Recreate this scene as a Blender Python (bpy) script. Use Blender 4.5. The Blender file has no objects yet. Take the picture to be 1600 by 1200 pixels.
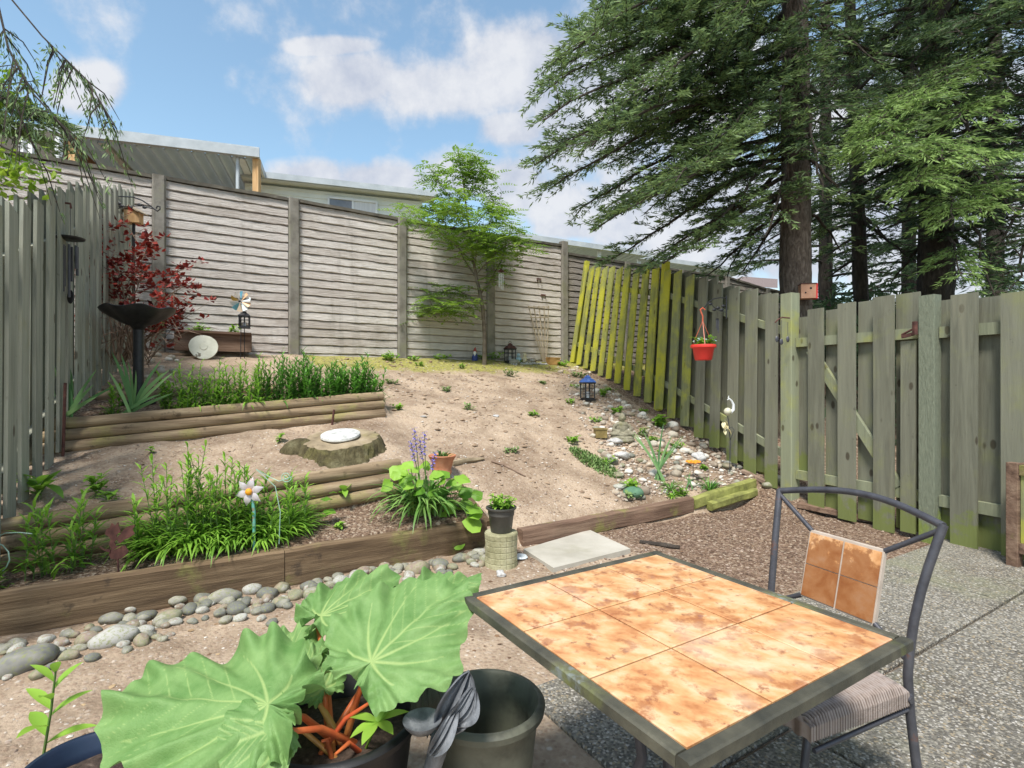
import bpy, bmesh, math, random
import numpy as np
from mathutils import Vector, Matrix
R=math.radians; PI=math.pi
rnd=random.Random(7); nr=np.random.RandomState(11)
scene=bpy.context.scene
# ---------------------------------------------------------------- camera
F=840.0; H=1.4; HY=600.0
cam=bpy.data.cameras.new('camera'); cam_o=bpy.data.objects.new('camera',cam); scene.collection.objects.link(cam_o)
cam.sensor_width=36; cam.lens=F/1600*36; cam.clip_start=.05; cam.clip_end=2000
cam_o.location=(0,0,H); cam_o.rotation_euler=(R(90),0,0); scene.camera=cam_o
# ---------------------------------------------------------------- world, sun, exposure
SUN_EL=60; SUN_AZ=200      # azimuth the light comes from, clockwise from +Y
w=bpy.data.worlds.new('World'); scene.world=w; w.use_nodes=True
nt=w.node_tree; nt.nodes.clear()
def N(nt,typ,**k):
    n=nt.nodes.new(typ)
    for a,b in k.items():
        if a=='ins':
            for i,v in b.items():
                if isinstance(v,bpy.types.NodeSocket): nt.links.new(v,n.inputs[i])
                else: n.inputs[i].default_value=v
        else: setattr(n,a,b)
    return n
def M_(nt,op,a,b=None,c=None,clamp=False):
    d={0:a}
    if b is not None: d[1]=b
    if c is not None: d[2]=c
    return N(nt,'ShaderNodeMath',operation=op,use_clamp=clamp,ins=d).outputs[0]
sky=N(nt,'ShaderNodeTexSky',sky_type='NISHITA',sun_disc=False,sun_elevation=R(SUN_EL),sun_rotation=R(SUN_AZ),air_density=1.0,dust_density=.6,ozone_density=1.6)
tc=N(nt,'ShaderNodeTexCoord'); sep=N(nt,'ShaderNodeSeparateXYZ',ins={0:tc.outputs['Generated']})
yy=M_(nt,'MAXIMUM',sep.outputs[1],.05)
uu=M_(nt,'DIVIDE',sep.outputs[0],yy); vv=M_(nt,'DIVIDE',sep.outputs[2],yy)
nz=N(nt,'ShaderNodeTexNoise',ins={'Vector':tc.outputs['Generated'],'Scale':4.5,'Detail':9.0,'Roughness':.58}).outputs[0]
nz2=N(nt,'ShaderNodeTexNoise',ins={'Vector':tc.outputs['Generated'],'Scale':9.0,'Detail':6.0,'Roughness':.6}).outputs[0]
blobs=[(140,140,85,55),(560,125,110,60),(700,140,170,75),(860,110,260,110),(1000,150,300,200),(800,200,90,40),(480,275,110,34),(600,280,150,42),(715,275,100,60),(800,290,80,60),
       (900,355,100,30),(1200,350,500,160),(1450,260,380,330),(300,-60,200,60),(520,72,90,20)]
den=None
for (bx,by,rx,ry) in blobs:
    a=M_(nt,'MULTIPLY',M_(nt,'SUBTRACT',uu,(bx-800)/F),F/rx); b=M_(nt,'MULTIPLY',M_(nt,'SUBTRACT',vv,(HY-by)/F),F/ry)
    d=M_(nt,'SUBTRACT',1.0,M_(nt,'SQRT',M_(nt,'ADD',M_(nt,'MULTIPLY',a,a),M_(nt,'MULTIPLY',b,b))))
    den=d if den is None else M_(nt,'MAXIMUM',den,d)
far=M_(nt,'MULTIPLY',M_(nt,'SUBTRACT',nz,.42),2.0)
den=M_(nt,'MAXIMUM',den,M_(nt,'MULTIPLY',far,M_(nt,'GREATER_THAN',M_(nt,'ABSOLUTE',uu),1.3)))
den=M_(nt,'MAXIMUM',den,-.6)
dn=M_(nt,'ADD',den,M_(nt,'MULTIPLY',M_(nt,'SUBTRACT',nz,.5),1.9))
dn=M_(nt,'ADD',dn,M_(nt,'MULTIPLY',M_(nt,'SUBTRACT',nz2,.5),.8))
cl=N(nt,'ShaderNodeMapRange',interpolation_type='SMOOTHSTEP',ins={0:dn,1:-.05,2:.55,3:0.,4:.96}).outputs[0]
shade=N(nt,'ShaderNodeValToRGB',ins={0:nz2}); cr=shade.color_ramp
cr.elements[0].position=.35; cr.elements[0].color=(.60,.66,.80,1); cr.elements[1].position=.62; cr.elements[1].color=(.93,.95,1.0,1)
cs=N(nt,'ShaderNodeVectorMath',operation='SCALE',ins={0:shade.outputs[0],3:6.4}).outputs[0]
tint=N(nt,'ShaderNodeMix',data_type='RGBA',blend_type='MULTIPLY',ins={0:1.0,6:sky.outputs[0],7:(1.95,2.0,1.72,1)}).outputs[2]
mx=N(nt,'ShaderNodeMix',data_type='RGBA',ins={0:cl,6:tint,7:cs}).outputs[2]
bg=N(nt,'ShaderNodeBackground',ins={0:mx,1:.11}); wo=N(nt,'ShaderNodeOutputWorld',ins={0:bg.outputs[0]})
sl=bpy.data.lights.new('sun','SUN'); sl.energy=4.3; sl.angle=R(13); sl.color=(1,.96,.89)
so=bpy.data.objects.new('sun',sl); scene.collection.objects.link(so)
sd=Vector((math.sin(R(SUN_AZ))*math.cos(R(SUN_EL)),math.cos(R(SUN_AZ))*math.cos(R(SUN_EL)),math.sin(R(SUN_EL))))
so.rotation_euler=sd.to_track_quat('Z','Y').to_euler(); so.location=(0,-6,12)
scene.view_settings.view_transform='Standard'; scene.view_settings.look='None'; scene.view_settings.exposure=.34; scene.view_settings.gamma=1
scene.render.engine='CYCLES'; scene.render.resolution_x=1024; scene.render.resolution_y=768
scene.cycles.max_bounces=6; scene.cycles.transparent_max_bounces=6
# ---------------------------------------------------------------- coordinates
DX,DY=.8499,.5270            # direction along the retaining logs and the rear wall
def st(s,t): return (t*DX-s*DY, t*DY+s*DX)
def to_st(x,y): return (-x*DY+y*DX, x*DX+y*DY)
def pix(px,py,Y): return Vector(((px-800)/F*Y, Y, H-(py-HY)/F*Y))
def lin(x,xs,ys): return np.interp(x,xs,ys)
def sstep(a,b,x):
    k=np.clip((x-a)/(b-a),0,1); return k*k*(3-2*k)
def gz(x,y):
    x=np.asarray(x,float); y=np.asarray(y,float)
    s=-x*DY+y*DX; t=x*DX+y*DY
    k=np.clip((t+1)/2.7,0,1.1)
    fr=.17+.10*k; bk=.20+.18*k
    left=np.where(s<4.06,0,0)
    zl=np.interp(s,[3.98,4.06],[0,1])*fr
    zl=zl+(bk-fr)*np.clip((s-4.06)/.52,0,1)
    m0=.46+.22*k; u0=.80+.21*k
    zm=m0+(u0-m0)*np.clip((s-4.72)/1.15,0,1)
    zl=zl+(zm-bk)*np.clip((s-4.60)/.10,0,1)
    a=1.03+.19*k; b=1.24+.07*k
    zu=a+(b-a)*np.clip((s-6.05)/.9,0,1)+np.where(s>6.95,(1.88-b)*np.clip((s-6.95)/2.55,0,1),0)
    zl=zl+(zu-u0)*np.clip((s-5.90)/.12,0,1)
    q=np.clip((t-2.3)/4.7,0,1)
    zr=np.interp(s,[3.93,3.99,4.64,5.85,6.9,7.5,9.5],[0,.13,.42,.98,1.24,1.42,1.88])-q*np.interp(s,[3.99,4.6,5.85,6.6,8.5],[.04,0,.12,.05,0])
    blend=np.where(s<4.62,sstep(2.17,2.25,t),np.where(s<5.9,sstep(1.66,2.3,t),sstep(1.93,2.12,t)))
    z=zl*(1-blend)+zr*blend
    z=z+.20*sstep(5.4,6.1,t)*sstep(2.9,3.9,s)*(1-sstep(3.9,4.4,s))
    z=z+sstep(9.7,11,s)*.3
    z=z*(1-sstep(11,20,t))+.20*np.clip(t-6.6,0,9)*(1-sstep(6,8,s))
    return z
def gzn(x,y):
    n=.012*np.sin(x*5.1+y*3.3)*np.sin(y*4.7-x*2.1)+.008*np.sin(x*13.+1.3*y)*np.sin(y*11.-x*3)+.004*np.sin(x*31+y*9)*np.sin(y*27-x*14)
    s=-np.asarray(x)*DY+np.asarray(y)*DX
    return gz(x,y)+n*sstep(2.1,2.8,s)
def g(x,y): return float(gzn(x,y))
_Y=np.arange(1.0,16,.01)
def ground(px,py):
    X=(px-800)/F*_Y; zr=H-(py-HY)/F*_Y
    d=zr-gzn(X,_Y); i=np.argmax(d<=0)
    if d[i]>0: i=len(_Y)-1
    return Vector((X[i],_Y[i],float(gzn(X[i],_Y[i]))))
def on_s(px,s,z=None):
    u=(px-800)/F; Y=s/(DX-DY*u); X=u*Y
    return Vector((X,Y,g(X,Y) if z is None else z))
# ---------------------------------------------------------------- mesh helpers
class MB:
    def __init__(s): s.v=[]; s.f=[]; s.a=[]; s.m=[]; s.cv=.5; s.cm=0
    def add(s,vs,fs):
        o=len(s.v); s.v+= [tuple(v) for v in vs]; s.a+=[s.cv]*len(vs)
        for f in fs: s.f.append(tuple(i+o for i in f)); s.m.append(s.cm)
        return s
    def box(s,c,size,rz=0,M=None,j=0):
        vs=[]
        for dz in (-.5,.5):
            for dx,dy in ((-.5,-.5),(.5,-.5),(.5,.5),(-.5,.5)):
                p=Vector((dx*size[0],dy*size[1],dz*size[2]))
                if j: p+=Vector([rnd.uniform(-j,j) for _ in range(3)])
                p=(M@p) if M is not None else Matrix.Rotation(rz,3,'Z')@p
                vs.append(Vector(c)+p)
        return s.add(vs,[(3,2,1,0),(4,5,6,7),(0,1,5,4),(1,2,6,5),(2,3,7,6),(3,0,4,7)])
    def beam(s,a,b,wd,ht,up=(0,0,1),seg=1,j=0,ch=0):
        a=Vector(a); b=Vector(b); d=(b-a).normalized(); up=Vector(up)
        if abs(d.dot(up.normalized()))>.999: up=Vector((0,1,0)) if abs(d.z)>.9 else Vector((0,0,1))
        sd=d.cross(up).normalized(); u=sd.cross(d)
        if ch: pr=[(-wd/2+ch,-ht/2),(wd/2-ch,-ht/2),(wd/2,-ht/2+ch),(wd/2,ht/2-ch),(wd/2-ch,ht/2),(-wd/2+ch,ht/2),(-wd/2,ht/2-ch),(-wd/2,-ht/2+ch)]
        else: pr=[(-wd/2,-ht/2),(wd/2,-ht/2),(wd/2,ht/2),(-wd/2,ht/2)]
        n=len(pr); vs=[]
        for i in range(seg+1):
            p=a.lerp(b,i/seg); jx=rnd.uniform(-j,j); jz=rnd.uniform(-j,j)
            for (x,y) in pr: vs.append(p+sd*(x+jx+rnd.uniform(-j,j)*.5)+u*(y+jz+rnd.uniform(-j,j)*.5))
        fs=[tuple(range(n))[::1],tuple(seg*n+k for k in reversed(range(n)))]
        for i in range(seg):
            for k in range(n): fs.append((i*n+k,(i+1)*n+k,(i+1)*n+(k+1)%n,i*n+(k+1)%n))
        return s.add(vs,fs)
    def tube(s,pts,r,n=8,caps=True,j=0):
        pts=[Vector(p) for p in pts]; m=len(pts)
        if not hasattr(r,'__len__'): r=[r]*m
        vs=[]; ref=None
        for i,p in enumerate(pts):
            d=(pts[min(i+1,m-1)]-pts[max(i-1,0)]); d=d.normalized() if d.length>1e-9 else Vector((0,0,1))
            if ref is None: ref=Vector((0,0,1)) if abs(d.z)<.9 else Vector((1,0,0))
            x=(ref-d*ref.dot(d)); x=x.normalized() if x.length>1e-6 else d.orthogonal().normalized(); ref=x; y=d.cross(x)
            for k in range(n):
                a=2*PI*k/n; rr=r[i]*(1+ (rnd.uniform(-j,j) if j else 0)); vs.append(p+x*math.cos(a)*rr+y*math.sin(a)*rr)
        fs=[]
        for i in range(m-1):
            for k in range(n): fs.append((i*n+k,i*n+(k+1)%n,(i+1)*n+(k+1)%n,(i+1)*n+k))
        if caps: fs+=[tuple(reversed(range(n))),tuple((m-1)*n+k for k in range(n))]
        return s.add(vs,fs)
    def lathe(s,c,prof,n=32,wob=None,sx=1,sy=1,closed=False):
        c=Vector(c); vs=[]; m=len(prof)
        for (r,z) in prof:
            for k in range(n):
                a=2*PI*k/n; rr=r*(wob(a,r,z)[0] if wob else 1); zz=z+(wob(a,r,z)[1] if wob else 0)
                vs.append(c+Vector((math.cos(a)*rr*sx,math.sin(a)*rr*sy,zz)))
        fs=[]
        for i in range(m-1):
            for k in range(n): fs.append((i*n+k,i*n+(k+1)%n,(i+1)*n+(k+1)%n,(i+1)*n+k))
        if prof[0][0]>1e-4: fs.append(tuple(reversed(range(n))))
        if prof[-1][0]>1e-4 and not closed: fs.append(tuple((m-1)*n+k for k in range(n)))
        return s.add(vs,fs)
    def ball(s,c,r,n=12,m=8,nz=0,seed=0):
        if not hasattr(r,'__len__'): r=(r,r,r)
        q=random.Random(seed); ph=[q.uniform(0,6) for _ in range(6)]
        vs=[];fs=[]
        for i in range(m+1):
            th=PI*i/m
            for k in range(n):
                a=2*PI*k/n; x,y,z=math.sin(th)*math.cos(a),math.sin(th)*math.sin(a),math.cos(th)
                f=1+nz*(math.sin(2.3*x+ph[0])*math.sin(2.1*y+ph[1])+.6*math.sin(3.7*z+ph[2])*math.sin(4.1*x+ph[3])+.3*math.sin(7*y+ph[4]))
                vs.append(Vector(c)+Vector((x*r[0]*f,y*r[1]*f,z*r[2]*f)))
        for i in range(m):
            for k in range(n): fs.append((i*n+k,(i+1)*n+k,(i+1)*n+(k+1)%n,i*n+(k+1)%n))
        return s.add(vs,fs)
    def blade(s,p,az,el,L,wd,droop=.6,seg=4,fold=0,shape=1,v=None,roll=0):
        # leaf strip: starts at p, azimuth az, elevation el, bends down by droop radians over its length
        s.cv=rnd.random() if v is None else v
        p=Vector(p); vs=[]; e=el; st_=L/seg
        sdv=Vector((-math.sin(az),math.cos(az),0))
        for i in range(seg+1):
            q=i/seg
            if shape==1: ww=wd*(math.sin(PI*min(1,.12+q*.88))**.7 if q<1 else 0)
            elif shape==2: ww=wd*(1-q)**.5 if q>.55 else wd*(.72+.28*q/.55)*(1-.45)**.5
            else: ww=wd*math.sin(PI*min(1,.05+q*.95))
            d=Vector((math.cos(az)*math.cos(e),math.sin(az)*math.cos(e),math.sin(e)))
            nn=sdv.cross(d); sv=(sdv*math.cos(roll)+nn*math.sin(roll))
            if i==seg: vs.append(p.copy())
            elif fold: vs+=[p-sv*ww/2+nn*fold*ww*-1,p.copy(),p+sv*ww/2+nn*fold*ww*-1]
            else: vs+=[p-sv*ww/2,p+sv*ww/2]
            p=p+d*st_; e-=droop/seg
        k=3 if fold else 2; fs=[]
        for i in range(seg-1):
            for c in range(k-1): fs.append((i*k+c,i*k+c+1,(i+1)*k+c+1,(i+1)*k+c))
        b=(seg-1)*k
        for c in range(k-1): fs.append((b+c,b+c+1,seg*k))
        r=s.add(vs,fs); s.cv=.5; return r
    def join(s,o,M=None):
        k=len(s.v)
        s.v+=[tuple(M@Vector(v)) if M is not None else v for v in o.v]; s.a+=o.a; s.m+=o.m
        s.f+=[tuple(i+k for i in f) for f in o.f]
def wloc(o):
    v=Vector((0,0,0))
    while o is not None: v+=Vector(o.location); o=o.parent
    return v
def build(name,mb,mats,parent=None,origin=None,smooth=35,keep=False):
    me=bpy.data.meshes.new(name); par=wloc(parent) if parent else Vector((0,0,0))
    if keep: org=Vector((0,0,0)); loc=Vector((0,0,0))
    else:
        if origin is None:
            a=np.array(mb.v); org=Vector(((a[:,0].min()+a[:,0].max())/2,(a[:,1].min()+a[:,1].max())/2,a[:,2].min()))
        else: org=Vector(origin)
        loc=org-par
    me.from_pydata([(v[0]-org[0],v[1]-org[1],v[2]-org[2]) for v in mb.v],[],mb.f)
    if not isinstance(mats,(list,tuple)): mats=[mats]
    for m in mats: me.materials.append(m)
    if len(mats)>1: me.polygons.foreach_set('material_index',mb.m)
    at=me.attributes.new('v','FLOAT','POINT'); at.data.foreach_set('value',mb.a)
    me.validate(); me.update()
    if smooth:
        me.polygons.foreach_set('use_smooth',[True]*len(me.polygons)); me.set_sharp_from_angle(angle=R(smooth))
    o=bpy.data.objects.new(name,me); scene.collection.objects.link(o); o.location=loc
    if parent: o.parent=parent
    return o
def thing(name,label,cat,loc=(0,0,0),group=None,rz=0):
    o=bpy.data.objects.new(name,None); scene.collection.objects.link(o); o.empty_display_size=.1
    o.location=loc; o.rotation_euler=(0,0,rz); o['label']=label; o['category']=cat
    if group: o['group']=group
    return o
def tag(o,label,cat,group=None,kind=None):
    o['label']=label; o['category']=cat
    if group: o['group']=group
    if kind: o['kind']=kind
    return o
def struct(name,mb,m,**k):
    o=build(name,mb,m,**k); o['kind']='structure'; return o
def dup(root,loc,rz=0,sc=1,label=None):
    def cp(o,p):
        c=o.copy(); scene.collection.objects.link(c)
        if p: c.parent=p
        for ch in o.children: cp(ch,c)
        return c
    r=cp(root,None); r.location=loc; r.rotation_euler=(0,0,rz); r.scale=(sc,sc,sc)
    if label: r['label']=label
    return r
# ---------------------------------------------------------------- materials
def mat(name,cols,scale=8,detail=6,rough=.8,bump=.3,bscale=None,bdist=.01,sc=(1,1,1),rot=0,use='noise',stains=None,metal=0,rough2=None,spec=.4,distort=0,attr=None,rand=1,hue=0):
    """cols: list of (pos,(r,g,b)); stains: list of (colour, scale, lo, hi, amount[, zgrad])"""
    m=bpy.data.materials.new(name); m.use_nodes=True; t=m.node_tree; b=t.nodes['Principled BSDF']
    tc=N(t,'ShaderNodeTexCoord'); oi=N(t,'ShaderNodeObjectInfo')
    v=tc.outputs['Object']
    if rand:
        off=N(t,'ShaderNodeVectorMath',operation='SCALE',ins={0:(7.3,3.1,5.7),3:oi.outputs['Random']}).outputs[0]
        v=N(t,'ShaderNodeVectorMath',operation='ADD',ins={0:v,1:off}).outputs[0]
    mp=N(t,'ShaderNodeMapping',ins={0:v,2:(0,0,rot),3:sc}).outputs[0]
    if rot:
        mp0=N(t,'ShaderNodeMapping',ins={0:v,2:(0,0,rot)}).outputs[0]; mp=N(t,'ShaderNodeMapping',ins={0:mp0,3:sc}).outputs[0]
    nz=N(t,'ShaderNodeTexNoise',ins={'Vector':mp,'Scale':scale,'Detail':detail,'Roughness':.6,'Distortion':distort})
    fac=nz.outputs[0]
    if attr: 
        at=N(t,'ShaderNodeAttribute',attribute_name='v'); fac=M_(t,'ADD',M_(t,'MULTIPLY',fac,1-attr),M_(t,'MULTIPLY',at.outputs['Fac'],attr))
    if hue: fac=M_(t,'ADD',fac,M_(t,'MULTIPLY',M_(t,'SUBTRACT',oi.outputs['Random'],.5),hue))
    cr=N(t,'ShaderNodeValToRGB',ins={0:fac}); e=cr.color_ramp.elements
    while len(e)<len(cols): e.new(.5)
    for i,(p,c) in enumerate(cols): e[i].position=p; e[i].color=(*c,1)
    col=cr.outputs[0]
    for k in (stains or []):
        c,ss,lo,hi,am=k[:5]
        sn=N(t,'ShaderNodeTexNoise',ins={'Vector':v,'Scale':ss,'Detail':5.0,'Roughness':.65}).outputs[0]
        if len(k)>5 and k[5]=='v':   # drips: noise drawn out downwards
            v9=N(t,'ShaderNodeMapping',ins={0:v,3:(1,1,.10)}).outputs[0]; sn=N(t,'ShaderNodeTexNoise',ins={'Vector':v9,'Scale':ss,'Detail':5.0,'Roughness':.6}).outputs[0]
        elif len(k)>5 and k[5]=='k':   # knots in a board
            v9=N(t,'ShaderNodeMapping',ins={0:v,3:(1,1,.5)}).outputs[0]; v8=N(t,'ShaderNodeTexVoronoi',feature='F1',ins={'Vector':v9,'Scale':ss}).outputs['Distance']; sn=M_(t,'SUBTRACT',1.0,M_(t,'ADD',v8,M_(t,'MULTIPLY',sn,.12)))
        elif len(k)>5:      # (z0,z1): more stain towards z0, in object height
            sz=N(t,'ShaderNodeSeparateXYZ',ins={0:tc.outputs['Object']}).outputs[2]
            gr=N(t,'ShaderNodeMapRange',ins={0:sz,1:k[5][0],2:k[5][1],3:.35,4:-.25}).outputs[0]; sn=M_(t,'ADD',sn,gr)
        f=N(t,'ShaderNodeMapRange',interpolation_type='SMOOTHSTEP',ins={0:sn,1:lo,2:hi,3:0.,4:am}).outputs[0]
        col=N(t,'ShaderNodeMix',data_type='RGBA',ins={0:f,6:col,7:(*c,1)}).outputs[2]
    t.links.new(col,b.inputs['Base Color'])
    b.inputs['Roughness'].default_value=rough; b.inputs['Metallic'].default_value=metal; b.inputs['Specular IOR Level'].default_value=spec
    if bump:
        bn=N(t,'ShaderNodeTexNoise',ins={'Vector':mp,'Scale':bscale or scale*3,'Detail':8.0,'Roughness':.7}).outputs[0]
        bp=N(t,'ShaderNodeBump',ins={0:bump,1:bdist,'Height':bn}); t.links.new(bp.outputs[0],b.inputs['Normal'])
    return m
def leafmat(name,dark,light,trans=.35,rough=.5,extra=None):
    m=bpy.data.materials.new(name); m.use_nodes=True; t=m.node_tree; b=t.nodes['Principled BSDF']
    at=N(t,'ShaderNodeAttribute',attribute_name='v'); tc=N(t,'ShaderNodeTexCoord')
    nz=N(t,'ShaderNodeTexNoise',ins={'Vector':tc.outputs['Object'],'Scale':3.0,'Detail':3.0}).outputs[0]
    f=M_(t,'ADD',M_(t,'MULTIPLY',at.outputs['Fac'],.65),M_(t,'MULTIPLY',nz,.35))
    cr=N(t,'ShaderNodeValToRGB',ins={0:f}); e=cr.color_ramp.elements
    e[0].position=.15; e[0].color=(*dark,1); e[1].position=.85; e[1].color=(*light,1)
    if extra: q=e.new(extra[0]); q.color=(*extra[1],1)
    t.links.new(cr.outputs[0],b.inputs['Base Color']); b.inputs['Roughness'].default_value=rough; b.inputs['Specular IOR Level'].default_value=.35
    tr=N(t,'ShaderNodeBsdfTranslucent',ins={0:cr.outputs[0]}); ms=N(t,'ShaderNodeMixShader',ins={0:trans,1:b.outputs[0],2:tr.outputs[0]})
    t.links.new(ms.outputs[0],t.nodes['Material Output'].inputs[0]); return m
TR=-math.atan2(DY,DX)
def chips(name,base,pal,scale,amt=.9,dirt=None,bump=.8,dist=.012,lo=.25,hi=.6):
    """ground cover of small chips or pebbles: voronoi cells with colours of their own"""
    m=bpy.data.materials.new(name); m.use_nodes=True; t=m.node_tree; b=t.nodes['Principled BSDF']; tc=N(t,'ShaderNodeTexCoord'); v=tc.outputs['Object']
    wv=N(t,'ShaderNodeTexNoise',ins={'Vector':v,'Scale':scale*.6,'Detail':2.0}).outputs[1]
    v2=N(t,'ShaderNodeVectorMath',operation='MULTIPLY_ADD',ins={0:wv,1:(.6/scale,)*3,2:v}).outputs[0]
    vo=N(t,'ShaderNodeTexVoronoi',feature='F1',ins={'Vector':v2,'Scale':scale}); 
    wn=N(t,'ShaderNodeTexWhiteNoise',ins={0:vo.outputs['Position']}).outputs[0]
    cr=N(t,'ShaderNodeValToRGB',ins={0:wn}); cr.color_ramp.interpolation='CONSTANT'; e=cr.color_ramp.elements
    while len(e)<len(pal): e.new(.5)
    for i,(p,c) in enumerate(pal): e[i].position=p; e[i].color=(*c,1)
    ed=N(t,'ShaderNodeMapRange',ins={0:vo.outputs['Distance'],1:lo,2:hi,3:amt,4:0.0}).outputs[0]
    bn=N(t,'ShaderNodeTexNoise',ins={'Vector':v,'Scale':1.3,'Detail':8.0,'Roughness':.7}).outputs[0]
    bc=N(t,'ShaderNodeValToRGB',ins={0:bn}); e=bc.color_ramp.elements
    e[0].position=.36; e[0].color=(base[0]*.52,base[1]*.48,base[2]*.44,1); e[1].position=.58; e[1].color=(base[0]*1.18,base[1]*1.2,base[2]*1.2,1)
    col=N(t,'ShaderNodeMix',data_type='RGBA',ins={0:ed,6:bc.outputs[0],7:cr.outputs[0]}).outputs[2]
    t.links.new(col,b.inputs['Base Color']); b.inputs['Roughness'].default_value=.9; b.inputs['Specular IOR Level'].default_value=.2
    hn=N(t,'ShaderNodeTexNoise',ins={'Vector':v,'Scale':scale*1.5,'Detail':6.0,'Roughness':.7}).outputs[0]
    hh=M_(t,'ADD',M_(t,'MULTIPLY',ed,.7),hn); bp=N(t,'ShaderNodeBump',ins={0:bump,1:dist,'Height':hh}); t.links.new(bp.outputs[0],b.inputs['Normal'])
    return m,t,b,col
# terrain: bare dirt, with mulch and moss where the 'mulch' and 'moss' attributes say so
def ground_mat():
    m,t,b,c1=chips('dirt_ground',(.385,.292,.212),[(0,(.27,.18,.13)),(.25,(.33,.23,.17)),(.5,(.45,.35,.28)),(.72,(.21,.13,.09)),(.90,(.50,.42,.35)),(.97,(.66,.61,.55))],45,.5)
    tc=N(t,'ShaderNodeTexCoord'); v=tc.outputs['Object']
    # mulch chips
    wv=N(t,'ShaderNodeTexNoise',ins={'Vector':v,'Scale':26.0,'Detail':3.0}).outputs[1]
    vm=N(t,'ShaderNodeVectorMath',operation='MULTIPLY_ADD',ins={0:wv,1:(.05,.05,.05),2:v}).outputs[0]
    vo=N(t,'ShaderNodeTexVoronoi',feature='F1',ins={'Vector':vm,'Scale':62.0}); wn=N(t,'ShaderNodeTexWhiteNoise',ins={0:vo.outputs['Position']}).outputs[0]
    cr=N(t,'ShaderNodeValToRGB',ins={0:wn}); e=cr.color_ramp.elements
    pal=[(0,(.085,.052,.035)),(.3,(.145,.092,.062)),(.55,(.21,.14,.095)),(.85,(.28,.20,.14)),(.97,(.42,.34,.26))]
    while len(e)<5: e.new(.5)
    for i,(p,c) in enumerate(pal): e[i].position=p; e[i].color=(*c,1)
    nn=N(t,'ShaderNodeTexNoise',ins={'Vector':v,'Scale':2.2,'Detail':7.0,'Roughness':.7}).outputs[0]
    am=N(t,'ShaderNodeAttribute',attribute_name='mulch').outputs['Fac']; ao=N(t,'ShaderNodeAttribute',attribute_name='moss').outputs['Fac']
    fm=N(t,'ShaderNodeMapRange',interpolation_type='SMOOTHSTEP',ins={0:M_(t,'ADD',am,M_(t,'MULTIPLY',M_(t,'SUBTRACT',nn,.5),.9)),1:.35,2:.65}).outputs[0]
    c2=N(t,'ShaderNodeMix',data_type='RGBA',ins={0:fm,6:c1,7:cr.outputs[0]}).outputs[2]
    n3=N(t,'ShaderNodeTexNoise',ins={'Vector':v,'Scale':3.5,'Detail':8.0,'Roughness':.75}).outputs[0]
    fo=N(t,'ShaderNodeMapRange',interpolation_type='SMOOTHSTEP',ins={0:M_(t,'ADD',ao,M_(t,'MULTIPLY',M_(t,'SUBTRACT',n3,.5),1.6)),1:.45,2:.8,4:.8}).outputs[0]
    n4=N(t,'ShaderNodeTexNoise',ins={'Vector':v,'Scale':30.0,'Detail':4.0}).outputs[0]
    mc=N(t,'ShaderNodeValToRGB',ins={0:n4}); e=mc.color_ramp.elements; e[0].position=.35; e[0].color=(.13,.14,.025,1); e[1].position=.65; e[1].color=(.42,.40,.08,1)
    c3=N(t,'ShaderNodeMix',data_type='RGBA',ins={0:fo,6:c2,7:mc.outputs[0]}).outputs[2]
    t.links.new(c3,b.inputs['Base Color']); return m
M={}
M['ground']=ground_mat()
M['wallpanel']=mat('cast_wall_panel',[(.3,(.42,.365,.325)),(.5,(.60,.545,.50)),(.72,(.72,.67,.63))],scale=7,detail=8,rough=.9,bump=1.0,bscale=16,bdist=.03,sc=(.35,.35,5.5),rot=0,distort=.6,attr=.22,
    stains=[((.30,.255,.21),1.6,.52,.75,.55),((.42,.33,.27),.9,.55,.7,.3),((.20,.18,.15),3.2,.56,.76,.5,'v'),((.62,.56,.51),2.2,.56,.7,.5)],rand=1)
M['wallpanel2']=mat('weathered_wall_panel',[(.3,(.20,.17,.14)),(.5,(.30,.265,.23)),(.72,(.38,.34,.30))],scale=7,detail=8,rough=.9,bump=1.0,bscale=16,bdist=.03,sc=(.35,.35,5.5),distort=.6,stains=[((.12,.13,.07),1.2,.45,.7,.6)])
M['wallpost']=mat('mossy_concrete_post',[(.3,(.15,.135,.11)),(.55,(.25,.23,.20)),(.8,(.34,.32,.28))],scale=6,rough=.95,bump=.7,bscale=40,stains=[((.16,.16,.08),3,.48,.65,.5)])
M['cap']=mat('dark_wall_cap',[(.3,(.06,.055,.045)),(.6,(.14,.125,.10)),(.8,(.24,.22,.19))],scale=5,rough=.95,bump=.6)
def fencemat(name,c,moss,mossamt,lo=.5,hi=.68,ex=None):
    return mat(name,[(.25,tuple(x*.72 for x in c)),(.5,c),(.8,tuple(min(1,x*1.22) for x in c))],scale=9,detail=8,rough=.85,bump=.55,bscale=30,bdist=.006,sc=(2.2,2.2,.16),distort=.8,
        stains=[((c[0]*.42,c[1]*.4,c[2]*.36),11,.66,.74,.7),((c[0]*.5,c[1]*.45,c[2]*.42),6,.55,.75,.55,'v'),((c[0]*.3,c[1]*.24,c[2]*.2),5.5,.80,.86,.85,'k'),((c[0]*1.25,c[1]*1.2,c[2]*1.15),9,.58,.72,.5,'v'),(moss,2.3,lo,hi,mossamt)]+(ex or []),hue=.25)
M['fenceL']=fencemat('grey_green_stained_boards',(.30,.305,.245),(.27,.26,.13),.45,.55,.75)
M['fenceLb']=fencemat('boards_with_painted_shade',(.21,.225,.185),(.22,.2,.12),.35,.5,.7)  # back boards: darker copy of the left fence boards, shade put into the colour
M['fenceR']=fencemat('olive_stained_boards',(.185,.185,.137),(.25,.265,.09),.45,.50,.74,ex=[((.165,.20,.045),5,.52,.68,.8,(-.05,.6))])
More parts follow.
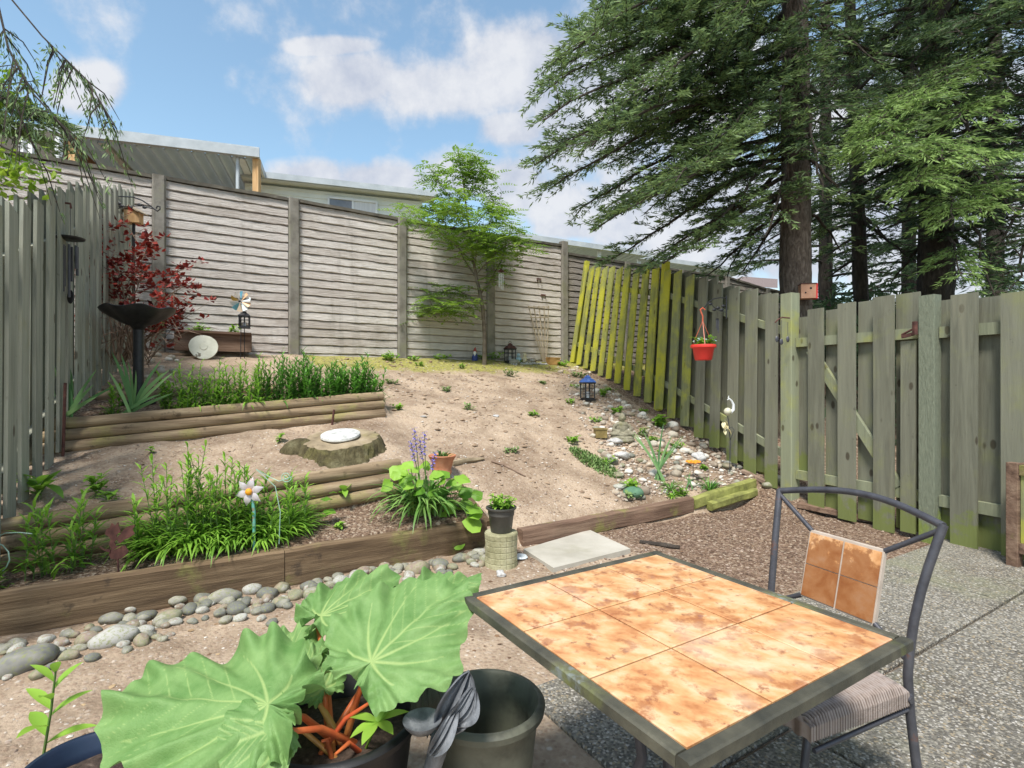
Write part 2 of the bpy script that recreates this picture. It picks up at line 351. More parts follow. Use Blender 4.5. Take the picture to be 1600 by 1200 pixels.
M['fenceY']=fencemat('lichen_covered_boards',(.30,.31,.09),(.52,.50,.04),.92,.38,.62)
M['fenceM']=fencemat('part_mossy_boards',(.24,.255,.13),(.44,.44,.05),.8,.42,.66)
M['fenceRail']=fencemat('rail_with_moss_patches',(.235,.25,.165),(.34,.35,.08),.7,.48,.7)
M['log']=mat('weathered_round_logs',[(.28,(.12,.08,.045)),(.5,(.27,.195,.12)),(.75,(.44,.34,.22))],scale=7,detail=8,rough=.9,bump=.8,bscale=14,bdist=.015,rot=TR,sc=(.22,2.5,2.5),stains=[((.30,.28,.09),2.6,.5,.68,.6),((.07,.05,.03),5,.58,.68,.7)])
M['timber']=mat('old_brown_timber',[(.28,(.06,.036,.02)),(.5,(.15,.098,.055)),(.78,(.32,.225,.135))],scale=6,detail=8,rough=.9,bump=.9,bscale=13,bdist=.012,rot=TR,sc=(.2,2.5,2.8),stains=[((.24,.25,.07),2.5,.52,.66,.55),((.05,.035,.025),4,.6,.68,.7)])
M['timberR']=mat('reddish_timber',[(.28,(.08,.045,.03)),(.5,(.18,.11,.075)),(.78,(.31,.215,.15))],scale=6,detail=8,rough=.9,bump=.9,bscale=13,bdist=.012,rot=TR,sc=(.2,2.5,2.8),stains=[((.27,.29,.06),2.0,.56,.68,.5)])
M['timberG']=mat('moss_green_timber',[(.28,(.12,.12,.04)),(.5,(.24,.25,.07)),(.78,(.38,.38,.12))],scale=9,rough=.95,bump=.9,bscale=20)
M['black']=mat('black_painted_metal',[(.3,(.012,.012,.014)),(.7,(.03,.03,.034))],scale=20,rough=.45,bump=.15)
M['iron']=mat('dark_grey_tube_metal',[(.3,(.055,.055,.065)),(.7,(.10,.10,.115))],scale=14,rough=.42,bump=.2,bscale=90,stains=[((.16,.07,.04),7,.63,.7,.7)],metal=.3)
M['rust']=mat('rusty_metal',[(.3,(.05,.02,.018)),(.6,(.12,.05,.04)),(.8,(.2,.09,.06))],scale=18,rough=.85,bump=.4)
M['white']=mat('white_trim',[(.3,(.66,.68,.70)),(.7,(.78,.80,.82))],scale=4,rough=.6,bump=.1)
M['greywood']=mat('weathered_pale_wood',[(.3,(.24,.19,.13)),(.6,(.40,.33,.24)),(.8,(.52,.45,.35))],scale=9,rough=.9,bump=.4,sc=(2,2,.3))
M['newwood']=mat('fresh_lumber',[(.3,(.45,.26,.11)),(.6,(.62,.40,.20)),(.8,(.7,.5,.28))],scale=9,rough=.8,bump=.2,sc=(2,2,.2))
M['osb']=mat('particle_board',[(.3,(.19,.085,.035)),(.6,(.33,.17,.08)),(.8,(.42,.25,.13))],scale=18,rough=.85,bump=.2)
M['dirtplain']=mat('potting_soil',[(.3,(.03,.02,.014)),(.6,(.09,.06,.045)),(.8,(.22,.17,.13))],scale=60,rough=.95,bump=1,bscale=80)
M['terra']=mat('terracotta',[(.3,(.38,.14,.07)),(.6,(.55,.24,.13)),(.8,(.62,.34,.22))],scale=9,rough=.8,bump=.2)
M['red']=mat('bright_red_plastic',[(.3,(.62,.03,.025)),(.7,(.78,.06,.045))],scale=4,rough=.35,bump=0)
M['redhook']=mat('orange_red_plastic_hanger',[(.3,(.55,.10,.05)),(.7,(.7,.16,.08))],scale=4,rough=.4,bump=0)
M['potblack']=mat('black_plastic_pot',[(.3,(.008,.008,.009)),(.7,(.022,.022,.024))],scale=8,rough=.45,bump=.1)
M['potgreen']=mat('faded_green_grey_pot',[(.3,(.085,.09,.07)),(.6,(.15,.155,.12)),(.8,(.23,.24,.17))],scale=5,rough=.5,bump=.15,stains=[((.035,.035,.03),4,.5,.7,.8)])
M['potdark']=mat('dark_grey_pot',[(.3,(.05,.05,.045)),(.7,(.11,.105,.095))],scale=6,rough=.5,bump=.1)
M['stone']=mat('garden_stone',[(.3,(.24,.22,.19)),(.55,(.40,.37,.33)),(.8,(.52,.49,.44))],scale=5,rough=.85,bump=.5,bscale=60,stains=[((.28,.29,.14),3,.5,.7,.6)])
M['statue']=mat('weathered_stone_statue',[(.3,(.14,.125,.09)),(.55,(.26,.24,.17)),(.8,(.38,.35,.26))],scale=20,rough=.95,bump=.8,bscale=60,stains=[((.2,.2,.08),6,.5,.65,.5)])
M['slab']=mat('smooth_concrete_paver',[(.3,(.36,.335,.28)),(.55,(.46,.43,.37)),(.8,(.54,.51,.45))],scale=3,rough=.85,bump=.25,bscale=90,stains=[((.3,.28,.2),2.4,.55,.7,.35)])
M['whitestone']=mat('white_quartz',[(.3,(.34,.33,.32)),(.7,(.60,.59,.58))],scale=10,rough=.7,bump=.5)
def pebmat():
    m=mat('river_pebbles',[(.05,(.15,.15,.14)),(.25,(.24,.23,.20)),(.42,(.33,.31,.26)),(.55,(.20,.20,.13)),(.68,(.31,.26,.19)),(.8,(.25,.18,.15)),(.97,(.40,.39,.36))],scale=2,detail=3,rough=.75,bump=.3,bscale=50,bdist=.003,hue=1.3,stains=[((.22,.235,.09),12,.48,.66,.75),((.17,.16,.14),26,.55,.7,.5)])
    return m
M['pebble']=pebmat()
M['pebblebright']=mat('pale_pebbles',[(.08,(.24,.19,.145)),(.28,(.42,.36,.28)),(.45,(.50,.45,.37)),(.6,(.31,.29,.24)),(.8,(.42,.33,.24)),(.97,(.60,.57,.51))],scale=2,detail=3,rough=.75,bump=.3,bscale=50,bdist=.003,hue=1.3,stains=[((.30,.30,.13),9,.58,.7,.4)])
M['bark']=mat('fir_bark',[(.3,(.05,.036,.028)),(.5,(.135,.105,.085)),(.75,(.28,.235,.20))],scale=9,detail=8,rough=.95,bump=1,bscale=9,bdist=.06,sc=(2.2,2.2,.7),distort=1.2,stains=[((.15,.15,.08),2,.55,.7,.4)])
M['barkdark']=mat('dark_bark',[(.3,(.028,.022,.017)),(.6,(.075,.06,.048)),(.8,(.13,.11,.09))],scale=9,rough=.95,bump=1,bscale=9,bdist=.05,sc=(2,2,.6))
M['twig']=mat('dry_twigs',[(.3,(.14,.09,.06)),(.6,(.27,.19,.14)),(.8,(.42,.33,.25))],scale=12,rough=.9,bump=.2)
M['youngbark']=mat('young_tree_bark',[(.3,(.10,.08,.06)),(.6,(.19,.155,.12)),(.8,(.28,.24,.19))],scale=14,rough=.9,bump=.4)
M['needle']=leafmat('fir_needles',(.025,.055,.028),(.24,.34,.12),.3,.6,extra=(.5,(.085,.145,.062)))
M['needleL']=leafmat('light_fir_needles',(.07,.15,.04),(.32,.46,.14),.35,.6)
M['lily']=leafmat('lily_leaves',(.09,.24,.02),(.38,.64,.09),.4,.45)
M['lilydark']=leafmat('deep_green_lily_leaves',(.04,.155,.022),(.20,.46,.06),.3,.45)
M['strap']=leafmat('strap_leaves',(.07,.20,.03),(.28,.46,.12),.35,.4)
M['iris']=leafmat('iris_leaves',(.10,.24,.09),(.30,.50,.20),.3,.45)
M['bright']=leafmat('fresh_green_leaves',(.10,.26,.02),(.36,.60,.08),.4,.5)
M['ash']=leafmat('ash_tree_leaves',(.06,.16,.015),(.36,.54,.085),.45,.5)
M['ashdark']=leafmat('ash_leaves_painted_shade',(.03,.09,.02),(.12,.22,.05),.4,.5)  # unused darker copy of the ash leaves, with shade put into the colour
M['birch']=leafmat('yellow_green_leaves',(.14,.28,.02),(.42,.58,.07),.5,.5)
M['plum']=leafmat('purple_red_leaves',(.10,.014,.014),(.42,.06,.04),.3,.5)
M['sage']=leafmat('grey_green_groundcover',(.10,.19,.05),(.30,.42,.15),.3,.6)
M['blue']=leafmat('bluebell_petals',(.16,.13,.50),(.36,.32,.78),.3,.5)
M['stem']=leafmat('green_stems',(.06,.12,.03),(.16,.26,.07),.1,.5)
M['redstem']=mat('red_rhubarb_stalks',[(.3,(.40,.04,.02)),(.52,(.60,.16,.05)),(.72,(.50,.38,.10))],scale=4,rough=.4,bump=.1,sc=(1,1,.6))
# ================================================================ terrain and patio
def grid_terrain():
    sv=np.concatenate([[-150,-60,-25,-12,-7],np.arange(-5,2,.25),np.arange(2,9.9,.036),[3.981,3.99,4.059,4.061,4.70,4.6,5.9,6.02],np.arange(9.9,12,.15),[13,15,18,22,30,45,80,180,400]])
    tv=np.concatenate([[-180,-80,-40,-20,-10],np.arange(-7,-1.8,.15),np.arange(-1.8,8,.042),np.arange(8,16,.15),[17,20,25,35,60,120,250]])
    sv=np.unique(np.round(sv,4)); tv=np.unique(np.round(tv,4))
    S,T=np.meshgrid(sv,tv,indexing='ij'); X=T*DX-S*DY; Y=T*DY+S*DX; Z=gzn(X,Y)
    n,m=S.shape; v=np.stack([X,Y,Z],-1).reshape(-1,3)
    idx=np.arange(n*m).reshape(n,m); q=np.stack([idx[:-1,:-1],idx[:-1,1:],idx[1:,1:],idx[1:,:-1]],-1).reshape(-1,4)
    me=bpy.data.meshes.new('ground'); me.vertices.add(len(v)); me.vertices.foreach_set('co',v.ravel())
    me.loops.add(q.size); me.loops.foreach_set('vertex_index',q.ravel()); me.polygons.add(len(q)); me.polygons.foreach_set('loop_start',np.arange(0,q.size,4))
    me.update(); me.validate(); me.materials.append(M['ground'])
    S=S.ravel();T=T.ravel();X=X.ravel();Y=Y.ravel()
    mu=np.zeros(len(S))
    mu=np.maximum(mu,sstep(2.0,2.15,S)*(1-sstep(3.85,3.95,S))*sstep(3.0,3.7,T))            # bark in front of the gate
    mu=np.maximum(mu,.35*(S>1.9)*(S<3.9)*(T<3.0))
    mu=np.maximum(mu,((S>4.0)&(S<4.66)&(T<2.2))*1.0)                                          # front bed
    mu=np.maximum(mu,((S>5.98)&(S<7.4)&(T<1.9))*.85)
    mu=np.maximum(mu,.45*(S>4.66)*(S<5.9)*(1-sstep(-.3,.5,T)))
    fx=4.70-.281*Y; mu=np.maximum(mu,1.0*(X>fx/1.0-.15)*(S>2.1)); mu=np.maximum(mu,(T>5.9)*1.0*(S<4.2))
    mu=np.maximum(mu,.42*(X>fx-1.15)*(S>4.1)); mu=np.maximum(mu,(X<-3.95-.506*(Y-4.6)-.1)*.9)
    mo=.80*sstep(8.0,9.2,S)*(T>1.8)+.42*sstep(6.8,8.6,S)*(T>1.8)*(T<6.6)+.28*(S>9.0)*(T<=1.8)+.12*(S>4.7)*(S<6)
    for k,a in (('mulch',mu),('moss',mo)):
        at=me.attributes.new(k,'FLOAT','POINT'); at.data.foreach_set('value',a.astype(float))
    me.polygons.foreach_set('use_smooth',[True]*len(me.polygons))
    o=bpy.data.objects.new('ground',me); scene.collection.objects.link(o); o['kind']='structure'; return o
grid_terrain()
pm,pt,pb,pc=chips('exposed_aggregate',(.20,.185,.155),[(0,(.11,.10,.085)),(.22,(.30,.275,.23)),(.42,(.18,.165,.145)),(.6,(.40,.37,.32)),(.72,(.12,.115,.105)),(.82,(.32,.26,.18)),(.93,(.50,.47,.43))],95,.95,bump=.7,dist=.008,lo=.45,hi=.8)
_tc=N(pt,'ShaderNodeTexCoord'); _n=N(pt,'ShaderNodeTexNoise',ins={'Vector':_tc.outputs['Object'],'Scale':1.1,'Detail':6.0,'Roughness':.65}).outputs[0]
_f=N(pt,'ShaderNodeMapRange',interpolation_type='SMOOTHSTEP',ins={0:_n,1:.5,2:.7,4:.5}).outputs[0]
_c=N(pt,'ShaderNodeMix',data_type='RGBA',ins={0:_f,6:pc,7:(.24,.25,.15,1)}).outputs[2]; pt.links.new(_c,pb.inputs['Base Color'])
mb=MB(); ss=[2.05-.8*i for i in range(8)]; ts=[1.31+.795*i for i in range(9)]
for i in range(7):
    for j in range(8):
        a,b=ss[i+1]+.008,ss[i]-.008; c,d=ts[j]+.008,ts[j+1]-.008; dz=rnd.uniform(-.003,.003)
        if i==0 and j==7: continue
        P=[(a,c),(a,d),(b,d),(b,c)]; vs=[]
        for z,k in ((-.05,0),(.012+dz,0),(.018+dz,.006)):
            for (s_,t_),(es,et) in zip(P,((1,1),(1,-1),(-1,-1),(-1,1))):
                x,y=st(s_+es*k,t_+et*k); vs.append((x,y,z))
        mb.add(vs,[(8,9,10,11)]+[(l*4+q,l*4+(q+1)%4,(l+1)*4+(q+1)%4,(l+1)*4+q) for l in (0,1) for q in range(4)])
struct('patio',mb,pm,origin=(0,0,0),smooth=0)
# loose chips on the soil: nobody could count them
def scatter(name,mats,n,fn,lo,hi,label,cat,flat=.45,seed=1):
    q=np.random.RandomState(seed); V=[];Fc=[];A=[]
    base=np.array([(1,0,0),(.3,.9,0),(-.8,.5,0),(-.7,-.6,0),(.4,-.9,0),(.1,.1,1),(0,0,-1)])
    fs=[(0,1,5),(1,2,5),(2,3,5),(3,4,5),(4,0,5),(1,0,6),(2,1,6),(3,2,6),(4,3,6),(0,4,6)]
    k=0; mb=MB()
    while k<n:
        p=fn(q)
        if p is None: continue
        x,y=p; z=g(x,y); r=lo+(hi-lo)*q.rand()**3; a=q.rand()*6.28
        el=q.uniform(.5,1); b=base*np.array([r,r*el,r*flat])+q.uniform(-.15,.15,(7,3))*r
        c,s_=math.cos(a),math.sin(a); X=b[:,0]*c-b[:,1]*s_+x; Y=b[:,0]*s_+b[:,1]*c+y
        mb.cv=float(q.rand()); mb.add(list(zip(X,Y,b[:,2]+z+r*.1)),fs); k+=1
    return tag(build(name,mb,mats,smooth=0),label,cat,kind='stuff')
M['chipbark']=mat('bark_chips',[(.1,(.08,.048,.033)),(.45,(.165,.105,.072)),(.80,(.24,.165,.12)),(.99,(.38,.30,.24))],attr=.95,bump=.2,rand=0)
M['chipstone']=mat('stone_chips',[(.05,(.20,.15,.12)),(.35,(.36,.28,.22)),(.75,(.44,.37,.30)),(.99,(.68,.65,.60))],attr=.95,bump=.2,rand=0)
def f_bark(q):
    t=q.uniform(2.3,5.95); s=q.uniform(2.1,3.9)
    if t<3.2 and q.rand()<.6: return None
    return st(s,t)
scatter('bark_chips',M['chipbark'],12000,f_bark,.005,.02,'reddish brown bark chips covering the ground before the gate','bark chips',.35,2)
def f_bed(q): return st(q.uniform(4.08,4.6),q.uniform(-1.3,2.15))
scatter('bed_chips',M['chipbark'],4500,f_bed,.004,.013,'fine brown bark mulch with pale flecks in the front bed','mulch',.35,3)
def f_slope(q):
    s=q.uniform(4.1,9.4); t=q.uniform(1.75,6.8); x,y=st(s,t)
    if s<6 and t<2.3: return None
    if x>4.5-.281*y: return None
    return x,y
scatter('slope_gravel',M['chipstone'],3800,f_slope,.005,.024,'small stone chips strewn over the bare dirt slope','gravel',.5,4)
M['clod']=mat('soil_clods',[(.2,(.20,.135,.09)),(.6,(.34,.24,.16)),(.9,(.44,.33,.23))],attr=.6,bump=.8,bscale=70,rand=0)
scatter('soil_clods',M['clod'],900,f_slope,.012,.05,'crumbs and clods of dry soil on the bare slope','soil',.4,14)
M['litter']=mat('dead_leaf_bits',[(.1,(.10,.055,.03)),(.5,(.22,.13,.07)),(.9,(.42,.30,.17))],attr=.9,bump=.2,rand=0)
def f_lit(q):
    x,y=st(q.uniform(2.1,9.4),q.uniform(-.8,6.6)); 
    return None if x>4.75-.281*y else (x,y)
scatter('leaf_litter',M['litter'],1500,f_lit,.008,.024,'brown leaf bits and needles scattered over the garden soil','leaf litter',.12,15)
def f_low(q): return st(q.uniform(2.1,3.9),q.uniform(-1.2,3.4))
scatter('dirt_gravel',M['chipstone'],3000,f_low,.004,.014,'small stone chips in the dirt beside the cobbles','gravel',.5,5)
def f_mid(q): return st(q.uniform(4.75,5.85),q.uniform(-1.0,2.0))
scatter('strip_gravel',M['chipstone'],1600,f_mid,.004,.013,'small stone chips in the soil strip between the log walls','gravel',.5,6)
# ================================================================ rear wall
WS=9.62; WT0=-.25; WP=1.893; WTOP=[4.46,4.46,4.44,4.44,4.46,4.30,4.33,4.35,4.2,4.15,4.1]
def wallpt(n,off=0): x,y=st(WS+off,WT0+WP*n); return Vector((x,y,0))
rw=thing('concrete_wall','tall grey concrete wall cast like horizontal planks closing the back of the garden','wall',wallpt(2)+Vector((0,0,1.8)))
rw2=thing('concrete_wall','darker weathered stretch of plank patterned wall beyond the yellow fence','wall',wallpt(6)+Vector((0,0,1.8)))
FD=Vector((DX,DY,0)); FN=Vector((-DY,DX,0))     # along the wall; away from the camera
for n in range(-2,11):
    W=rw if n<=4 else rw2
    zt=WTOP[max(0,min(n,10))]; zb=1.45; p=wallpt(n); top=zt+.05+(.07 if n==4 else 0)
    m=MB(); c=p+FD*0; m.beam(c+Vector((0,0,zb)),c+Vector((0,0,top)),.17,.16,up=FN,seg=14,j=.002,ch=.02); build('post',m,M['wallpost'],W,smooth=30)
    if n==10: continue
    za=WTOP[max(0,min(n,10))]; zt2=WTOP[max(0,min(n+1,10))]
    if n==4: za=zt2
    W2=rw if n<4 else rw2
    m=MB(); rows=21; a=p+FD*.09; L=WP-.18; nx=26
    q=random.Random(n+50)
    for r in range(rows):
        z0=1.5+(r)/(rows)*(za-1.5); z1=1.5+(r+1)/rows*(za-1.5); d1=(zt2-za)
        vs=[]; wob=[q.uniform(-.004,.004) for _ in range(nx+1)]; ph=q.uniform(0,6)
        prof=[(0,.045),(.08,-.004),(.5,.001),(.91,.008),(1.0,.045)]
        for i in range(nx+1):
            u=i/nx; x=a+FD*(L*u)
            for (f,dep) in prof:
                zz=z0+(z1-z0)*f+d1*u*f*(1 if r==rows-1 else 0)+(wob[i]*1.3+.003*math.sin(u*9+ph) if 0<f<1 else (wob[i]*.5))
                vs.append(x+FN*(dep-.02+(.003*math.sin(u*17+ph+f*4) if 0<f<1 else 0))+Vector((0,0,zz)))
        k=len(prof); m.cv=q.random()
        m.add(vs,[(i*k+c_,(i+1)*k+c_,(i+1)*k+c_+1,i*k+c_+1) for i in range(nx) for c_ in range(k-1)])
    bk=[a+FN*.06+Vector((0,0,1.5)),a+FD*L+FN*.06+Vector((0,0,1.5)),a+FD*L+FN*.06+Vector((0,0,zt2)),a+FN*.06+Vector((0,0,za))]; m.add(bk,[(3,2,1,0)])
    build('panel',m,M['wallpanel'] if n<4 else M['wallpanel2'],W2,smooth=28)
    m=MB(); m.beam(a+Vector((0,0,za+.025)),a+FD*L+Vector((0,0,zt2+.025)),.10,.05,seg=10,j=.004); build('cap',m,M['cap'],W2)
# ================================================================ fences
def lineP(A,B):
    A=Vector(A+(0,)) if len(A)==2 else Vector(A); B=Vector(B+(0,)) if len(B)==2 else Vector(B); d=(B-A); L=d.length; d=d/L; return A,B,d,L
def px_on(A,d,px):
    u=(px-800)/F      # A.x+k d.x = u (A.y + k d.y)
    return (u*A.y-A.x)/(d.x-u*d.y)
def board(m,p,d,nrm,w,z0,z1,lean=Vector((0,0,0)),th=.022,tilt=0,jz=0):
    # plank from z0 to z1 at p, leaning so that its top moves by lean; slightly uneven
    ax=rnd.uniform(-.006,.006); vs=[]; seg=5
    for i in range(seg+1):
        q=i/seg; c=p+lean*q+nrm*ax*math.sin(q*3)+d*(tilt*(q-.5)); z=z0+(z1-z0)*q
        dz=(jz if i==seg else 0)
        for (a,b) in ((-.5,-.5),(.5,-.5),(.5,.5),(-.5,.5)):
            vs.append(c+d*(a*w)+nrm*(b*th)+Vector((0,0,z+dz*a)))
    fs=[(3,2,1,0),tuple(seg*4+k for k in range(4))]+[(i*4+k,i*4+(k+1)%4,(i+1)*4+(k+1)%4,(i+1)*4+k) for i in range(seg) for k in range(4)]
    m.add(vs,fs)
# --- left fence
A,B,d,L=lineP((-2.95,2.62),(-5.52,7.72)); nrm=Vector((d.y,-d.x,0))       # nrm faces into the garden
if nrm.x<0: nrm=-nrm
lf=thing('wooden_fence','grey green board fence running up the left side of the beds','fence',A+(B-A)*.5+Vector((0,0,1)))
def lf_g(k): p=A+d*k; return g(p.x+.12,p.y)
def lf_top(k): return float(np.interp(k,[0,1.43,2.45,3.3,5.7],[2.25,2.74,3.13,3.48,4.18]))
k=-.1; i=0
while k<L-.05:
    front=(i%2==0); w=rnd.uniform(.145,.165) if front else .185; m=MB(); st_=rnd.uniform(-.03,.03)
    off=nrm*(.085 if front else -.065); zt=lf_top(k)+st_+(0 if front else -.03)
    board(m,A+d*k+off,d,nrm,w,lf_g(k)+rnd.uniform(-.02,.05),zt,nrm*0.01,tilt=rnd.uniform(-.008,.008),jz=-.04*(1 if i%3 else 0))
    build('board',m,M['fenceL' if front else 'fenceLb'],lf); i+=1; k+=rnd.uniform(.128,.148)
for seg in ((0,1.9),(1.9,3.8),(3.8,L)):
    for h in (.35,-.42):
        m=MB(); z=[]
        for kk in seg: z.append(lf_g(kk)+h if h>0 else lf_top(kk)+h)
        a=A+d*seg[0]+nrm*.022; b=A+d*(seg[1]-.01)+nrm*.022; a.z=z[0]; b.z=z[1]; m.beam(a,b,.04,.09,seg=3); build('rail',m,M['fenceL'],lf)
# --- dividing fence on the right (leans, lichen-yellow near the wall)
A2,B2,d2,L2=lineP((3.20,6.22),(1.33,12.05)); n2=Vector((-abs(d2.y),-abs(d2.x)*1,0)).normalized(); n2=Vector((d2.y,-d2.x,0)); n2=n2 if n2.x<0 else -n2
def df_g(k): p=A2+d2*k; return float(gz(p.x-.12,p.y))
df=thing('wooden_fence','leaning board fence between garden and woods, bright yellow lichen at its far end','fence',A2+d2*3+Vector((0,0,.9)))
ZT=[(0,2.42),(.32,2.47),(1.15,2.75),(2.0,3.05),(2.75,3.30),(4.2,3.58),(6.2,4.05)]
def df_top(k): return float(np.interp(k,[a for a,b in ZT],[b for a,b in ZT]))
def lean(k): return Vector((1,0,0))*float(np.interp(k,[0,1,2.5,4,6.2],[0,.04,.13,.20,.33]))
k=.2; i=0
while k<L2-.05:
    for front in (1,0):
        kk=k if front else k+(.26 if k<2.6 else .19); 
        if kk>L2: continue
        m=MB(); w=rnd.uniform(.18,.205); off=n2*(.062 if front else -.045)
        board(m,A2+d2*kk+off,d2,n2,w*(1 if front else 1.12),df_g(kk)+rnd.uniform(0,.04)+(0 if front else .03),df_top(kk)+rnd.uniform(-.03,.03),lean(kk),tilt=rnd.uniform(-.012,.012),jz=rnd.uniform(-.05,.02))
        y_=kk>2.35
        build('board',m,M[('fenceY' if kk>2.35 else ('fenceM' if kk>1.75 else 'fenceR')) if front else ('fenceM' if kk>3 else 'fenceR')],df)
    k+=rnd.uniform(.325,.35); i+=1
for (a0,a1) in ((0.02,2.62),(2.62,4.4),(4.4,L2-.05)):
    for h in (0,1):
        m=MB(); P=[]
        for kk in (a0+.005,a1-.005):
            f=.82 if h else .2; z=df_g(kk)*(1-f)+df_top(kk)*f; p=A2+d2*kk+lean(kk)*f+n2*.012; p.z=z; P.append(p)
        m.beam(P[0],P[1],.035,.09,seg=4,j=.002); build('rail',m,M['fenceRail' if a0<2 else 'fenceM'],df)
for kk in (2.66,L2-.12):
    m=MB(); p=A2+d2*kk+n2*.02; z1=df_top(kk)+.12; m.beam(p+Vector((0,0,df_g(kk)-.1)),p+lean(kk)+Vector((0,0,z1)),.1,.1,up=n2,seg=4,ch=.006); build('post',m,M['fenceY'],df)
# --- gate and fence on the right
A3,B3,d3,L3=lineP((3.22,6.2),(5.0,2.12)); n3=Vector((-d3.y,d3.x,0)); n3=n3 if n3.x<0 else -n3
def P3(px,off=0): k=px_on(A3,d3,px); return k,A3+d3*k+n3*off
def wpx(a,b,off=0): ka=px_on(A3+n3*off,d3,a); kb=px_on(A3+n3*off,d3,b); return (ka+kb)/2,abs(kb-ka)
gate=thing('wooden_gate','olive green board gate with diagonal brace, hinged beside the mossy post','gate',A3+d3*.6)
rf=thing('wooden_fence','olive green board fence from gate post to the right edge','fence',A3+d3*2.5)
def brd(par,a,b,z0,z1,off,mt='fenceR',slope=0):
    k,w=wpx(a,b,off); m=MB(); board(m,A3+d3*k+n3*off,d3,n3,w,z0,z1,tilt=rnd.uniform(-.006,.006),jz=slope); return build('board',m,M[mt],par)
for a,b,z0,z1 in ((1263,1287,.02,2.22),(1310,1337,.0,2.235),(1365,1397,-.02,2.25),(1408,1431,.02,1.80)):
    brd(gate,a,b,z0,z1,.055)
for a,b,z0,z1 in ((1249,1262,.35,2.16),(1291,1314,.05,2.2),(1342,1364,.02,2.24),(1401,1438,.02,2.26)):
    brd(gate,a,b,z0,z1,-.045)
for z in (1.87,.37):
    m=MB(); a=A3+d3*(px_on(A3,d3,1246)); b=A3+d3*(px_on(A3,d3,1438)); m.beam(a+Vector((0,0,z)),b+Vector((0,0,z)),.05,.10,seg=3); build('rail',m,M['fenceRail'],gate)
m=MB(); a=A3+d3*px_on(A3,d3,1268)+n3*.012; b=A3+d3*px_on(A3,d3,1405)+n3*.012; m.beam(a+Vector((0,0,1.78)),b+Vector((0,0,.42)),.04,.10); build('brace',m,M['fenceRail'],gate)
gp=MB(); gp.beam(A3+n3*.02+Vector((0,0,-.1)),A3+n3*.02+Vector((0,0,2.44)),.15,.14,up=n3,seg=5,ch=.008,j=.002)
tag(build('gate_post',gp,M['fenceRail'],smooth=30),'thick post with yellow moss on its top, between dividing fence and gate','post')
k=px_on(A3,d3,1456); m=MB(); m.beam(A3+d3*k+n3*.03+Vector((0,0,-.1)),A3+d3*k+n3*.03+Vector((0,0,2.20)),.13,.11,up=n3,seg=2,ch=.004)
build('post',m,mat('incised_treated_post',[(.3,(.155,.175,.125)),(.7,(.215,.235,.17))],scale=30,rough=.85,bump=1,bscale=30,sc=(2,2,.5),stains=[((.20,.26,.04),5,.5,.65,.8,(0,.6))]),rf)
for a,b,z0,z1 in ((1486,1528,-.02,2.17),(1565,1612,-.02,2.13),(1650,1712,-.02,2.1),(1770,1850,-.02,2.1)): brd(rf,a,b,z0,z1,.06)
for a,b,z0,z1 in ((1470,1488,.0,2.15),(1529,1568,-.02,2.13),(1608,1655,0,2.12),(1720,1780,0,2.1)): brd(rf,a,b,z0,z1,-.045,'fenceR')
for z in (1.86,.36):
    m=MB(); a=A3+d3*(px_on(A3,d3,1470)); b=B3; m.beam(a+Vector((0,0,z)),b+Vector((0,0,z)),.05,.10,seg=3); build('rail',m,M['fenceRail'],rf)
# latch
la=thing('gate_latch','small rusty metal latch on the gate rail beside the incised post','latch',A3+d3*px_on(A3,d3,1428)+Vector((0,0,1.85)))
m=MB(); k=px_on(A3,d3,1418); a=A3+d3*k+n3*.085+Vector((0,0,1.86)); b=A3+d3*px_on(A3,d3,1440)+n3*.10+Vector((0,0,1.91)); m.tube([a,b],.01); m.beam(a-Vector((0,0,.02)),a+d3*.1+Vector((0,0,-.0)),.02,.03); build('bolt',m,M['rust'],la)
m=MB(); m.beam(b+Vector((0,0,-.06)),b+Vector((0,0,.06)),.03,.03); build('catch',m,M['rust'],la)
# ground board by the gate
mb=MB(); a=ground(1248,793); b=ground(1436,830); mb.beam(a+Vector((0,0,.03)),b+Vector((0,0,.03)),.12,.045,seg=5,j=.003)
tag(build('ground_board',mb,M['timberR']),'long flat weathered board lying on the bark along the gate','board')
# ================================================================ retaining timbers and logs
def logwall(par,s0,t0,t1,zb0,zb1,n,r,mt,lab=None,back=.03,ext=None):
    for i in range(n):
        e0=rnd.uniform(-.02,.02); e1=(0 if not ext else ext[i])
        a=st(s0+back*i,t0+e0); b=st(s0+back*i,t1+e1)
        z0=zb0+r*(2*i+1)*.96; z1=zb1+r*(2*i+1)*.96
        m=MB(); q=16; pts=[]
        for j in range(q+1): 
            u=j/q; pts.append((a[0]+(b[0]-a[0])*u+rnd.uniform(-.003,.003),a[1]+(b[1]-a[1])*u+rnd.uniform(-.003,.003),z0+(z1-z0)*u+rnd.uniform(-.003,.003)))
        rr=[r*rnd.uniform(.97,1.03) for _ in pts]; pts=[Vector(pts[0])+(Vector(pts[0])-Vector(pts[1]))*.04]+pts+[Vector(pts[-1])+(Vector(pts[-1])-Vector(pts[-2]))*.04]; rr=[r*.86]+rr+[r*.86]
        m.tube(pts,rr,14,j=.02); build('log',m,M[mt],par,smooth=45)
x,y=st(5.93,.5); w1=thing('log_retaining_wall','upper retaining wall of three round logs under the dense lilies','retaining wall',(x,y,.9))
logwall(w1,5.93,-1.0,1.97,.80,1.02,3,.051,'log')
x,y=st(4.64,-.2); w2=thing('log_retaining_wall','middle retaining wall of stacked round logs behind the front bed','retaining wall',(x,y,.3))
logwall(w2,4.64,-1.5,1.67,.155,.39,3,.058,'log',ext=[.0,.0,.03])
x,y=st(6.93,.2); w3=thing('bed_log','single round log at the back of the upper bed, behind the irises','log',(x,y,1.2))
logwall(w3,6.95,-.7,1.0,1.22,1.29,1,.055,'log')
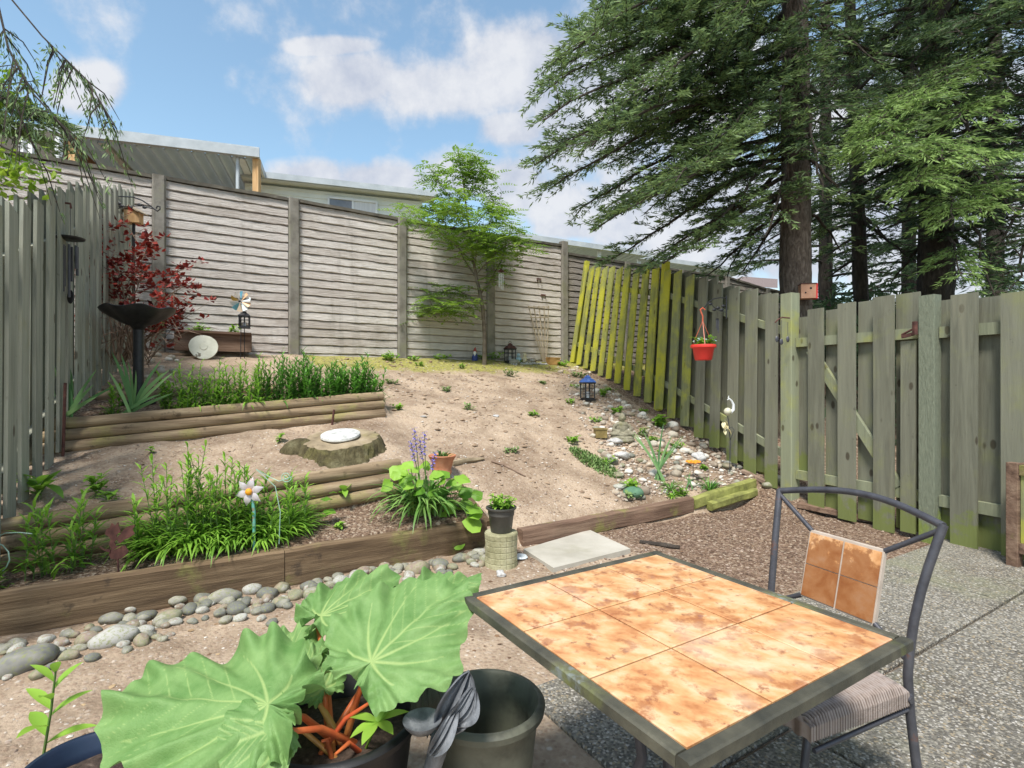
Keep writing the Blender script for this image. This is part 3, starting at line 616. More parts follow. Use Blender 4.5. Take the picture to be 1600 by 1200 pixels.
# front timber
x,y=st(4.03,.5); ft=thing('timber_edging','thick old brown timber edging holding the front flower bed','timber',(x,y,0))
for (t0,t1) in ((-1.7,.62),(.625,2.22)):
    m=MB(); a=st(4.03,t0); b=st(4.03,t1); m.beam((*a,.12),(*b,.12),.095,.255,seg=14,j=.0035,ch=.012); build('timber',m,M['timber'],ft,smooth=40)
m=MB(); a=st(4.09,2.27); b=st(4.75,2.27); m.beam((*a,.14),(*b,.42),.08,.16,seg=6,j=.003,ch=.01); build('end_timber',m,M['timber'],ft,smooth=40)
x,y=st(3.97,4); rt=thing('timber_edging','reddish low timber edging the foot of the dirt slope','timber',(x,y,0))
a=Vector((*st(3.93,2.52),.06)); b=Vector((*st(3.965,4.75),.085)); c=Vector((*st(3.985,5.9),.20))
m=MB(); m.beam(a,b,.10,.16,seg=14,j=.004,ch=.012); build('timber',m,M['timberR'],rt,smooth=40)
m=MB(); m.beam(b+Vector((.02,.02,.01)),c,.09,.12,seg=8,j=.005,ch=.012); build('timber',m,M['timberG'],rt,smooth=40)
mb=MB(); a=Vector((*st(4.02,5.0),.05)); b=Vector((*st(4.0,5.8),.12)); mb.beam(a+Vector((.05,-.10,0)),b+Vector((.05,-.10,0)),.09,.09,seg=6,j=.006,ch=.015)
tag(build('split_log',mb,M['timberG'],smooth=40),'short moss green split log lying against the end of the reddish timber','log')
for (p0,p1,r,lab,mt) in (((1143,712),(1200,748),.035,'long grey split rail lying at the fence foot beside the mossy cobble','timberG'),((1160,742),(1196,760),.03,'short weathered stick lying below the split rail','twig')):
    mb=MB(); a=ground(*p0); b=ground(*p1); mb.beam(a+Vector((0,0,.05)),b+Vector((0,0,.05)),r*2,r*1.6,seg=6,j=.004,ch=.008); tag(build('driftwood',mb,M[mt]),lab,'driftwood')
# stakes
for (p0,p1,lab) in (((98,705),(102,598),'rusty iron stake leaning on the left end of the upper log wall'),((518,672),(522,640),'short iron stake against the upper log wall near the stump')):
    b=on_s(p0[0],5.84); t=pix(p1[0],p1[1],b.y); mb=MB(); mb.tube([b-Vector((0,0,.05)),t],.012,6); tag(build('iron_stake',mb,M['rust']),lab,'stake')
# stepping stone
mb=MB(); P=[ground(*p) for p in ((865,896),(985,865),(921,835),(818,864))]; vs=[Vector((p.x,p.y,-.02)) for p in P]+[Vector((p.x,p.y,.032)) for p in P]
mb.add(vs,[(3,2,1,0),(4,5,6,7)]+[(k,(k+1)%4,4+(k+1)%4,4+k) for k in range(4)])
tag(build('stepping_stone',mb,M['slab'],smooth=0),'square pale concrete stepping slab beside the stone pedestal','stepping stone')
# ================================================================ neighbouring houses beyond the wall
def bx(name,par,mt,a,b,wd,ht,up=(0,0,1)): m=MB(); m.beam(a,b,wd,ht,up=up); return build(name,m,M[mt],par,smooth=0)
hd=Vector((1,.33,0)).normalized(); hn=Vector((-.33,1,0)).normalized()
def sidingmat():
    m=mat('pale_lap_siding',[(.3,(.66,.68,.62)),(.7,(.78,.80,.75))],scale=2,rough=.7,bump=.05,rand=0); return m
M['siding']=sidingmat(); M['soffit']=mat('soffit_white',[(.3,(.5,.52,.53)),(.7,(.6,.62,.63))],scale=3,rough=.7,bump=0)
M['glass']=mat('window_glass',[(.3,(.10,.11,.13)),(.7,(.2,.21,.24))],scale=2,rough=.08,bump=0,spec=.8)
M['curtain']=mat('white_curtain',[(.3,(.58,.59,.62)),(.7,(.7,.71,.74))],scale=4,rough=.8,bump=.1,sc=(6,6,.2))
M['corr']=leafmat('translucent_corrugated_panel',(.25,.275,.26),(.38,.41,.39),.12,.5)
M['gutter']=mat('grey_gutter',[(.3,(.36,.40,.43)),(.7,(.52,.56,.59))],scale=3,rough=.45,bump=0)
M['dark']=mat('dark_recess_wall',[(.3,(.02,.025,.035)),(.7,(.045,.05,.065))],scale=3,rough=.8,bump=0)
M['roof']=mat('brown_shingles',[(.3,(.12,.09,.085)),(.7,(.24,.19,.18))],scale=30,rough=.95,bump=.6)
def siding(m,a,b,z0,z1,pitch=.13):
    k=int((z1-z0)/pitch)+1; d=(b-a).normalized(); n_=Vector((d.y,-d.x,0))
    for i in range(k):
        za=z0+i*pitch; zb=min(z1,za+pitch); 
        vs=[a+n_*.018+Vector((0,0,za)),b+n_*.018+Vector((0,0,za)),b+Vector((0,0,zb)),a+Vector((0,0,zb)),a+Vector((0,0,za)),b+Vector((0,0,za))]
        m.add(vs,[(0,1,2,3),(4,5,1,0)])
# house in the middle
Ha=pix(380,0,13.0); Ha=Vector((Ha.x,Ha.y,0)); Hb=Ha+hd*4.35
h1=thing('house','pale sided house with white eaves and a sliding window behind the wall','house',Ha+hd*2+Vector((0,0,2)))
m=MB(); siding(m,Ha+hn*.28,Hb+hn*.28,2,6.36); e=Hb+hn*.28; siding(m,e,e+hn*7,2,6.36); siding(m,e+hn*7-hd*4.3,Ha+hn*.5,2,6.36); build('wall',m,M['siding'],h1,smooth=0)
m=MB(); z=6.42
m.add([Ha-hd*.05+Vector((0,0,z)),Hb+hd*.35+Vector((0,0,z)),Hb+hd*.35+hn*.55+Vector((0,0,z)),Ha-hd*.05+hn*.55+Vector((0,0,z))],[(0,1,2,3)]); build('soffit',m,M['soffit'],h1,smooth=0)
bx('gutter',h1,'gutter',Ha-hd*.05+Vector((0,0,6.5)),Hb+hd*.37+Vector((0,0,6.5)),.12,.15)
m=MB(); q=[Ha-hd*.05+Vector((0,0,6.585)),Hb+hd*.35+Vector((0,0,6.585)),Hb+hd*.35+hn*4+Vector((0,0,8.0)),Ha+hn*4+Vector((0,0,8.0))]; q2=[v-Vector((0,0,.08)) for v in q]
m.add(q+q2,[(0,1,2,3),(7,6,5,4),(0,4,5,1),(1,5,6,2),(2,6,7,3),(3,7,4,0)]); q3=[q[3],q[2],q[2]+hn*4-Vector((0,0,1.5)),q[3]+hn*4-Vector((0,0,1.5))]; m.add(q3,[(0,1,2,3)]); build('roof',m,M['roof'],h1,smooth=0)
def win(par,org,dd,u0,u1,z0,z1):
    n_=Vector((dd.y,-dd.x,0)); f=MB(); a=org+dd*u0+n_*.03; b=org+dd*u1+n_*.03
    for (p,q_) in ((a+Vector((0,0,z0)),a+Vector((0,0,z1))),(b+Vector((0,0,z0)),b+Vector((0,0,z1))),((a+b)/2+Vector((0,0,z0)),(a+b)/2+Vector((0,0,z1)))): f.beam(p,q_,.05,.05,up=n_)
    for zz in (z0,z1): f.beam(a+Vector((0,0,zz)),b+Vector((0,0,zz)),.056,.05)
    w_=build('window',f,M['white'],par,smooth=0)
    for k,(x0,x1,mt) in enumerate(((0,.5,'glass'),(.5,1,'curtain'))):
        p=MB(); A_=a.lerp(b,x0)-n_*.005;B_=a.lerp(b,x1)-n_*.005; p.add([A_+Vector((0,0,z0)),B_+Vector((0,0,z0)),B_+Vector((0,0,z1)),A_+Vector((0,0,z1))],[(0,1,2,3)]); build('pane',p,M[mt],w_,smooth=0)
win(h1,Ha+hn*.26,hd,1.95,3.15,5.0,6.2)
# patio cover on the left
a=pix(97,207,10.8); b=pix(402,243,12.0); pc_=thing('patio_cover','corrugated patio cover on wooden posts showing over the left of the wall','patio cover',(a.x,a.y,2))
dp=(b-a).normalized(); fa=a+hn*3.4+Vector((0,0,-.05)); fb=b+hn*3.0+Vector((0,0,.1))
m=MB(); nx=200; vs=[]
for i in range(nx+1):
    u=i/nx; w_=.085*math.sin(u*L_*2*PI/.26) if (L_:=(b-a).length) else 0
    for (p,q_) in ((a,fa),(b,fb)): pass
    vs.append(a.lerp(b,u)+Vector((0,0,w_))); vs.append(fa.lerp(fb,u)+Vector((0,0,w_)))
m.add(vs,[(2*i,2*i+1,2*i+3,2*i+2) for i in range(nx)]); build('roof_panel',m,M['corr'],pc_,smooth=60)
for off,mt,h_ in ((0,'gutter',.19),(.13,'gutter',.05)):
    bx('gutter' if off==0 else 'flashing',pc_,mt,a-dp*.05-hn*.06+Vector((0,0,off*.8+.02)),b+dp*.05-hn*.06+Vector((0,0,off*.8+.02)),.12-off*.3,h_)
bx('beam',pc_,'soffit',fa-Vector((0,0,.12)),fb-Vector((0,0,.12)),.1,.16)
bx('beam',pc_,'soffit',b+Vector((0,0,-.03)),fb+Vector((0,0,-.03)),.05,.16)
for px_,w_,mt in ((403,.13,'newwood'),(371,.06,'gutter'),(114,.13,'newwood')):
    kx=px_on(Vector((a.x,a.y,0)),Vector((dp.x,dp.y,0)),px_); p=a+dp*kx/(1) ; p=a.lerp(b,np.clip(kx/((b-a).to_2d().length),0,.995)); bx('post',pc_,mt,Vector((p.x,p.y,2))+hn*.05,p+hn*.05-Vector((0,0,.06)),w_,w_,up=(0,1,0))
m=MB(); p0=a.lerp(b,0.01); p1=fa.lerp(fb,0.01); m.add([Vector((p0.x,p0.y,2)),Vector((p1.x,p1.y,2)),p1,p0],[(0,1,2,3)]); build('side_panel',m,M['osb'],pc_,smooth=0)
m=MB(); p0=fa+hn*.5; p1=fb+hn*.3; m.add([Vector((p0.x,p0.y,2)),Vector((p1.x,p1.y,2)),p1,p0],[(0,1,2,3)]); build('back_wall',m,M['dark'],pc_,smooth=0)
for u0,u1 in ((.15,.21),(.88,.93)):
    m=MB(); 
    for (x0,x1,y0,y1) in ((u0,u1-.03,.02,.55),): m.add([a.lerp(b,x0).lerp(fa.lerp(fb,x0),.05)-Vector((0,0,.06)),a.lerp(b,u1).lerp(fa.lerp(fb,u1),.05)-Vector((0,0,.06)),a.lerp(b,u1).lerp(fa.lerp(fb,u1),.8)-Vector((0,0,.06)),a.lerp(b,x0).lerp(fa.lerp(fb,x0),.8)-Vector((0,0,.06))],[(3,2,1,0)])
    build('light_strip',m,M['white'],pc_,smooth=0)
# far left house piece with white posts
c=pix(20,205,12.5); hl=thing('house','pale house corner with white posts behind the far left of the wall','house',(c.x,c.y,2))
a_=pix(-140,190,11.5); b_=pix(98,203,12.2)
m=MB(); m.add([a_,b_,b_+hn*3,a_+hn*3],[(0,1,2,3)]); m.beam(a_,b_,.12,.14); build('roof',m,M['gutter'],hl,smooth=0)
m=MB(); p0=a_+hn*2.2; p1=b_+hn*2.2; siding(m,Vector((p0.x,p0.y,0)),Vector((p1.x,p1.y,0)),2,a_.z); build('wall',m,M['siding'],hl,smooth=0)
for px_ in (36,50,92):
    p=pix(px_,0,12.0); bx('post',hl,'white',Vector((p.x,p.y,2)),Vector((p.x,p.y,6.9)),.1,.1,up=(0,1,0))
# houses right of the young tree
def canopy(lab,px0,y0,Y0,px1,y1,Y1,depth,posts,wallz=None,mt='corr'):
    a=pix(px0,y0,Y0); b=pix(px1,y1,Y1); o=thing('patio_cover',lab,'patio cover',(a.x,a.y,2))
    m=MB(); fa=a+hn*depth-Vector((0,0,.1)); fb=b+hn*depth-Vector((0,0,.1)); nx=90; vs=[]
    for i in range(nx+1):
        u=i/nx; w_=.03*math.sin(i*1.6); vs+= [a.lerp(b,u)+Vector((0,0,w_)),fa.lerp(fb,u)+Vector((0,0,w_))]
    m.add(vs,[(2*i,2*i+1,2*i+3,2*i+2) for i in range(nx)]); build('roof_panel',m,M[mt],o)
    bx('gutter',o,'gutter',a-hn*.07,b-hn*.07,.12,.15)
    bx('beam',o,'white',fa-Vector((0,0,.1)),fb-Vector((0,0,.1)),.1,.2)
    for px_ in posts: 
        u=(px_-px0)/(px1-px0); p=a.lerp(b,u)+hn*.1; bx('post',o,'white',Vector((p.x,p.y,2)),p-Vector((0,0,.05)),.12,.12,up=(0,1,0))
    m=MB(); siding(m,Vector((fa.x,fa.y,0))+hn*.6,Vector((fb.x,fb.y,0))+hn*.6,2,fa.z); build('wall',m,M['siding'],o,smooth=0)
canopy('white corrugated patio cover showing above the wall right of the young tree',806,369,16,1010,398,17.2,3,(935,))
canopy('pale patio cover glimpsed between fir branches above the weathered wall',985,400,19,1165,425,20,3,(1000,1090,1140))
c=pix(1160,437,24); o=thing('house','low house with brown shingle roof beyond the wall, left of the fir trunk','house',(c.x,c.y,2))
m=MB(); a=pix(1125,445,22); b=pix(1215,450,23); a2=pix(1160,432,25); b2=pix(1215,436,26); m.add([a,b,b2,a2],[(0,1,2,3)]); build('roof',m,M['roof'],o,smooth=0)
m=MB(); siding(m,Vector((a.x,a.y,0)),Vector((b.x,b.y,0)),2,a.z); build('wall',m,M['siding'],o,smooth=0)
# ================================================================ conifers
def np_mesh(name,V,Q,A,mt,parent):
    me=bpy.data.meshes.new(name); par=wloc(parent); V=V-np.array(par)
    me.vertices.add(len(V)); me.vertices.foreach_set('co',V.astype(np.float32).ravel())
    me.loops.add(Q.size); me.loops.foreach_set('vertex_index',Q.astype(np.int32).ravel()); me.polygons.add(len(Q)); me.polygons.foreach_set('loop_start',np.arange(0,Q.size,Q.shape[1],dtype=np.int32))
    me.update(); at=me.attributes.new('v','FLOAT','POINT'); at.data.foreach_set('value',A.astype(np.float32)); me.materials.append(mt)
    o=bpy.data.objects.new(name,me); scene.collection.objects.link(o); o.parent=parent; return o
class Needles:
    def __init__(s): s.c=[];s.d=[];s.l=[];s.w=[];s.a=[]
    def add(s,c,d,l,w,a): s.c.append(c);s.d.append(d);s.l.append(l);s.w.append(w);s.a.append(a)
    def build(s,name,mt,parent,q):
        c=np.concatenate(s.c);d=np.concatenate(s.d);l=np.concatenate(s.l)[:,None];w=np.concatenate(s.w)[:,None];a=np.concatenate(s.a)
        d=d/np.linalg.norm(d,axis=1)[:,None]; r=q.normal(size=d.shape); sd=np.cross(d,r); sd/=np.linalg.norm(sd,axis=1)[:,None]+1e-9
        V=np.stack([c,c+d*l*.45+sd*w*.5,c+d*l,c+d*l*.45-sd*w*.5],1).reshape(-1,3)
        print(name,len(c)); return np_mesh(name,V,np.arange(len(V)).reshape(-1,4),np.repeat(a,4),mt,parent)
def limb(nd,wood,p0,p1,sag,q,dens=1.0,spread=.36,hang=.10,bare=.15,vb=.35,r0=.035,tw=1.0,arch=0):
    p0=np.array(p0,float);p1=np.array(p1,float);L=np.linalg.norm(p1-p0); n=10
    ts=np.linspace(0,1,n+1); P=p0+(p1-p0)*ts[:,None]; P[:,2]+=arch*np.sin(PI*ts)-sag*ts**2*(1-.0*ts); P[1:,:2]+=q.normal(size=(n,2))*.03*L/3
    wood.tube([tuple(x) for x in P],[r0*(1-.85*t)+.004 for t in ts],6,caps=False)
    m=int(L*11*dens); D=(p1-p0)/L; hz=np.array([D[1],-D[0],0]); hz/=np.linalg.norm(hz)+1e-9
    for k in range(m):
        if q.rand()<.12: continue
        t=bare+(1-bare)*q.rand(); i=min(int(t*n),n-1); f=t*n-i; b=P[i]*(1-f)+P[i+1]*f; loc=P[i+1]-P[i]; loc/=np.linalg.norm(loc)
        sg=1 if q.rand()<.5 else -1; bl=(L*spread*(1.05-t)**.7+.25)*q.uniform(.45,1.1)
        dr=loc*q.uniform(.35,.9)+hz*sg*q.uniform(.4,1)+np.array([0,0,-loc[2]*.6+q.uniform(-.12-hang*1.6,.10)]); dr/=np.linalg.norm(dr)
        nb=max(4,int(bl/.022*dens)); uu_=np.sort(q.rand(nb)); pts=b+dr*(uu_*bl)[:,None]; pts[:,2]-=hang*uu_**2*bl*1.2
        if bl>.5 or q.rand()<.5:
            e=b+dr*bl; e[2]-=hang*bl*1.2; mid=b+dr*bl*.5; mid[2]-=hang*.25*bl*1.2; wood.tube([tuple(b),tuple(mid),tuple(e)],[.007,.005,.002],3,caps=False)
        pts+=q.normal(size=pts.shape)*.012
        side=np.cross(dr,[0,0,1]); side/=np.linalg.norm(side)+1e-9
        sgn=np.where(q.rand(nb)<.5,1,-1)[:,None]
        # twiglets: short needle sprays to both sides
        for rep in range(2):
            off=(side*sgn*q.uniform(.0,.09,(nb,1))*(1.1-uu_)[:,None]) if rep else 0
            dd=dr*.8+side*sgn*q.uniform(.2,1.0,(nb,1))+q.normal(size=(nb,3))*.25+np.array([0,0,.05-hang*1.6])
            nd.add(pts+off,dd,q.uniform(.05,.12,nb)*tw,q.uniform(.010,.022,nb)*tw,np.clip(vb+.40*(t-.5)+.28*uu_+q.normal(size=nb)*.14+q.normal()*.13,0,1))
def trunk(par,x,y,z0,z1,r0,r1,mt,lx=0,ly=0,n=28,rough=.06):
    m=MB(); q=np.random.RandomState(int(abs(x)*100)); seg=60; vs=[]
    ph=q.uniform(0,6,8)
    for i in range(seg+1):
        f=i/seg; z=z0+(z1-z0)*f; r=(r0+(r1-r0)*f)*(1+.35*max(0,.06-f)/.06)
        for k in range(n):
            a=2*PI*k/n; rr=r*(1+rough*math.sin(a*7+ph[0]+z*1.3)*math.sin(z*5+ph[1]+a*2)+rough*.7*math.sin(a*11+z*3+ph[2])+q.normal()*rough*.35)
            vs.append((x+lx*f+math.cos(a)*rr,y+ly*f+math.sin(a)*rr,z))
    m.add(vs,[(i*n+k,i*n+(k+1)%n,(i+1)*n+(k+1)%n,(i+1)*n+k) for i in range(seg) for k in range(n)])
    return build('trunk',m,mt,par,smooth=70)
def fir(label,px,Y,r,ztop,zlow,limbs,seed,mt='bark',auto=0,reach=(2.0,3.6),lx=0,nm='needle',dens=1,azr=(0,360),vb=.33,z0=None,hang=.10,cat='tree',tw=1.0):
    q=np.random.RandomState(seed); X=(px-800)/F*Y; z0=g(X,Y) if z0 is None else z0
    o=thing('fir_tree',label,cat,(X,Y,z0)); trunk(o,X,Y,z0-.1,ztop,r,r*.55,M[mt],lx=lx)
    nd=Needles(); wd=MB()
    def tx(z): return X+lx*(z-z0)/(ztop-z0)
    for (z,ex,ey,ez,sag,kw) in limbs: limb(nd,wd,(tx(z),Y,z),(ex,ey,ez),sag,q,**{**dict(dens=dens,vb=vb,hang=hang,tw=tw),**kw})
    for k in range(auto):
        z=zlow+(ztop-zlow)*((k+q.rand())/auto); az=R(q.uniform(*azr)); Lr=q.uniform(*reach)
        ex=tx(z)+math.cos(az)*Lr; ey=Y+math.sin(az)*Lr; limb(nd,wd,(tx(z),Y,z),(ex,ey,z+q.uniform(.0,.5)),q.uniform(.3,1.0),q,dens=dens,vb=vb,hang=hang,tw=tw)
    build('limbs',wd,M['barkdark'],o,smooth=60); nd.build('crown',M[nm],o,q); return o
def E(px,py,Y): v=pix(px,py,Y); return v.x,v.y,v.z
L1=[]
for (z,px,py,Yt,sag,kw) in [
  (7.3,845,165,6.6,.2,{}),(7.6,880,90,7.4,.1,{}),(6.6,828,235,7.0,.2,dict(vb=.42)),(6.9,860,215,7.9,.15,{}),(6.2,850,275,7.4,.2,dict(vb=.42)),(6.4,905,205,6.2,.2,dict(vb=.48)),(5.8,905,305,8.2,.2,{}),
  (5.5,930,345,7.2,.15,{}),(5.2,985,300,6.4,.2,dict(vb=.5)),(5.0,955,395,8.0,.1,{}),(4.6,985,420,8.6,.1,{}),(5.6,1050,250,6.0,.25,dict(vb=.55)),(4.4,1030,400,7.0,.1,{}),(6.0,1000,180,7.0,.1,{}),
  (7.2,960,100,8.6,.1,{}),(7.8,980,60,7.2,.1,{}),(8.0,1060,20,6.6,.1,{}),(4.8,1090,385,8.6,.1,{}),(5.2,1120,330,7.0,.2,dict(vb=.5)),(6.3,1130,200,6.6,.1,{}),(7.0,1100,120,9.5,0,{}),(6.0,940,260,9.2,0,{}),(7.4,1010,110,6.0,.2,{}),(4.2,1100,430,9.4,.1,{}),
  (5.0,1320,300,7.6,.1,dict(dens=.5)),(6.0,1330,190,8.6,.1,dict(dens=.5)),(7.0,1380,90,7.4,.1,dict(dens=.6)),(4.2,1160,420,8.8,.05,{}),(8.3,900,40,6.0,.2,{}),(7.9,868,78,7.0,.1,{}),(8.2,895,50,7.8,.1,{}),(7.7,850,125,6.8,.1,{}),(8.8,930,5,7.0,.1,{}),(8.6,1040,40,8.4,.1,{}),(6.9,1215,175,6.9,.1,dict(vb=.5)),(6.0,1290,300,7.0,.1,dict(vb=.5)),(5.2,1200,360,6.9,.1,{}),(6.3,1275,230,6.8,.1,dict(vb=.5)),(7.6,1265,100,7.0,.1,{}),(8.3,1160,-10,6.2,.2,{})]:
    L1.append((z,*E(px,py,Yt),sag,kw))
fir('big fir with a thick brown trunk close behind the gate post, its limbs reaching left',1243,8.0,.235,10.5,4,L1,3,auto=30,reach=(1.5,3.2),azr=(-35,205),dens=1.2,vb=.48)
L2=[(z,*E(px,py,Yt),.1,dict(dens=.7)) for (z,px,py,Yt) in [(6.5,1230,230,9.5),(5.2,1420,330,10),(4.6,1240,380,10.5),(4.3,1280,400,9.8),(4.6,1430,400,9.4),(3.9,1290,430,10.6),(5.5,1290,300,9.8)]]
fir('slim dark fir trunk leaning slightly between the two thick trunks',1350,10.5,.14,11,4,L2,5,mt='barkdark',auto=20,reach=(1.2,2.6),lx=-.35,vb=.25,dens=.8)
L3=[]
for (z,px,py,Yt,sag,kw) in [(7.2,1380,200,6.6,.3,dict(vb=.5)),(5.6,1560,430,7.2,.3,{}),(5.2,1600,380,7.4,.2,{}),
   (6.6,1590,300,6.8,.3,dict(vb=.4)),(5.0,1400,330,8.0,.2,{}),(4.4,1540,450,8.0,.1,{}),(4.2,1610,440,8.4,.1,{}),(4.0,1390,440,9.6,.05,{}),(7.5,1500,40,7,.1,{}),(7.0,1600,120,8,.1,{})]:
    L3.append((z,*E(px,py,Yt),sag,kw))
t3=fir('dark fir with the broad dark trunk right of the slim one',1462,9.0,.27,11,4.1,L3,8,mt='barkdark',auto=46,reach=(1.6,3.4),vb=.24,dens=1.0)
# pale hanging new growth of the third tree
q=np.random.RandomState(21); nd=Needles(); wd=MB(); X3=(1462-800)/F*9
for (px,py,Yt) in [(1345,215,6.6),(1375,175,6.8),(1400,230,6.4),(1440,150,6.7),(1470,240,6.3),(1510,180,6.6),(1545,240,6.5),(1535,320,6.7),(1490,330,6.5),(1430,280,6.4),(1560,300,6.9),(1500,420,6.8),(1410,160,7.0),(1480,120,7.0)]:
    e=pix(px,py,Yt); s0=Vector((X3-.2,8.6,e.z+.9)); limb(nd,wd,tuple(s0.lerp(e+Vector((0,0,.35)),.35)),tuple(e+Vector((0,0,.35))),.45,q,dens=1.3,spread=.36,hang=.22,bare=.40,vb=.45,r0=.02,tw=1.0)
build('drooping_limbs',wd,M['barkdark'],t3,smooth=60); o=nd.build('new_growth',M['needleL'],t3,q); o['label']='pale green drooping new growth'
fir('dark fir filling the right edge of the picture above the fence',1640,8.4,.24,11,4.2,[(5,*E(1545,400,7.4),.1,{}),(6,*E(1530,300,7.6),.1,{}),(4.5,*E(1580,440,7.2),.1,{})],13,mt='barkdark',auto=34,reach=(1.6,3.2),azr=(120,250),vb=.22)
fir('distant fir between the big trunk and the house roof',1290,15,.2,12,3.3,[],17,mt='barkdark',auto=34,reach=(1.6,3.4),vb=.25,dens=.7,tw=1.5)
fir('distant fir behind the broad dark trunk',1420,15.5,.2,13,3.3,[],19,mt='barkdark',auto=36,reach=(1.8,3.8),vb=.22,dens=.7,tw=1.5)
fir('distant fir low behind the right fence',1555,13.5,.2,12,3.0,[],23,mt='barkdark',auto=40,reach=(1.8,3.8),vb=.2,dens=.7,tw=1.5)
# dark undergrowth beyond the right fence
q=np.random.RandomState(40); nd=Needles()
for k in range(230):
    t=q.uniform(8.6,15); s=q.uniform(-4,8.5); x,y=st(s,t); z=g(x,y); n_=170; hh_=q.uniform(.5,1.7); c=np.stack([x+q.normal(size=n_)*.45,y+q.normal(size=n_)*.45,z+q.rand(n_)*hh_],1)
    nd.add(c,q.normal(size=(n_,3))+np.array([0,0,-.3]),q.uniform(.10,.26,n_),q.uniform(.04,.09,n_),np.clip(.18+.3*(c[:,2]-z)/hh_+q.normal(size=n_)*.12,0,1))
_ug=bpy.data.objects.new('undergrowth_root',None); _o=nd.build('undergrowth',M['needle'],_ug,q); _o.parent=None; bpy.data.objects.remove(_ug)
tag(_o,'dark leafy undergrowth on the ground of the woods beyond the right fence','undergrowth',kind='stuff')
# left: fir limbs reaching in over the fence from a tree outside the picture
LL=[]
for (z,px,py,Yt,sag,kw) in [(4.5,118,182,4.6,.1,dict(vb=.4,spread=.16)),(4.45,70,165,4.3,.1,dict(spread=.16)),(4.1,85,205,4.5,.1,dict(spread=.15)),(4.3,40,180,4.2,.1,dict(spread=.15)),(6.6,135,118,3.9,.5,dict(dens=.8,bare=.75,spread=.10,hang=.9,r0=.010)),(6.9,178,100,4.1,.5,dict(dens=.8,bare=.8,spread=.08,hang=.9,r0=.008)),(6.4,52,120,4.0,.5,dict(dens=.8,bare=.75,spread=.08,hang=.9,r0=.008)),]:
    LL.append((z,*E(px,py,Yt),sag,kw))
fir('fir outside the left edge, limbs with dark needles hanging over the fence',-330,4.6,.2,9,6,LL,31,mt='barkdark',vb=.42,hang=.12,dens=2.4,z0=.8,tw=.65)
# ================================================================ broad-leaved trees
def leafq(m,p,d,L,W,q,v,fold=.15):
    d=d.normalized(); s=d.cross(Vector((q.uniform(-.4,.4),q.uniform(-.4,.4),1))); s=s.normalized() if s.length>1e-5 else Vector((1,0,0)); nrm=s.cross(d)
    m.cv=v; m.add([p,p+d*L*.45+s*W*.5-nrm*fold*W,p+d*L,p+d*L*.45-s*W*.5-nrm*fold*W],[(0,1,2),(0,2,3)]); m.cv=.5
def pinnate(m,p,d,L,q,v,n=6,lw=.022,ll=.055):
    d=d.normalized(); s=d.cross(Vector((0,0,1))); s=s.normalized() if s.length>1e-4 else Vector((1,0,0))
    for i in range(1,n+1):
        f=i/n; c=p+d*L*f-Vector((0,0,.25*L*f*f)); e=1-abs(f-.55)*.8
        for sg in (-1,1): leafq(m,c,d*.45+s*sg-Vector((0,0,.15)),ll*e,lw*e,q,min(1,max(0,v+q.uniform(-.12,.12))))
    leafq(m,p+d*L-Vector((0,0,.25*L)),d-Vector((0,0,.3)),ll,lw,q,v)
def to3(px,py,Y): return pix(px,py,Y)
q=random.Random(5); base=on_s(757,9.0); YT=base.y
yt=thing('young_tree','slender young tree with feathery bright green leaves growing against the rear wall','tree',base)
S_=F/YT
def T(px,py,dy=0): return pix(px,py,YT+dy)
m=MB(); main=[base-Vector((0,0,.05)),T(757,520),T(754,480),T(748,450),T(741,415),T(735,370),T(728,320),T(722,270),T(716,238)]
m.tube(main,[.045,.038,.035,.032,.028,.021,.015,.009,.004],8,j=.05)
br=[([T(750,460),T(765,440),T(782,410),T(792,380),T(800,350)],.02),([T(752,475),T(733,462),T(710,452),T(680,458),T(662,462)],.012),([T(745,435),T(725,405),T(712,375),T(690,340),T(668,320)],.017),
    ([T(738,395),T(758,360,.2),T(775,330,.3),T(785,300,.3)],.014),([T(733,350),T(705,310,-.2),T(685,285,-.3),T(672,262,-.3)],.012),([T(727,315),T(745,285,.2),T(760,262,.3)],.01),([T(741,412),T(700,372,-.5),T(660,345,-.7),T(632,322,-.8)],.013),
    ([T(743,430),T(775,395,-.5),T(805,375,-.6),T(818,392,-.6)],.013),([T(735,360),T(770,320,-.4),T(790,345,-.5)],.01),([T(752,480),T(722,482,-.3),T(665,478,-.4)],.007),([T(730,330),T(695,330,.3),T(645,330,.2)],.009),
    ([T(738,390),T(760,380,-.5),T(790,370,-.7),T(812,360,-.7)],.011),([T(724,290),T(735,262),T(742,245)],.006),([T(736,375),T(720,345,-.6),T(700,310,-.9)],.01),([T(742,420),T(745,385,-.6),T(750,350,-.8)],.011),([T(756,500),T(700,485,-.1),T(650,480,-.2)],.006)]
for pts,r in br: m.tube(pts,[r*(1-.8*i/(len(pts)-1)) for i in range(len(pts))],6,caps=False)
tw=m; m=MB(); allb=[(p,1.0) for p,r in br]+[(main[4:],.8)]
for pts,wgt in allb:
    n=int(17*wgt) if len(pts)<5 or pts[0].x>-1 else 15
    segL=len(pts)-1
    for k in range(25):
        f=.25+.75*q.random(); i=min(int(f*segL),segL-1); p=pts[i].lerp(pts[i+1],f*segL-i)
        p=p+Vector((q.gauss(0,.10),q.gauss(0,.12),q.gauss(0,.07))); az=q.uniform(0,2*PI)
        for a in range(3):
            aa=az+a*2.1+q.uniform(-.4,.4); d=Vector((math.cos(aa),math.sin(aa),q.uniform(-.25,.45)))
            low=p.z<base.z+1.5
            pinnate(m,p,d,q.uniform(.20,.34),q,(.25 if p.z<base.z+.9 else .6)+q.gauss(0,.18),n=6,lw=.040,ll=.085)
        tw.tube([p,pts[i].lerp(pts[i+1],f*segL-i)],[.002,.004],3,caps=False)
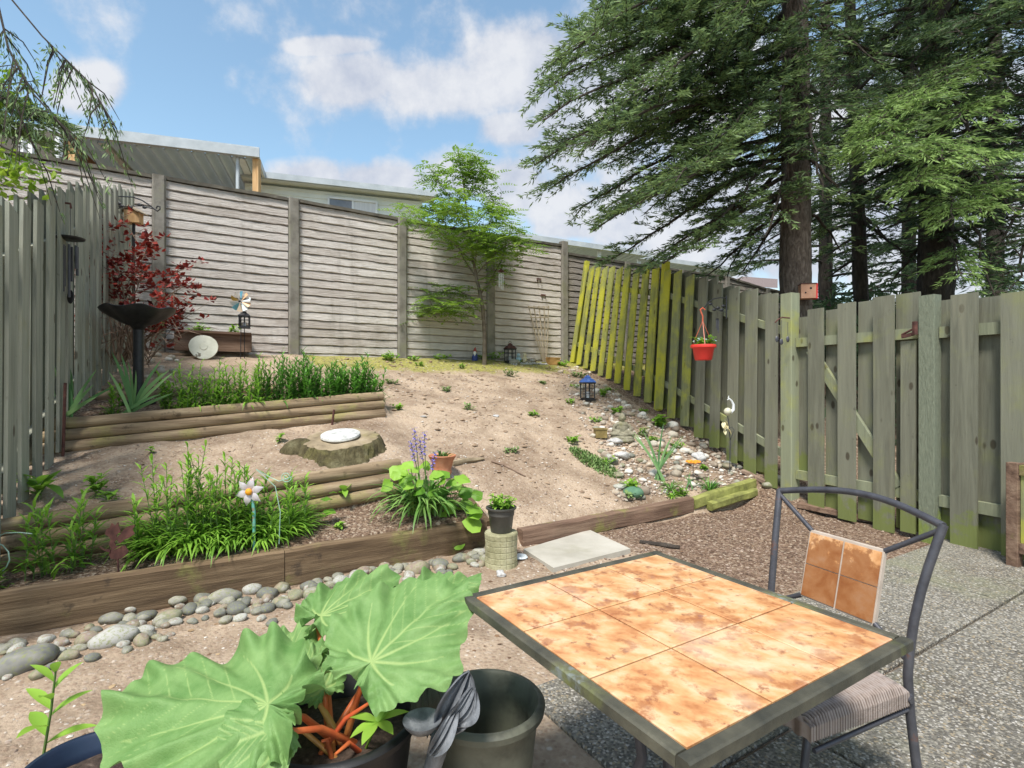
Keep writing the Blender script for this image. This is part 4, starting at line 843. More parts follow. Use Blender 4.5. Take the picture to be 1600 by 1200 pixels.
build('trunk',tw,M['youngbark'],yt,smooth=60); build('crown',m,M['ash'],yt,smooth=0)
# broadleaf branches at the left edge
o=thing('birch_tree','small leafy tree outside the left edge, yellow green leaves hanging over the fence top','tree',(-5.6,4.4,.9))
m=MB(); tw=MB(); q=random.Random(9)
tw.tube([(-5.6,4.4,.8),(-5.55,4.4,2.4),(-5.4,4.4,4.6)],[.06,.05,.02],8)
for (px0,py0,px1,py1,Y,n,sz) in ((-120,180,65,125,4.1,110,.06),(-120,150,30,100,4.4,45,.05),(-120,200,75,265,4.0,170,.07),(-120,260,45,285,4.1,120,.065),(-120,210,30,240,4.1,110,.065),(-120,200,70,190,4.4,45,.045)):
    a=pix(px0,py0,Y); b=pix(px1,py1,Y); tw.tube([Vector((-5.5,4.4,a.z)),a.lerp(b,.5)+Vector((0,0,.08)),b],[.014,.008,.002],5,caps=False)
    for k in range(n):
        f=q.random(); p=a.lerp(b,f)+Vector((q.gauss(0,.07),q.gauss(0,.10),q.gauss(0,.07)-.02)); leafq(m,p,Vector((q.uniform(-1,1),q.uniform(-1,1),q.uniform(-1.2,.1))),sz*q.uniform(.7,1.2),sz*.8,q,q.random()*(1 if py1>200 else .35))
build('branches',tw,M['barkdark'],o); build('crown',m,M['birch'],o,smooth=0)
# purple smoke bush
q=random.Random(15); b0=on_s(178,7.8); sb=thing('smoke_bush','purple red leaved bush with bare tan stems, standing in the corner by the left fence','shrub',b0)
m=MB(); tw=MB(); YB=b0.y
def B_(px,py,dy=0): return pix(px,py,YB+dy)
stems=[([(175,560),(165,500),(155,440),(150,385),(140,350)],0),([(185,565),(200,500),(190,440),(170,400),(165,345)],-.1),([(190,565),(215,500),(205,430),(215,380),(190,335)],.1),([(195,565),(230,500),(265,460),(300,440)],-.2),
       ([(195,560),(240,520),(280,495),(298,500)],0),([(180,560),(150,520),(135,470),(130,420),(125,370)],.15),([(190,560),(210,520),(240,480),(270,430),(285,415)],.2),([(185,560),(190,480),(225,400),(238,372)],0),([(180,560),(170,480),(150,430),(148,400)],-.2),([(190,565),(215,525),(235,495),(260,480)],-.25),([(186,560),(205,470),(215,450),(222,420)],-.1)]
for pts,dy in stems:
    P=[B_(x,y,dy*(i/2)) for i,(x,y) in enumerate(pts)]; tw.tube(P,[.012*(1-.75*i/(len(P)-1)) for i in range(len(P))],5,caps=False)
    for k in range(24):
        f=q.uniform(.35,1); sl=len(P)-1; i=min(int(f*sl),sl-1); c=P[i].lerp(P[i+1],f*sl-i)+Vector((q.gauss(0,.10),q.gauss(0,.12),q.gauss(0,.08)))
        tw.tube([P[i].lerp(P[i+1],f*sl-i),c],[.004,.002],3,caps=False)
        for j in range(q.randint(4,7)):
            d=Vector((q.uniform(-1,1),q.uniform(-1,1),q.uniform(-.4,1))); s=q.uniform(.05,.085); leafq(m,c+d*.025,d,s,s*.85,q,q.random())
for k in range(75):   # arching bare stems at the foot
    a=B_(q.uniform(150,235),q.uniform(540,575),q.uniform(-.35,.4)); b=a+Vector((q.uniform(-.55,.75),q.uniform(-.4,.3),q.uniform(.05,.7))); c=a.lerp(b,.5)+Vector((q.uniform(-.15,.15),0,q.uniform(.1,.35)))
    tw.tube([a,a.lerp(c,.5)+Vector((0,0,.04)),c,c.lerp(b,.6)+Vector((0,0,.02)),b],[.006,.006,.005,.004,.002],4,caps=False)
for k in range(40):
    c=B_(q.uniform(215,285),q.uniform(495,545),q.uniform(-.2,.3))
    for j in range(4): leafq(m,c,Vector((q.uniform(-1,1),q.uniform(-1,1),q.uniform(-.6,.6))),.035,.028,q,q.random()*.5)
build('stems',tw,M['twig'],sb); build('leaves',m,M['plum'],sb,smooth=0)
# ================================================================ low plants
def lilystem(m,sm,p,h,q,lw=.014,ll=.10,n=24,dark=0,bush=1):
    ax=Vector((q.gauss(0,.09),q.gauss(0,.09),1)).normalized(); sm.tube([p,p+ax*h*.5,p+ax*h],[.004,.0035,.002],4,caps=False)
    for i in range(n):
        f=(i+q.random())/n; f=.08+.92*f; az=i*2.4+q.uniform(-.3,.3); l=ll*(1-.45*f)*q.uniform(.8,1.15)*(1 if f>.15 else .8)
        m.blade(p+ax*h*f,az,q.uniform(.2,.7)+f*.5,l,lw*q.uniform(.8,1.1),droop=q.uniform(.5,1.3),seg=3,v=min(1,max(0,.15+.6*f+q.gauss(0,.14)-dark)))
def lilyclump(name,label,c,rx,ry,n,h,q,mt='lily',group=None,ll=.10,lw=.013,grass=0,nl=24,hv=.25,cat='plant',dark=0):
    o=thing(name,label,cat,c,group); m=MB(); sm=MB()
    for k in range(n):
        a=q.uniform(0,6.28); r=math.sqrt(q.random()); x=c[0]+rx*r*math.cos(a)*DX-ry*r*math.sin(a)*DY; y=c[1]+rx*r*math.cos(a)*DY+ry*r*math.sin(a)*DX
        lilystem(m,sm,Vector((x,y,g(x,y)-.01)),h*q.uniform(1-hv,1+hv)*(1-.25*r),q,lw=lw,ll=ll,n=nl,dark=dark)
    for k in range(grass):
        a=q.uniform(0,6.28); r=math.sqrt(q.random())*.9; x=c[0]+rx*r*math.cos(a)*DX-ry*r*math.sin(a)*DY; y=c[1]+rx*r*math.cos(a)*DY+ry*r*math.sin(a)*DX
        az=a+TR*-1+q.gauss(0,.6); m.blade((x,y,g(x,y)),az,q.uniform(.7,1.45),h*q.uniform(.35,.65),lw*.95,droop=q.uniform(1.2,2.4),seg=5,v=q.uniform(.1,.75))
    build('stems',sm,M['stem'],o,smooth=0); build('leaves',m,M[mt],o,smooth=0); return o
q=random.Random(77)
# upper bed
UB=[(300,617,.13,.12,12,.27,'lily','loose lily clump near the middle of the upper bed, right of the iris'),(345,613,.16,.15,17,.28,'lily','pale lily clump in the upper bed left of its dark stretch'),(392,610,.17,.16,22,.33,'lily','tall lily clump with broad leaves in the middle of the upper bed'),
    (437,607,.17,.17,24,.30,'lilydark','dark lily clump, leftmost of the dense stretch in the upper bed'),(475,604,.18,.18,30,.31,'lilydark','dark lily clump, second of the dense stretch in the upper bed'),(510,601,.18,.18,32,.29,'lilydark','dark lily clump, third of the dense stretch in the upper bed'),
    (545,598,.18,.18,32,.28,'lilydark','dark lily clump, second from the right end of the upper logs'),(575,596,.16,.16,28,.28,'lilydark','dark lily clump at the right end of the upper logs')]
for px,py,rx,ry,n,h,mt,lab in UB:
    c=on_s(px,6.24); lilyclump('lily_clump',lab,c,rx*1.15,ry*1.2,int(n*1.15),h*q.uniform(1.3,1.6),q,mt=mt,hv=.38,group='lily clumps in the upper log bed',grass=60,ll=.13,nl=22,lw=.018)
for px,s_,n,h,lab in ((262,6.3,7,.36,'few thin lily stems between the iris and the loose clump'),(178,6.3,4,.30,'single small lily sprout between the two irises')):
    lilyclump('lily_clump',lab,on_s(px,s_),.06,.05,n,h,q,group='lily clumps in the upper log bed',grass=8,ll=.12,lw=.018)
def iris(label,c,n,h,q,az0=0,spread=1.2,w=.035,mt='iris',group=None,tilt=.0):
    o=thing('iris',label,'plant',c,group); m=MB()
    for i in range(n):
        f=(i/(n-1)-.5) if n>1 else 0; az=az0 if f<0 else az0+PI; el=PI/2-abs(f)*spread*1.1+tilt*(1 if f>0 else -1)
        p=Vector(c)+Vector((math.cos(az0),math.sin(az0),0))*(-f*.12)*-1+Vector((q.gauss(0,.01),q.gauss(0,.015),0)); 
        m.blade(p,az,el,h*q.uniform(.7,1.05),w*q.uniform(.8,1.1),droop=q.uniform(.1,.5),seg=7,fold=.12,shape=2,v=q.random(),roll=PI/2+q.uniform(-.35,.35))
    build('leaves',m,M[mt],o,smooth=50); return o
iris('fan of broad grey green iris leaves leaning right, beside the left fence',on_s(100,6.12),9,.60,q,az0=PI,spread=1.0,w=.05,tilt=-.35)
iris('fan of broad iris leaves leaning right in the upper bed before the bird bath',on_s(200,6.15),10,.62,q,az0=PI,spread=1.3,w=.05,tilt=-.35)
iris('tiny iris shoot at the left end of the upper logs',on_s(77,6.02),4,.16,q,az0=PI,spread=.8,w=.02)
m0=on_s(1035,4.5)
iris('tall iris with upright sword leaves in the rock garden',ground(1030,752),9,.68,q,az0=PI,spread=.95,w=.036)
iris('small iris shoots right of the tall iris',ground(1077,765),4,.22,q,az0=PI,spread=.7,w=.022)
iris('thin iris shoot beside the dark grassy tuft at the green timber',ground(1106,768),2,.2,q,az0=PI,spread=.3,w=.016)
def tuft(label,c,n,h,q,mt='strap',w=.012,name='grass_tuft',cat='plant',droop=(1.0,2.2),el=(.6,1.4),group=None,r=.03):
    o=thing(name,label,cat,c,group); m=MB()
    for i in range(n):
        az=q.uniform(0,6.28); m.blade(Vector(c)+Vector((math.cos(az)*r*q.random(),math.sin(az)*r*q.random(),0)),az,q.uniform(*el),h*q.uniform(.6,1.1),w*q.uniform(.7,1.2),droop=q.uniform(*droop),seg=5,fold=.1,v=q.random())
    build('leaves',m,M[mt],o,smooth=0); return o
tuft('dark green grassy tuft beside the flower ornament in the rock garden',ground(1109,768),75,.24,q,'lilydark',.010)
tuft('grassy green tuft at the foot of the tall iris',ground(1048,768),60,.22,q,'strap',.012)
tuft('fine grassy tuft just behind the reddish timber, below the tall iris',ground(1050,778),50,.10,q,'bright',.010)
def leafy(label,c,n,h,s,q,mt='bright',name='leafy_plant',r=.08,cat='plant',group=None,stems=5,ratio=.6,up=.5):
    n=int(n*1.6); h*=1.35; s*=1.3; r*=1.15
    o=thing(name,label,cat,c,group); m=MB(); sm=MB()
    for k in range(stems):
        az=q.uniform(0,6.28); rr=r*math.sqrt(q.random()); b=Vector(c)+Vector((math.cos(az)*rr*.4,math.sin(az)*rr*.4,-.01)); t=Vector(c)+Vector((math.cos(az)*rr,math.sin(az)*rr,h*q.uniform(.5,1)))
        sm.tube([b,b.lerp(t,.5)+Vector((0,0,.01)),t],[.003,.0025,.0015],4,caps=False)
        for j in range(max(1,n//stems)):
            f=q.uniform(.25,1); m.blade(b.lerp(t,f),q.uniform(0,6.28),q.uniform(0,up+.5),s*q.uniform(.6,1.15),s*ratio*q.uniform(.8,1.1),droop=q.uniform(.3,1.2),seg=4,fold=.12,shape=3,v=min(1,max(0,f*.7+q.gauss(.1,.15))))
    build('stems',sm,M['stem'],o,smooth=0); build('leaves',m,M[mt],o,smooth=50); return o
lf=[((60,783),9,.20,.17,'bright','pale leafy sprout with long leaves near the left fence, behind the middle logs',.03,2,.33),((155,778),26,.13,.07,'bright','bushy young plant behind the middle logs, right of the pale sprout',.05,3,.5),
    ((172,790),14,.09,.06,'bright','small young plant close to the middle logs',.04,2,.5),((435,690),12,.08,.05,'lily','small light sprout left of the tree stump',.03,2,.5),((237,708),8,.05,.04,'lily','tiny sprout below the upper logs',.03,2,.5),
    ((447,548),36,.26,.10,'lily','leafy seedling against the wall, right of the leaning disc',.10,5,.45),((372,552),18,.08,.06,'sage','small plant beside the leaning round disc',.05,4,.6),
    ((613,563),60,.10,.06,'bright','low green plant at the foot of the wall, left of the young tree',.18,9,.6),((648,563),30,.05,.05,'bright','tiny greens by the second wall post',.12,6,.6),
    ((965,650),40,.10,.06,'bright','bright green plant behind the stone figure',.07,7,.7),((1030,668),60,.14,.07,'bright','bushy bright plant between stone figure and fence',.09,9,.8),((1002,682),34,.12,.05,'bright','yellow green tuft right of the stone figure',.05,7,.3),
    ((943,620),30,.12,.06,'bright','green plant beside the blue roofed lantern',.06,6,.5),((893,692),50,.06,.05,'lily','spreading weed at the left edge of the rock garden',.10,9,.5),
    ((985,765),60,.08,.055,'bright','feathery green plant beside the green stone',.11,9,.4),((985,778),70,.05,.045,'sage','grey green rosette in front of the green stone',.09,10,.6),((535,778),8,.10,.09,'bright','two leaved seedling below the middle logs',.04,2,.55),
    ((530,828),14,.04,.04,'bright','tiny bright seedling in the front bed mulch',.03,3,.6),((905,590),45,.07,.06,'sage','low plant among the pebbles near the yellow fence',.14,9,.6),((880,572),40,.07,.06,'bright','low yellow green plant at the corner of the rock garden',.14,9,.6),
    ((690,562),50,.06,.05,'bright','creeping greens at the wall foot left of the young tree',.22,10,.6),((800,588),60,.09,.05,'sage','dark low weed on the slope below the wall',.14,9,.4),((765,562),80,.10,.06,'bright','mat of small leaves round the young tree',.30,14,.6),
    ((797,705),30,.03,.04,'sage','flat weed in the middle of the dirt slope',.10,8,.5),((808,568),30,.06,.05,'bright','small leafy mat right of the young tree',.15,7,.6),((1362,0),0,0,0,'',None,0,0,0)]
for (pp,n,h,s,mt,lab,r,ns,ra) in lf:
    if lab: leafy(lab,ground(*pp),n,h,s,q,mt,r=r,stems=ns,ratio=ra)
# weeds on the slope and in the rock garden
for pp,lab,mt in (((700,612),'small weed high on the slope, right of the upper log ends','sage'),((735,640),'flat weed on the upper middle of the slope','sage'),((622,640),'tiny green tuft right of the upper log ends','bright'),((612,600),'weed clump at the top right corner of the upper bed','sage'),
   ((850,600),'dark weed near the top of the path','sage'),((835,650),'pale weed at the right side of the path','lily'),((900,606),'green rosette left of the blue roofed lantern','bright'),((955,612),'low green plant by the yellow boards','bright'),((1040,712),'green sprig behind the tall iris','lily'),
   ((1150,722),'tiny green plant near the split rail','bright'),((930,660),'yellow green sprig left of the small box','lily'),((1005,645),'leafy green plant below the yellow green boards','bright'),((1020,690),'leafy green clump between the tall iris and the stone figure','bright'),((1060,700),'small lily like sprout among the pebbles behind the flower ornament','lily'),((950,725),'pale green sprig beside the jagged white stone','bright'),((1105,735),'green sprout behind the dark grassy tuft','lily'),((890,630),'spreading green weed at the path edge below the lantern','bright'),((925,575),'low creeping weed under the yellow boards','sage'),((1065,775),'low green cushion at the reddish timber','bright'),((655,572),'weed tuft below the wall between its posts','bright'),((720,575),'low mossy weed before the young tree','lily')):
    leafy(lab,ground(*pp),34,.05,.045,q,mt,r=.09,stems=8,ratio=.5)
# oval sage mat on the slope
c=ground(928,722); o=thing('groundcover_mat','oval mat of low grey green herb on the slope left of the rocks','plant',c); m=MB()
for k in range(1100):
    a=q.uniform(0,6.28); r=math.sqrt(q.random()); x=c.x+r*(math.cos(a)*.33*.75+math.sin(a)*.17*.65); y=c.y+r*(-math.cos(a)*.33*.75+math.sin(a)*.17*.65)
    m.blade((x,y,g(x,y)),q.uniform(0,6.28),q.uniform(.3,1.5),q.uniform(.04,.085)*(1.2-.6*r),.014,droop=.8,seg=3,v=q.random())
build('leaves',m,M['sage'],o,smooth=0)
# front bed
lilyclump('lily_clump','big lily clump filling the front bed behind the metal flower',on_s(400,4.34),.40,.17,30,.50,q,grass=620,ll=.17,lw=.017,nl=22)
lilyclump('lily_clump','tall lily stems at the left half of the big clump, tips above the logs',on_s(300,4.38),.30,.15,26,.66,q,grass=420,ll=.15,lw=.016,nl=24)
lilyclump('lily_clump','separate lily clump at the left end of the front bed',on_s(72,4.36),.13,.08,6,.46,q,grass=6,ll=.19,lw=.019,nl=20)
lilyclump('lily_clump','narrow lily clump right of the one at the left end',on_s(125,4.42),.08,.05,4,.50,q,grass=3,ll=.19,lw=.019,nl=20)
lilyclump('lily_clump','small lily stem beside the rusty bird silhouette',on_s(215,4.35),.03,.03,3,.36,q,grass=5,ll=.16,lw=.02)
lilyclump('lily_clump','sprout at the very left edge of the front bed',on_s(4,4.3),.04,.04,2,.14,q,grass=2,ll=.09)
# bluebell group at the right end of the front bed
bb=on_s(662,4.20); o=thing('bluebell_plant','arching strap leaved plant with violet bluebell spikes at the right end of the front bed','plant',bb); m=MB(); fl=MB(); sm=MB()
for i in range(170):
    az=q.uniform(0,6.28); m.blade(Vector(bb)+Vector((q.gauss(0,.07),q.gauss(0,.05),0)),az,q.uniform(.8,1.45),q.uniform(.36,.60),q.uniform(.018,.028),droop=q.uniform(1.4,2.5),seg=7,fold=.12,v=q.random())
for (x,y) in ((647,668),(655,684),(663,674),(641,688),(680,706)):
    fl=MB(); b=Vector(bb)+Vector((q.gauss(0,.03),q.gauss(0,.02),0)); t=pix(x,y,bb[1]+q.uniform(-.05,.05)); sm.tube([b,b.lerp(t,.5)+Vector((.01,0,0)),t],[.004,.004,.002],5)
    for k in range(17):
        p=b.lerp(t,1-.30*k/17); az=k*2.4; fl.blade(p,az,.3,.034,.020,droop=1.4,seg=3,v=q.random()); fl.blade(p,az+.5,-.1,.028,.017,droop=1.2,seg=3,v=q.random())
    build('flower_spike',fl,M['blue'],o,smooth=0)
build('leaves',m,M['strap'],o,smooth=50); build('flower_stems',sm,M['stem'],o)
def roundleaf(m,p,az,el,s,q,v,nn=12,wav=.12,cup=.15,ratio=.85):
    d=Vector((math.cos(az)*math.cos(el),math.sin(az)*math.cos(el),math.sin(el))); sd=Vector((-math.sin(az),math.cos(az),0)); nm=sd.cross(d)*-1; m.cv=v
    ph=q.uniform(0,6); vs=[p+d*s*.18]
    for i in range(nn):
        a=2*PI*(i/nn); rr=s*.5*(1+.08*math.sin(a*5+ph)); x=math.cos(a)*rr; y=math.sin(a)*rr*ratio*(1-.25*math.cos(a)); x-= .10*s*math.exp(-((a-PI)**2)*4)*-1
        vs.append(p+d*(x+s*.5)+sd*y+nm*(s*cup*(math.cos(2*a)*.5)+wav*s*.35*math.sin(a*3+ph)))
    m.add(vs,[(0,1+i,1+(i+1)%nn) for i in range(nn)]); m.cv=.5
o2=thing('leafy_plant','leafy plant with large rounded toothed leaves beside and over the front timber corner','plant',on_s(706,4.28)); m=MB(); sm=MB()
for (x,y,sz) in ((622,735,.15),(636,750,.12),(668,730,.11),(690,745,.13),(715,752,.15),(728,770,.13),(735,800,.15),(700,790,.14),(680,810,.13),(735,815,.17),(712,838,.16),(690,770,.12),(728,790,.13),(662,772,.12),(610,762,.12),(700,815,.13),(745,775,.11),(650,740,.1),(685,745,.12),(640,765,.10),(640,730,.11),(720,800,.14),(688,830,.12),(648,830,.10)):
    b=on_s(700 if x>655 else 650,4.3); t=pix(x,y-10,b.y+q.uniform(-.30,.05)); sm.tube([b,b.lerp(t,.6)+Vector((0,0,.04)),t],[.004,.003,.002],4,caps=False); roundleaf(m,t,-PI/2+(t.x-b.x)*2.5+q.uniform(-.5,.5),q.uniform(-1.1,-.25),sz*1.1,q,q.random())
    t2=t+Vector((q.uniform(-.1,.1),q.uniform(-.08,.08),q.uniform(-.1,.03))); roundleaf(m,t2,q.uniform(3.4,6.0),q.uniform(-1.1,-.2),sz*.85,q,q.random())
build('stems',sm,M['stem'],o2,smooth=0); build('leaves',m,M['bright'],o2,smooth=50)
o3=thing('leafy_plant','low plant with round leaves at the right edge of the big lily clump','plant',on_s(515,4.4)); m=MB()
for (x,y,sz) in ((505,778,.10),(512,795,.11),(500,805,.09),(520,770,.07)):
    t=pix(x,y,on_s(515,4.4).y); roundleaf(m,t,q.uniform(0,6),q.uniform(-.3,.3),sz,q,q.random())
build('leaves',m,M['bright'],o3,smooth=50)
# plant in the very left foreground
b=Vector(E(68,1180,1.75)); o=thing('leafy_plant','young upright plant with broad pointed leaves in the lower left corner','plant',b); m=MB(); sm=MB()
tp=Vector(E(88,1040,1.75)); sm.tube([b,b.lerp(tp,.5)+Vector((.004,0,0)),tp],[.005,.004,.003],6)
for k in range(9):
    f=.12+.8*k/8; az=k*2.2+.4; m.blade(b.lerp(tp,f),az,.35+f*.7,.15*(1.05-.5*f),.045*(1.1-.5*f),droop=.6,seg=6,fold=.15,shape=3,v=q.uniform(.4,.9))
build('stem',sm,M['stem'],o); build('leaves',m,M['bright'],o,smooth=60)
# ================================================================ stones
q=random.Random(3); VAR=[]
def pebmesh(seed,nz=.12,n=14,m=10):
    b=MB(); b.ball((0,0,0),(.5,.5*q.uniform(.72,.95),.5*q.uniform(.5,.72)),n,m,nz=nz,seed=seed); me=bpy.data.meshes.new('cobble'); me.from_pydata(b.v,[],b.f); me.polygons.foreach_set('use_smooth',[True]*len(me.polygons)); return me
VARS={}
for mt in ('pebble','pebblebright','whitestone'):
    VARS[mt]=[pebmesh(s,.12 if mt!='whitestone' else .32,14 if mt!='whitestone' else 18) for s in range(9)]
    for me in VARS[mt]: me.materials.append(M[mt])
def stone(name,lab,grp,p,w,mt='pebble',rz=None,flat=1,cat='stone',sink=.55,el=1):
    o=bpy.data.objects.new(name,q.choice(VARS[mt])); scene.collection.objects.link(o); o.location=(p[0],p[1],p[2]+w*.30*flat*(1-sink)); o.rotation_euler=(q.uniform(-.2,.2),q.uniform(-.2,.2),q.uniform(0,6.3) if rz is None else rz)
    o.scale=(w*1.08,w*el,w*flat); return tag(o,lab,cat,grp)
BIG=[(42,1032,82,'largest dark boulder of the cobble row, at the far left'),(180,998,62,'large olive mossy boulder in the cobble row, right of the largest'),(262,968,44,'large grey green boulder near the timber, upper right of the olive one'),(174,967,36,'slanted grey cobble against the timber above the olive boulder'),
  (229,963,32,'pale round cobble between two large green boulders'),(353,933,46,'long flat grey cobble against the timber left of the rhubarb leaf'),(489,929,36,'pale grey lump of stone beside the left tip of the rear rhubarb leaf'),(652,889,40,'mossy brown cobble between the rear rhubarb leaf and the timber'),(719,873,25,'round grey cobble left of the stone pedestal'),(737,868,22,'round mossy cobble nearest the timber corner'),(461,932,28,'tan orange cobble in the row behind the rhubarb')]
SM=[(136,1001,34),(202,970,22),(225,986,22),(297,954,27),(317,936,22),(394,923,27),(370,953,30),(375,967,20),(96,1005,22),(73,1001,23),(60,1054,26),(204,955,15),(385,940,17),(279,939,24),(343,959,17),(353,969,21),(246,997,16),(108,1027,24),(113,994,18),(419,930,28),(441,921,28),(417,953,24),(437,942,21),(425,975,17),(404,943,16),(495,912,18),(517,915,18),(555,901,22),(600,886,16),(687,884,26),(676,881,15),(707,887,17),(632,887,17),(533,908,24),(575,893,17),(690,897,18),
    (320,948,15),(332,943,14),(255,1000,14),(150,985,15),(90,1020,18),(30,1008,18),(10,1015,22),(122,1012,14),(408,968,14),(392,955,14),(450,948,15),(470,950,14),(505,938,15),(545,912,14),(612,893,13),(742,884,14),(586,905,14),(300,972,13),(265,993,13),(12,1060,16),(80,1042,16)]
for px,py,wp,lab in BIG:
    p=ground(px,py+wp*.12); stone('river_cobble',lab,'cobbles along the front timber',p,wp/F*p.y*.92,rz=.55+q.uniform(-.2,.2),el=.8 if wp>40 else 1)
for px,py,wp in SM:
    p=ground(px,py+wp*.1); stone('river_cobble','smaller rounded river cobble in the row along the front timber','cobbles along the front timber',p,wp/F*p.y*1.08)
for k in range(190):
    t=q.uniform(-1.3,2.3); s=3.94-.34*q.random()**1.3-(.25 if t<0 else 0)*q.random(); p=st(s,t); stone('river_cobble','smaller rounded river cobble in the row along the front timber','cobbles along the front timber',(*p,g(*p)),q.choice([.035,.045,.055,.065,.08,.10])*q.uniform(.8,1.15))
for px,py,wp,lab in ((11,742,15,'grey stone at the foot of the left fence, nearest the camera'),(45,726,24,'flat dark stone at the left fence foot near the upper logs'),(12,776,16,'pale stone low against the left fence')):
    p=ground(px,py); stone('stone',lab,None,p,wp/F*p.y)
for px,py,wp,lab,mt,fl in ((1216,757,22,'round speckled cobble at the foot of the gate post','pebble',1.4),(1201,762,20,'yellow green mossy cobble beside the round speckled one','pebble',1),(960,693,26,'white jagged stone left in the rock garden below the stone figure','whitestone',.7),(972,715,26,'pale grey block of quartz in front of the stone figure','whitestone',.9),
    (1092,718,23,'white quartz lump behind the orange flower ornament','whitestone',.9),(965,744,20,'flat grey stone above the green one','pebble',.7),(970,762,24,'flat bluish stone left of the green one','pebble',.6),(1135,730,20,'mossy flat stone right of the dark grassy tuft','pebble',.8),(1152,755,12,'small black stone at the right end of the rock garden','pebble',1),
    (1052,682,17,'cream stone by the fence foot below the lumpy one','pebblebright',1.1),(1051,668,18,'lumpy shell like stone against the fence foot','pebblebright',1.2),(1000,722,13,'brown cobble left of the tall iris','pebble',1),(984,650,16,'olive cobble behind the stone figure','pebble',.9),(916,634,14,'mossy stone under the blue roofed lantern','pebble',1),(783,900,19,'white pebble on the ground in front of the stone pedestal','whitestone',.8),
    (661,652,9,'small white stone on the dirt slope, left one','whitestone',.7),(775,651,10,'small white stone on the dirt slope, right one','whitestone',.7)):
    p=ground(px,py); stone('stone',lab,None,p,wp/F*p.y,mt,flat=fl)
gm=mat('green_painted_stone',[(.3,(.06,.15,.09)),(.7,(.14,.26,.16))],scale=8,rough=.8,bump=.4)
p=ground(990,776); b=MB(); b.ball(p+Vector((0,0,.04)),(.115,.09,.065),18,12,nz=.05,seed=2); tag(build('stone',b,gm,smooth=180),'dark green smooth stone above the grey green rosette','stone')
POLY=[(868,568),(905,572),(945,602),(985,632),(1020,655),(1100,688),(1150,712),(1190,740),(1165,757),(1120,762),(1010,778),(960,785),(962,750),(935,700),(905,655),(880,610)]
def inpoly(x,y,P):
    c=False; j=len(P)-1
    for i in range(len(P)):
        if (P[i][1]>y)!=(P[j][1]>y) and x<(P[j][0]-P[i][0])*(y-P[i][1])/(P[j][1]-P[i][1])+P[i][0]: c=not c
        j=i
    return c
k=0
while k<296:
    x=q.uniform(865,1195); y=q.uniform(565,788)
    if not inpoly(x,y,POLY): continue
    if 1010<x<1070 and y>745: continue
    p=ground(x,y); stone('pebble','rounded pale pebble scattered in the rock garden along the yellow green fence','rock garden pebbles',p,q.choice([.04,.05,.055,.065,.075,.09,.10,.13])*q.uniform(.85,1.15),q.choice(['pebblebright','pebblebright','pebblebright','pebble']),cat='pebble'); k+=1
mb=MB()
k=0
while k<1500:
    x=q.uniform(860,1195); y=q.uniform(560,790)
    if not inpoly(x,y,POLY): continue
    p=ground(x,y); r=q.uniform(.010,.024); mb.cv=q.random(); mb.ball(p+Vector((0,0,r*.4)),(r,r*q.uniform(.7,1),r*.6),6,4,nz=.1,seed=k); k+=1
tag(build('fine_gravel',mb,M['chipstone'],smooth=180),'fine gravel between the pebbles of the rock garden','gravel',kind='stuff')
# stone row along the wall, left corner
for k in range(26):
    x=q.uniform(170,400); y=q.uniform(542,552) if x>290 else q.uniform(535,600); p=ground(x,y); stone('corner_stone','pale stone under the purple bush and along the planter box','stones in the left corner',p,q.uniform(.06,.13),'pebblebright')
for k in range(26):
    x=800+k*2.1; p=on_s(x,9.15+q.uniform(-.04,.04)); stone('edging_pebble','small white pebble in the row before the trellis','white pebbles before the trellis',p,q.uniform(.05,.08),'whitestone',cat='pebble')
# ================================================================ stump, disc, roots
c=on_s(533,5.22); top=.885; sp=thing('tree_stump','wide mossy tree stump carrying a round stone disc','stump',c)
M['stumptop']=mat('cut_stump_wood',[(.3,(.17,.13,.08)),(.55,(.33,.26,.17)),(.8,(.45,.38,.27))],scale=6,rough=.95,bump=.8,bscale=30,stains=[((.30,.26,.10),4,.52,.7,.5),((.08,.06,.035),5,.6,.7,.6)])
M['stumpbark']=mat('rotting_mossy_bark',[(.3,(.05,.04,.02)),(.5,(.15,.125,.06)),(.75,(.30,.27,.15))],scale=8,rough=.95,bump=1.5,bscale=18,bdist=.04,sc=(1.5,1.5,.5),stains=[((.22,.20,.07),3,.52,.66,.6)])
def wob(a,r,z):
    k=max(0,(r-.33)/.12); return (1+.02*math.sin(3*a+1)+k*(.07*math.sin(4*a)+.06*math.sin(7*a))+(.03*math.sin(17*a+z*9)+.02*math.sin(31*a-z*30)+.012*math.sin(53*a+z*60))*(1 if r>.33 else 0),.004*math.sin(5*a))
m=MB(); tilt=lambda mm:[mm.v.__setitem__(i,(v[0],v[1],v[2]+.2*(v[1]-c.y)*min(1,max(0,(v[2]-.6)/.26)))) for i,v in enumerate(mm.v)]
m.lathe((c.x,c.y,0),[(.47,.60),(.44,.68),(.40,.74),(.375,.79),(.362,.83),(.352,.86),(.337,top-.004)],80,wob); tilt(m); build('bark',m,M['stumpbark'],sp,smooth=60)
m=MB(); m.lathe((c.x,c.y,0),[(.345,.84),(.334,top),(.27,top+.012),(.2,top+.006),(.1,top+.010),(0,top+.01)],80,wob); tilt(m); build('cut_top',m,M['stumptop'],sp,smooth=60)
m=MB(); c2=on_s(470,5.30); m.ball((c2.x,c2.y,.72),(.2,.15,.15),20,12,nz=.18,seed=4); build('root',m,M['stumpbark'],sp,smooth=180)
b=MB(); b.lathe((c.x+.0,c.y-.02,top+.014),[(.0,0),(.17,0),(.182,.012),(.18,.03),(.165,.038),(0,.036)],48); tilt(b)
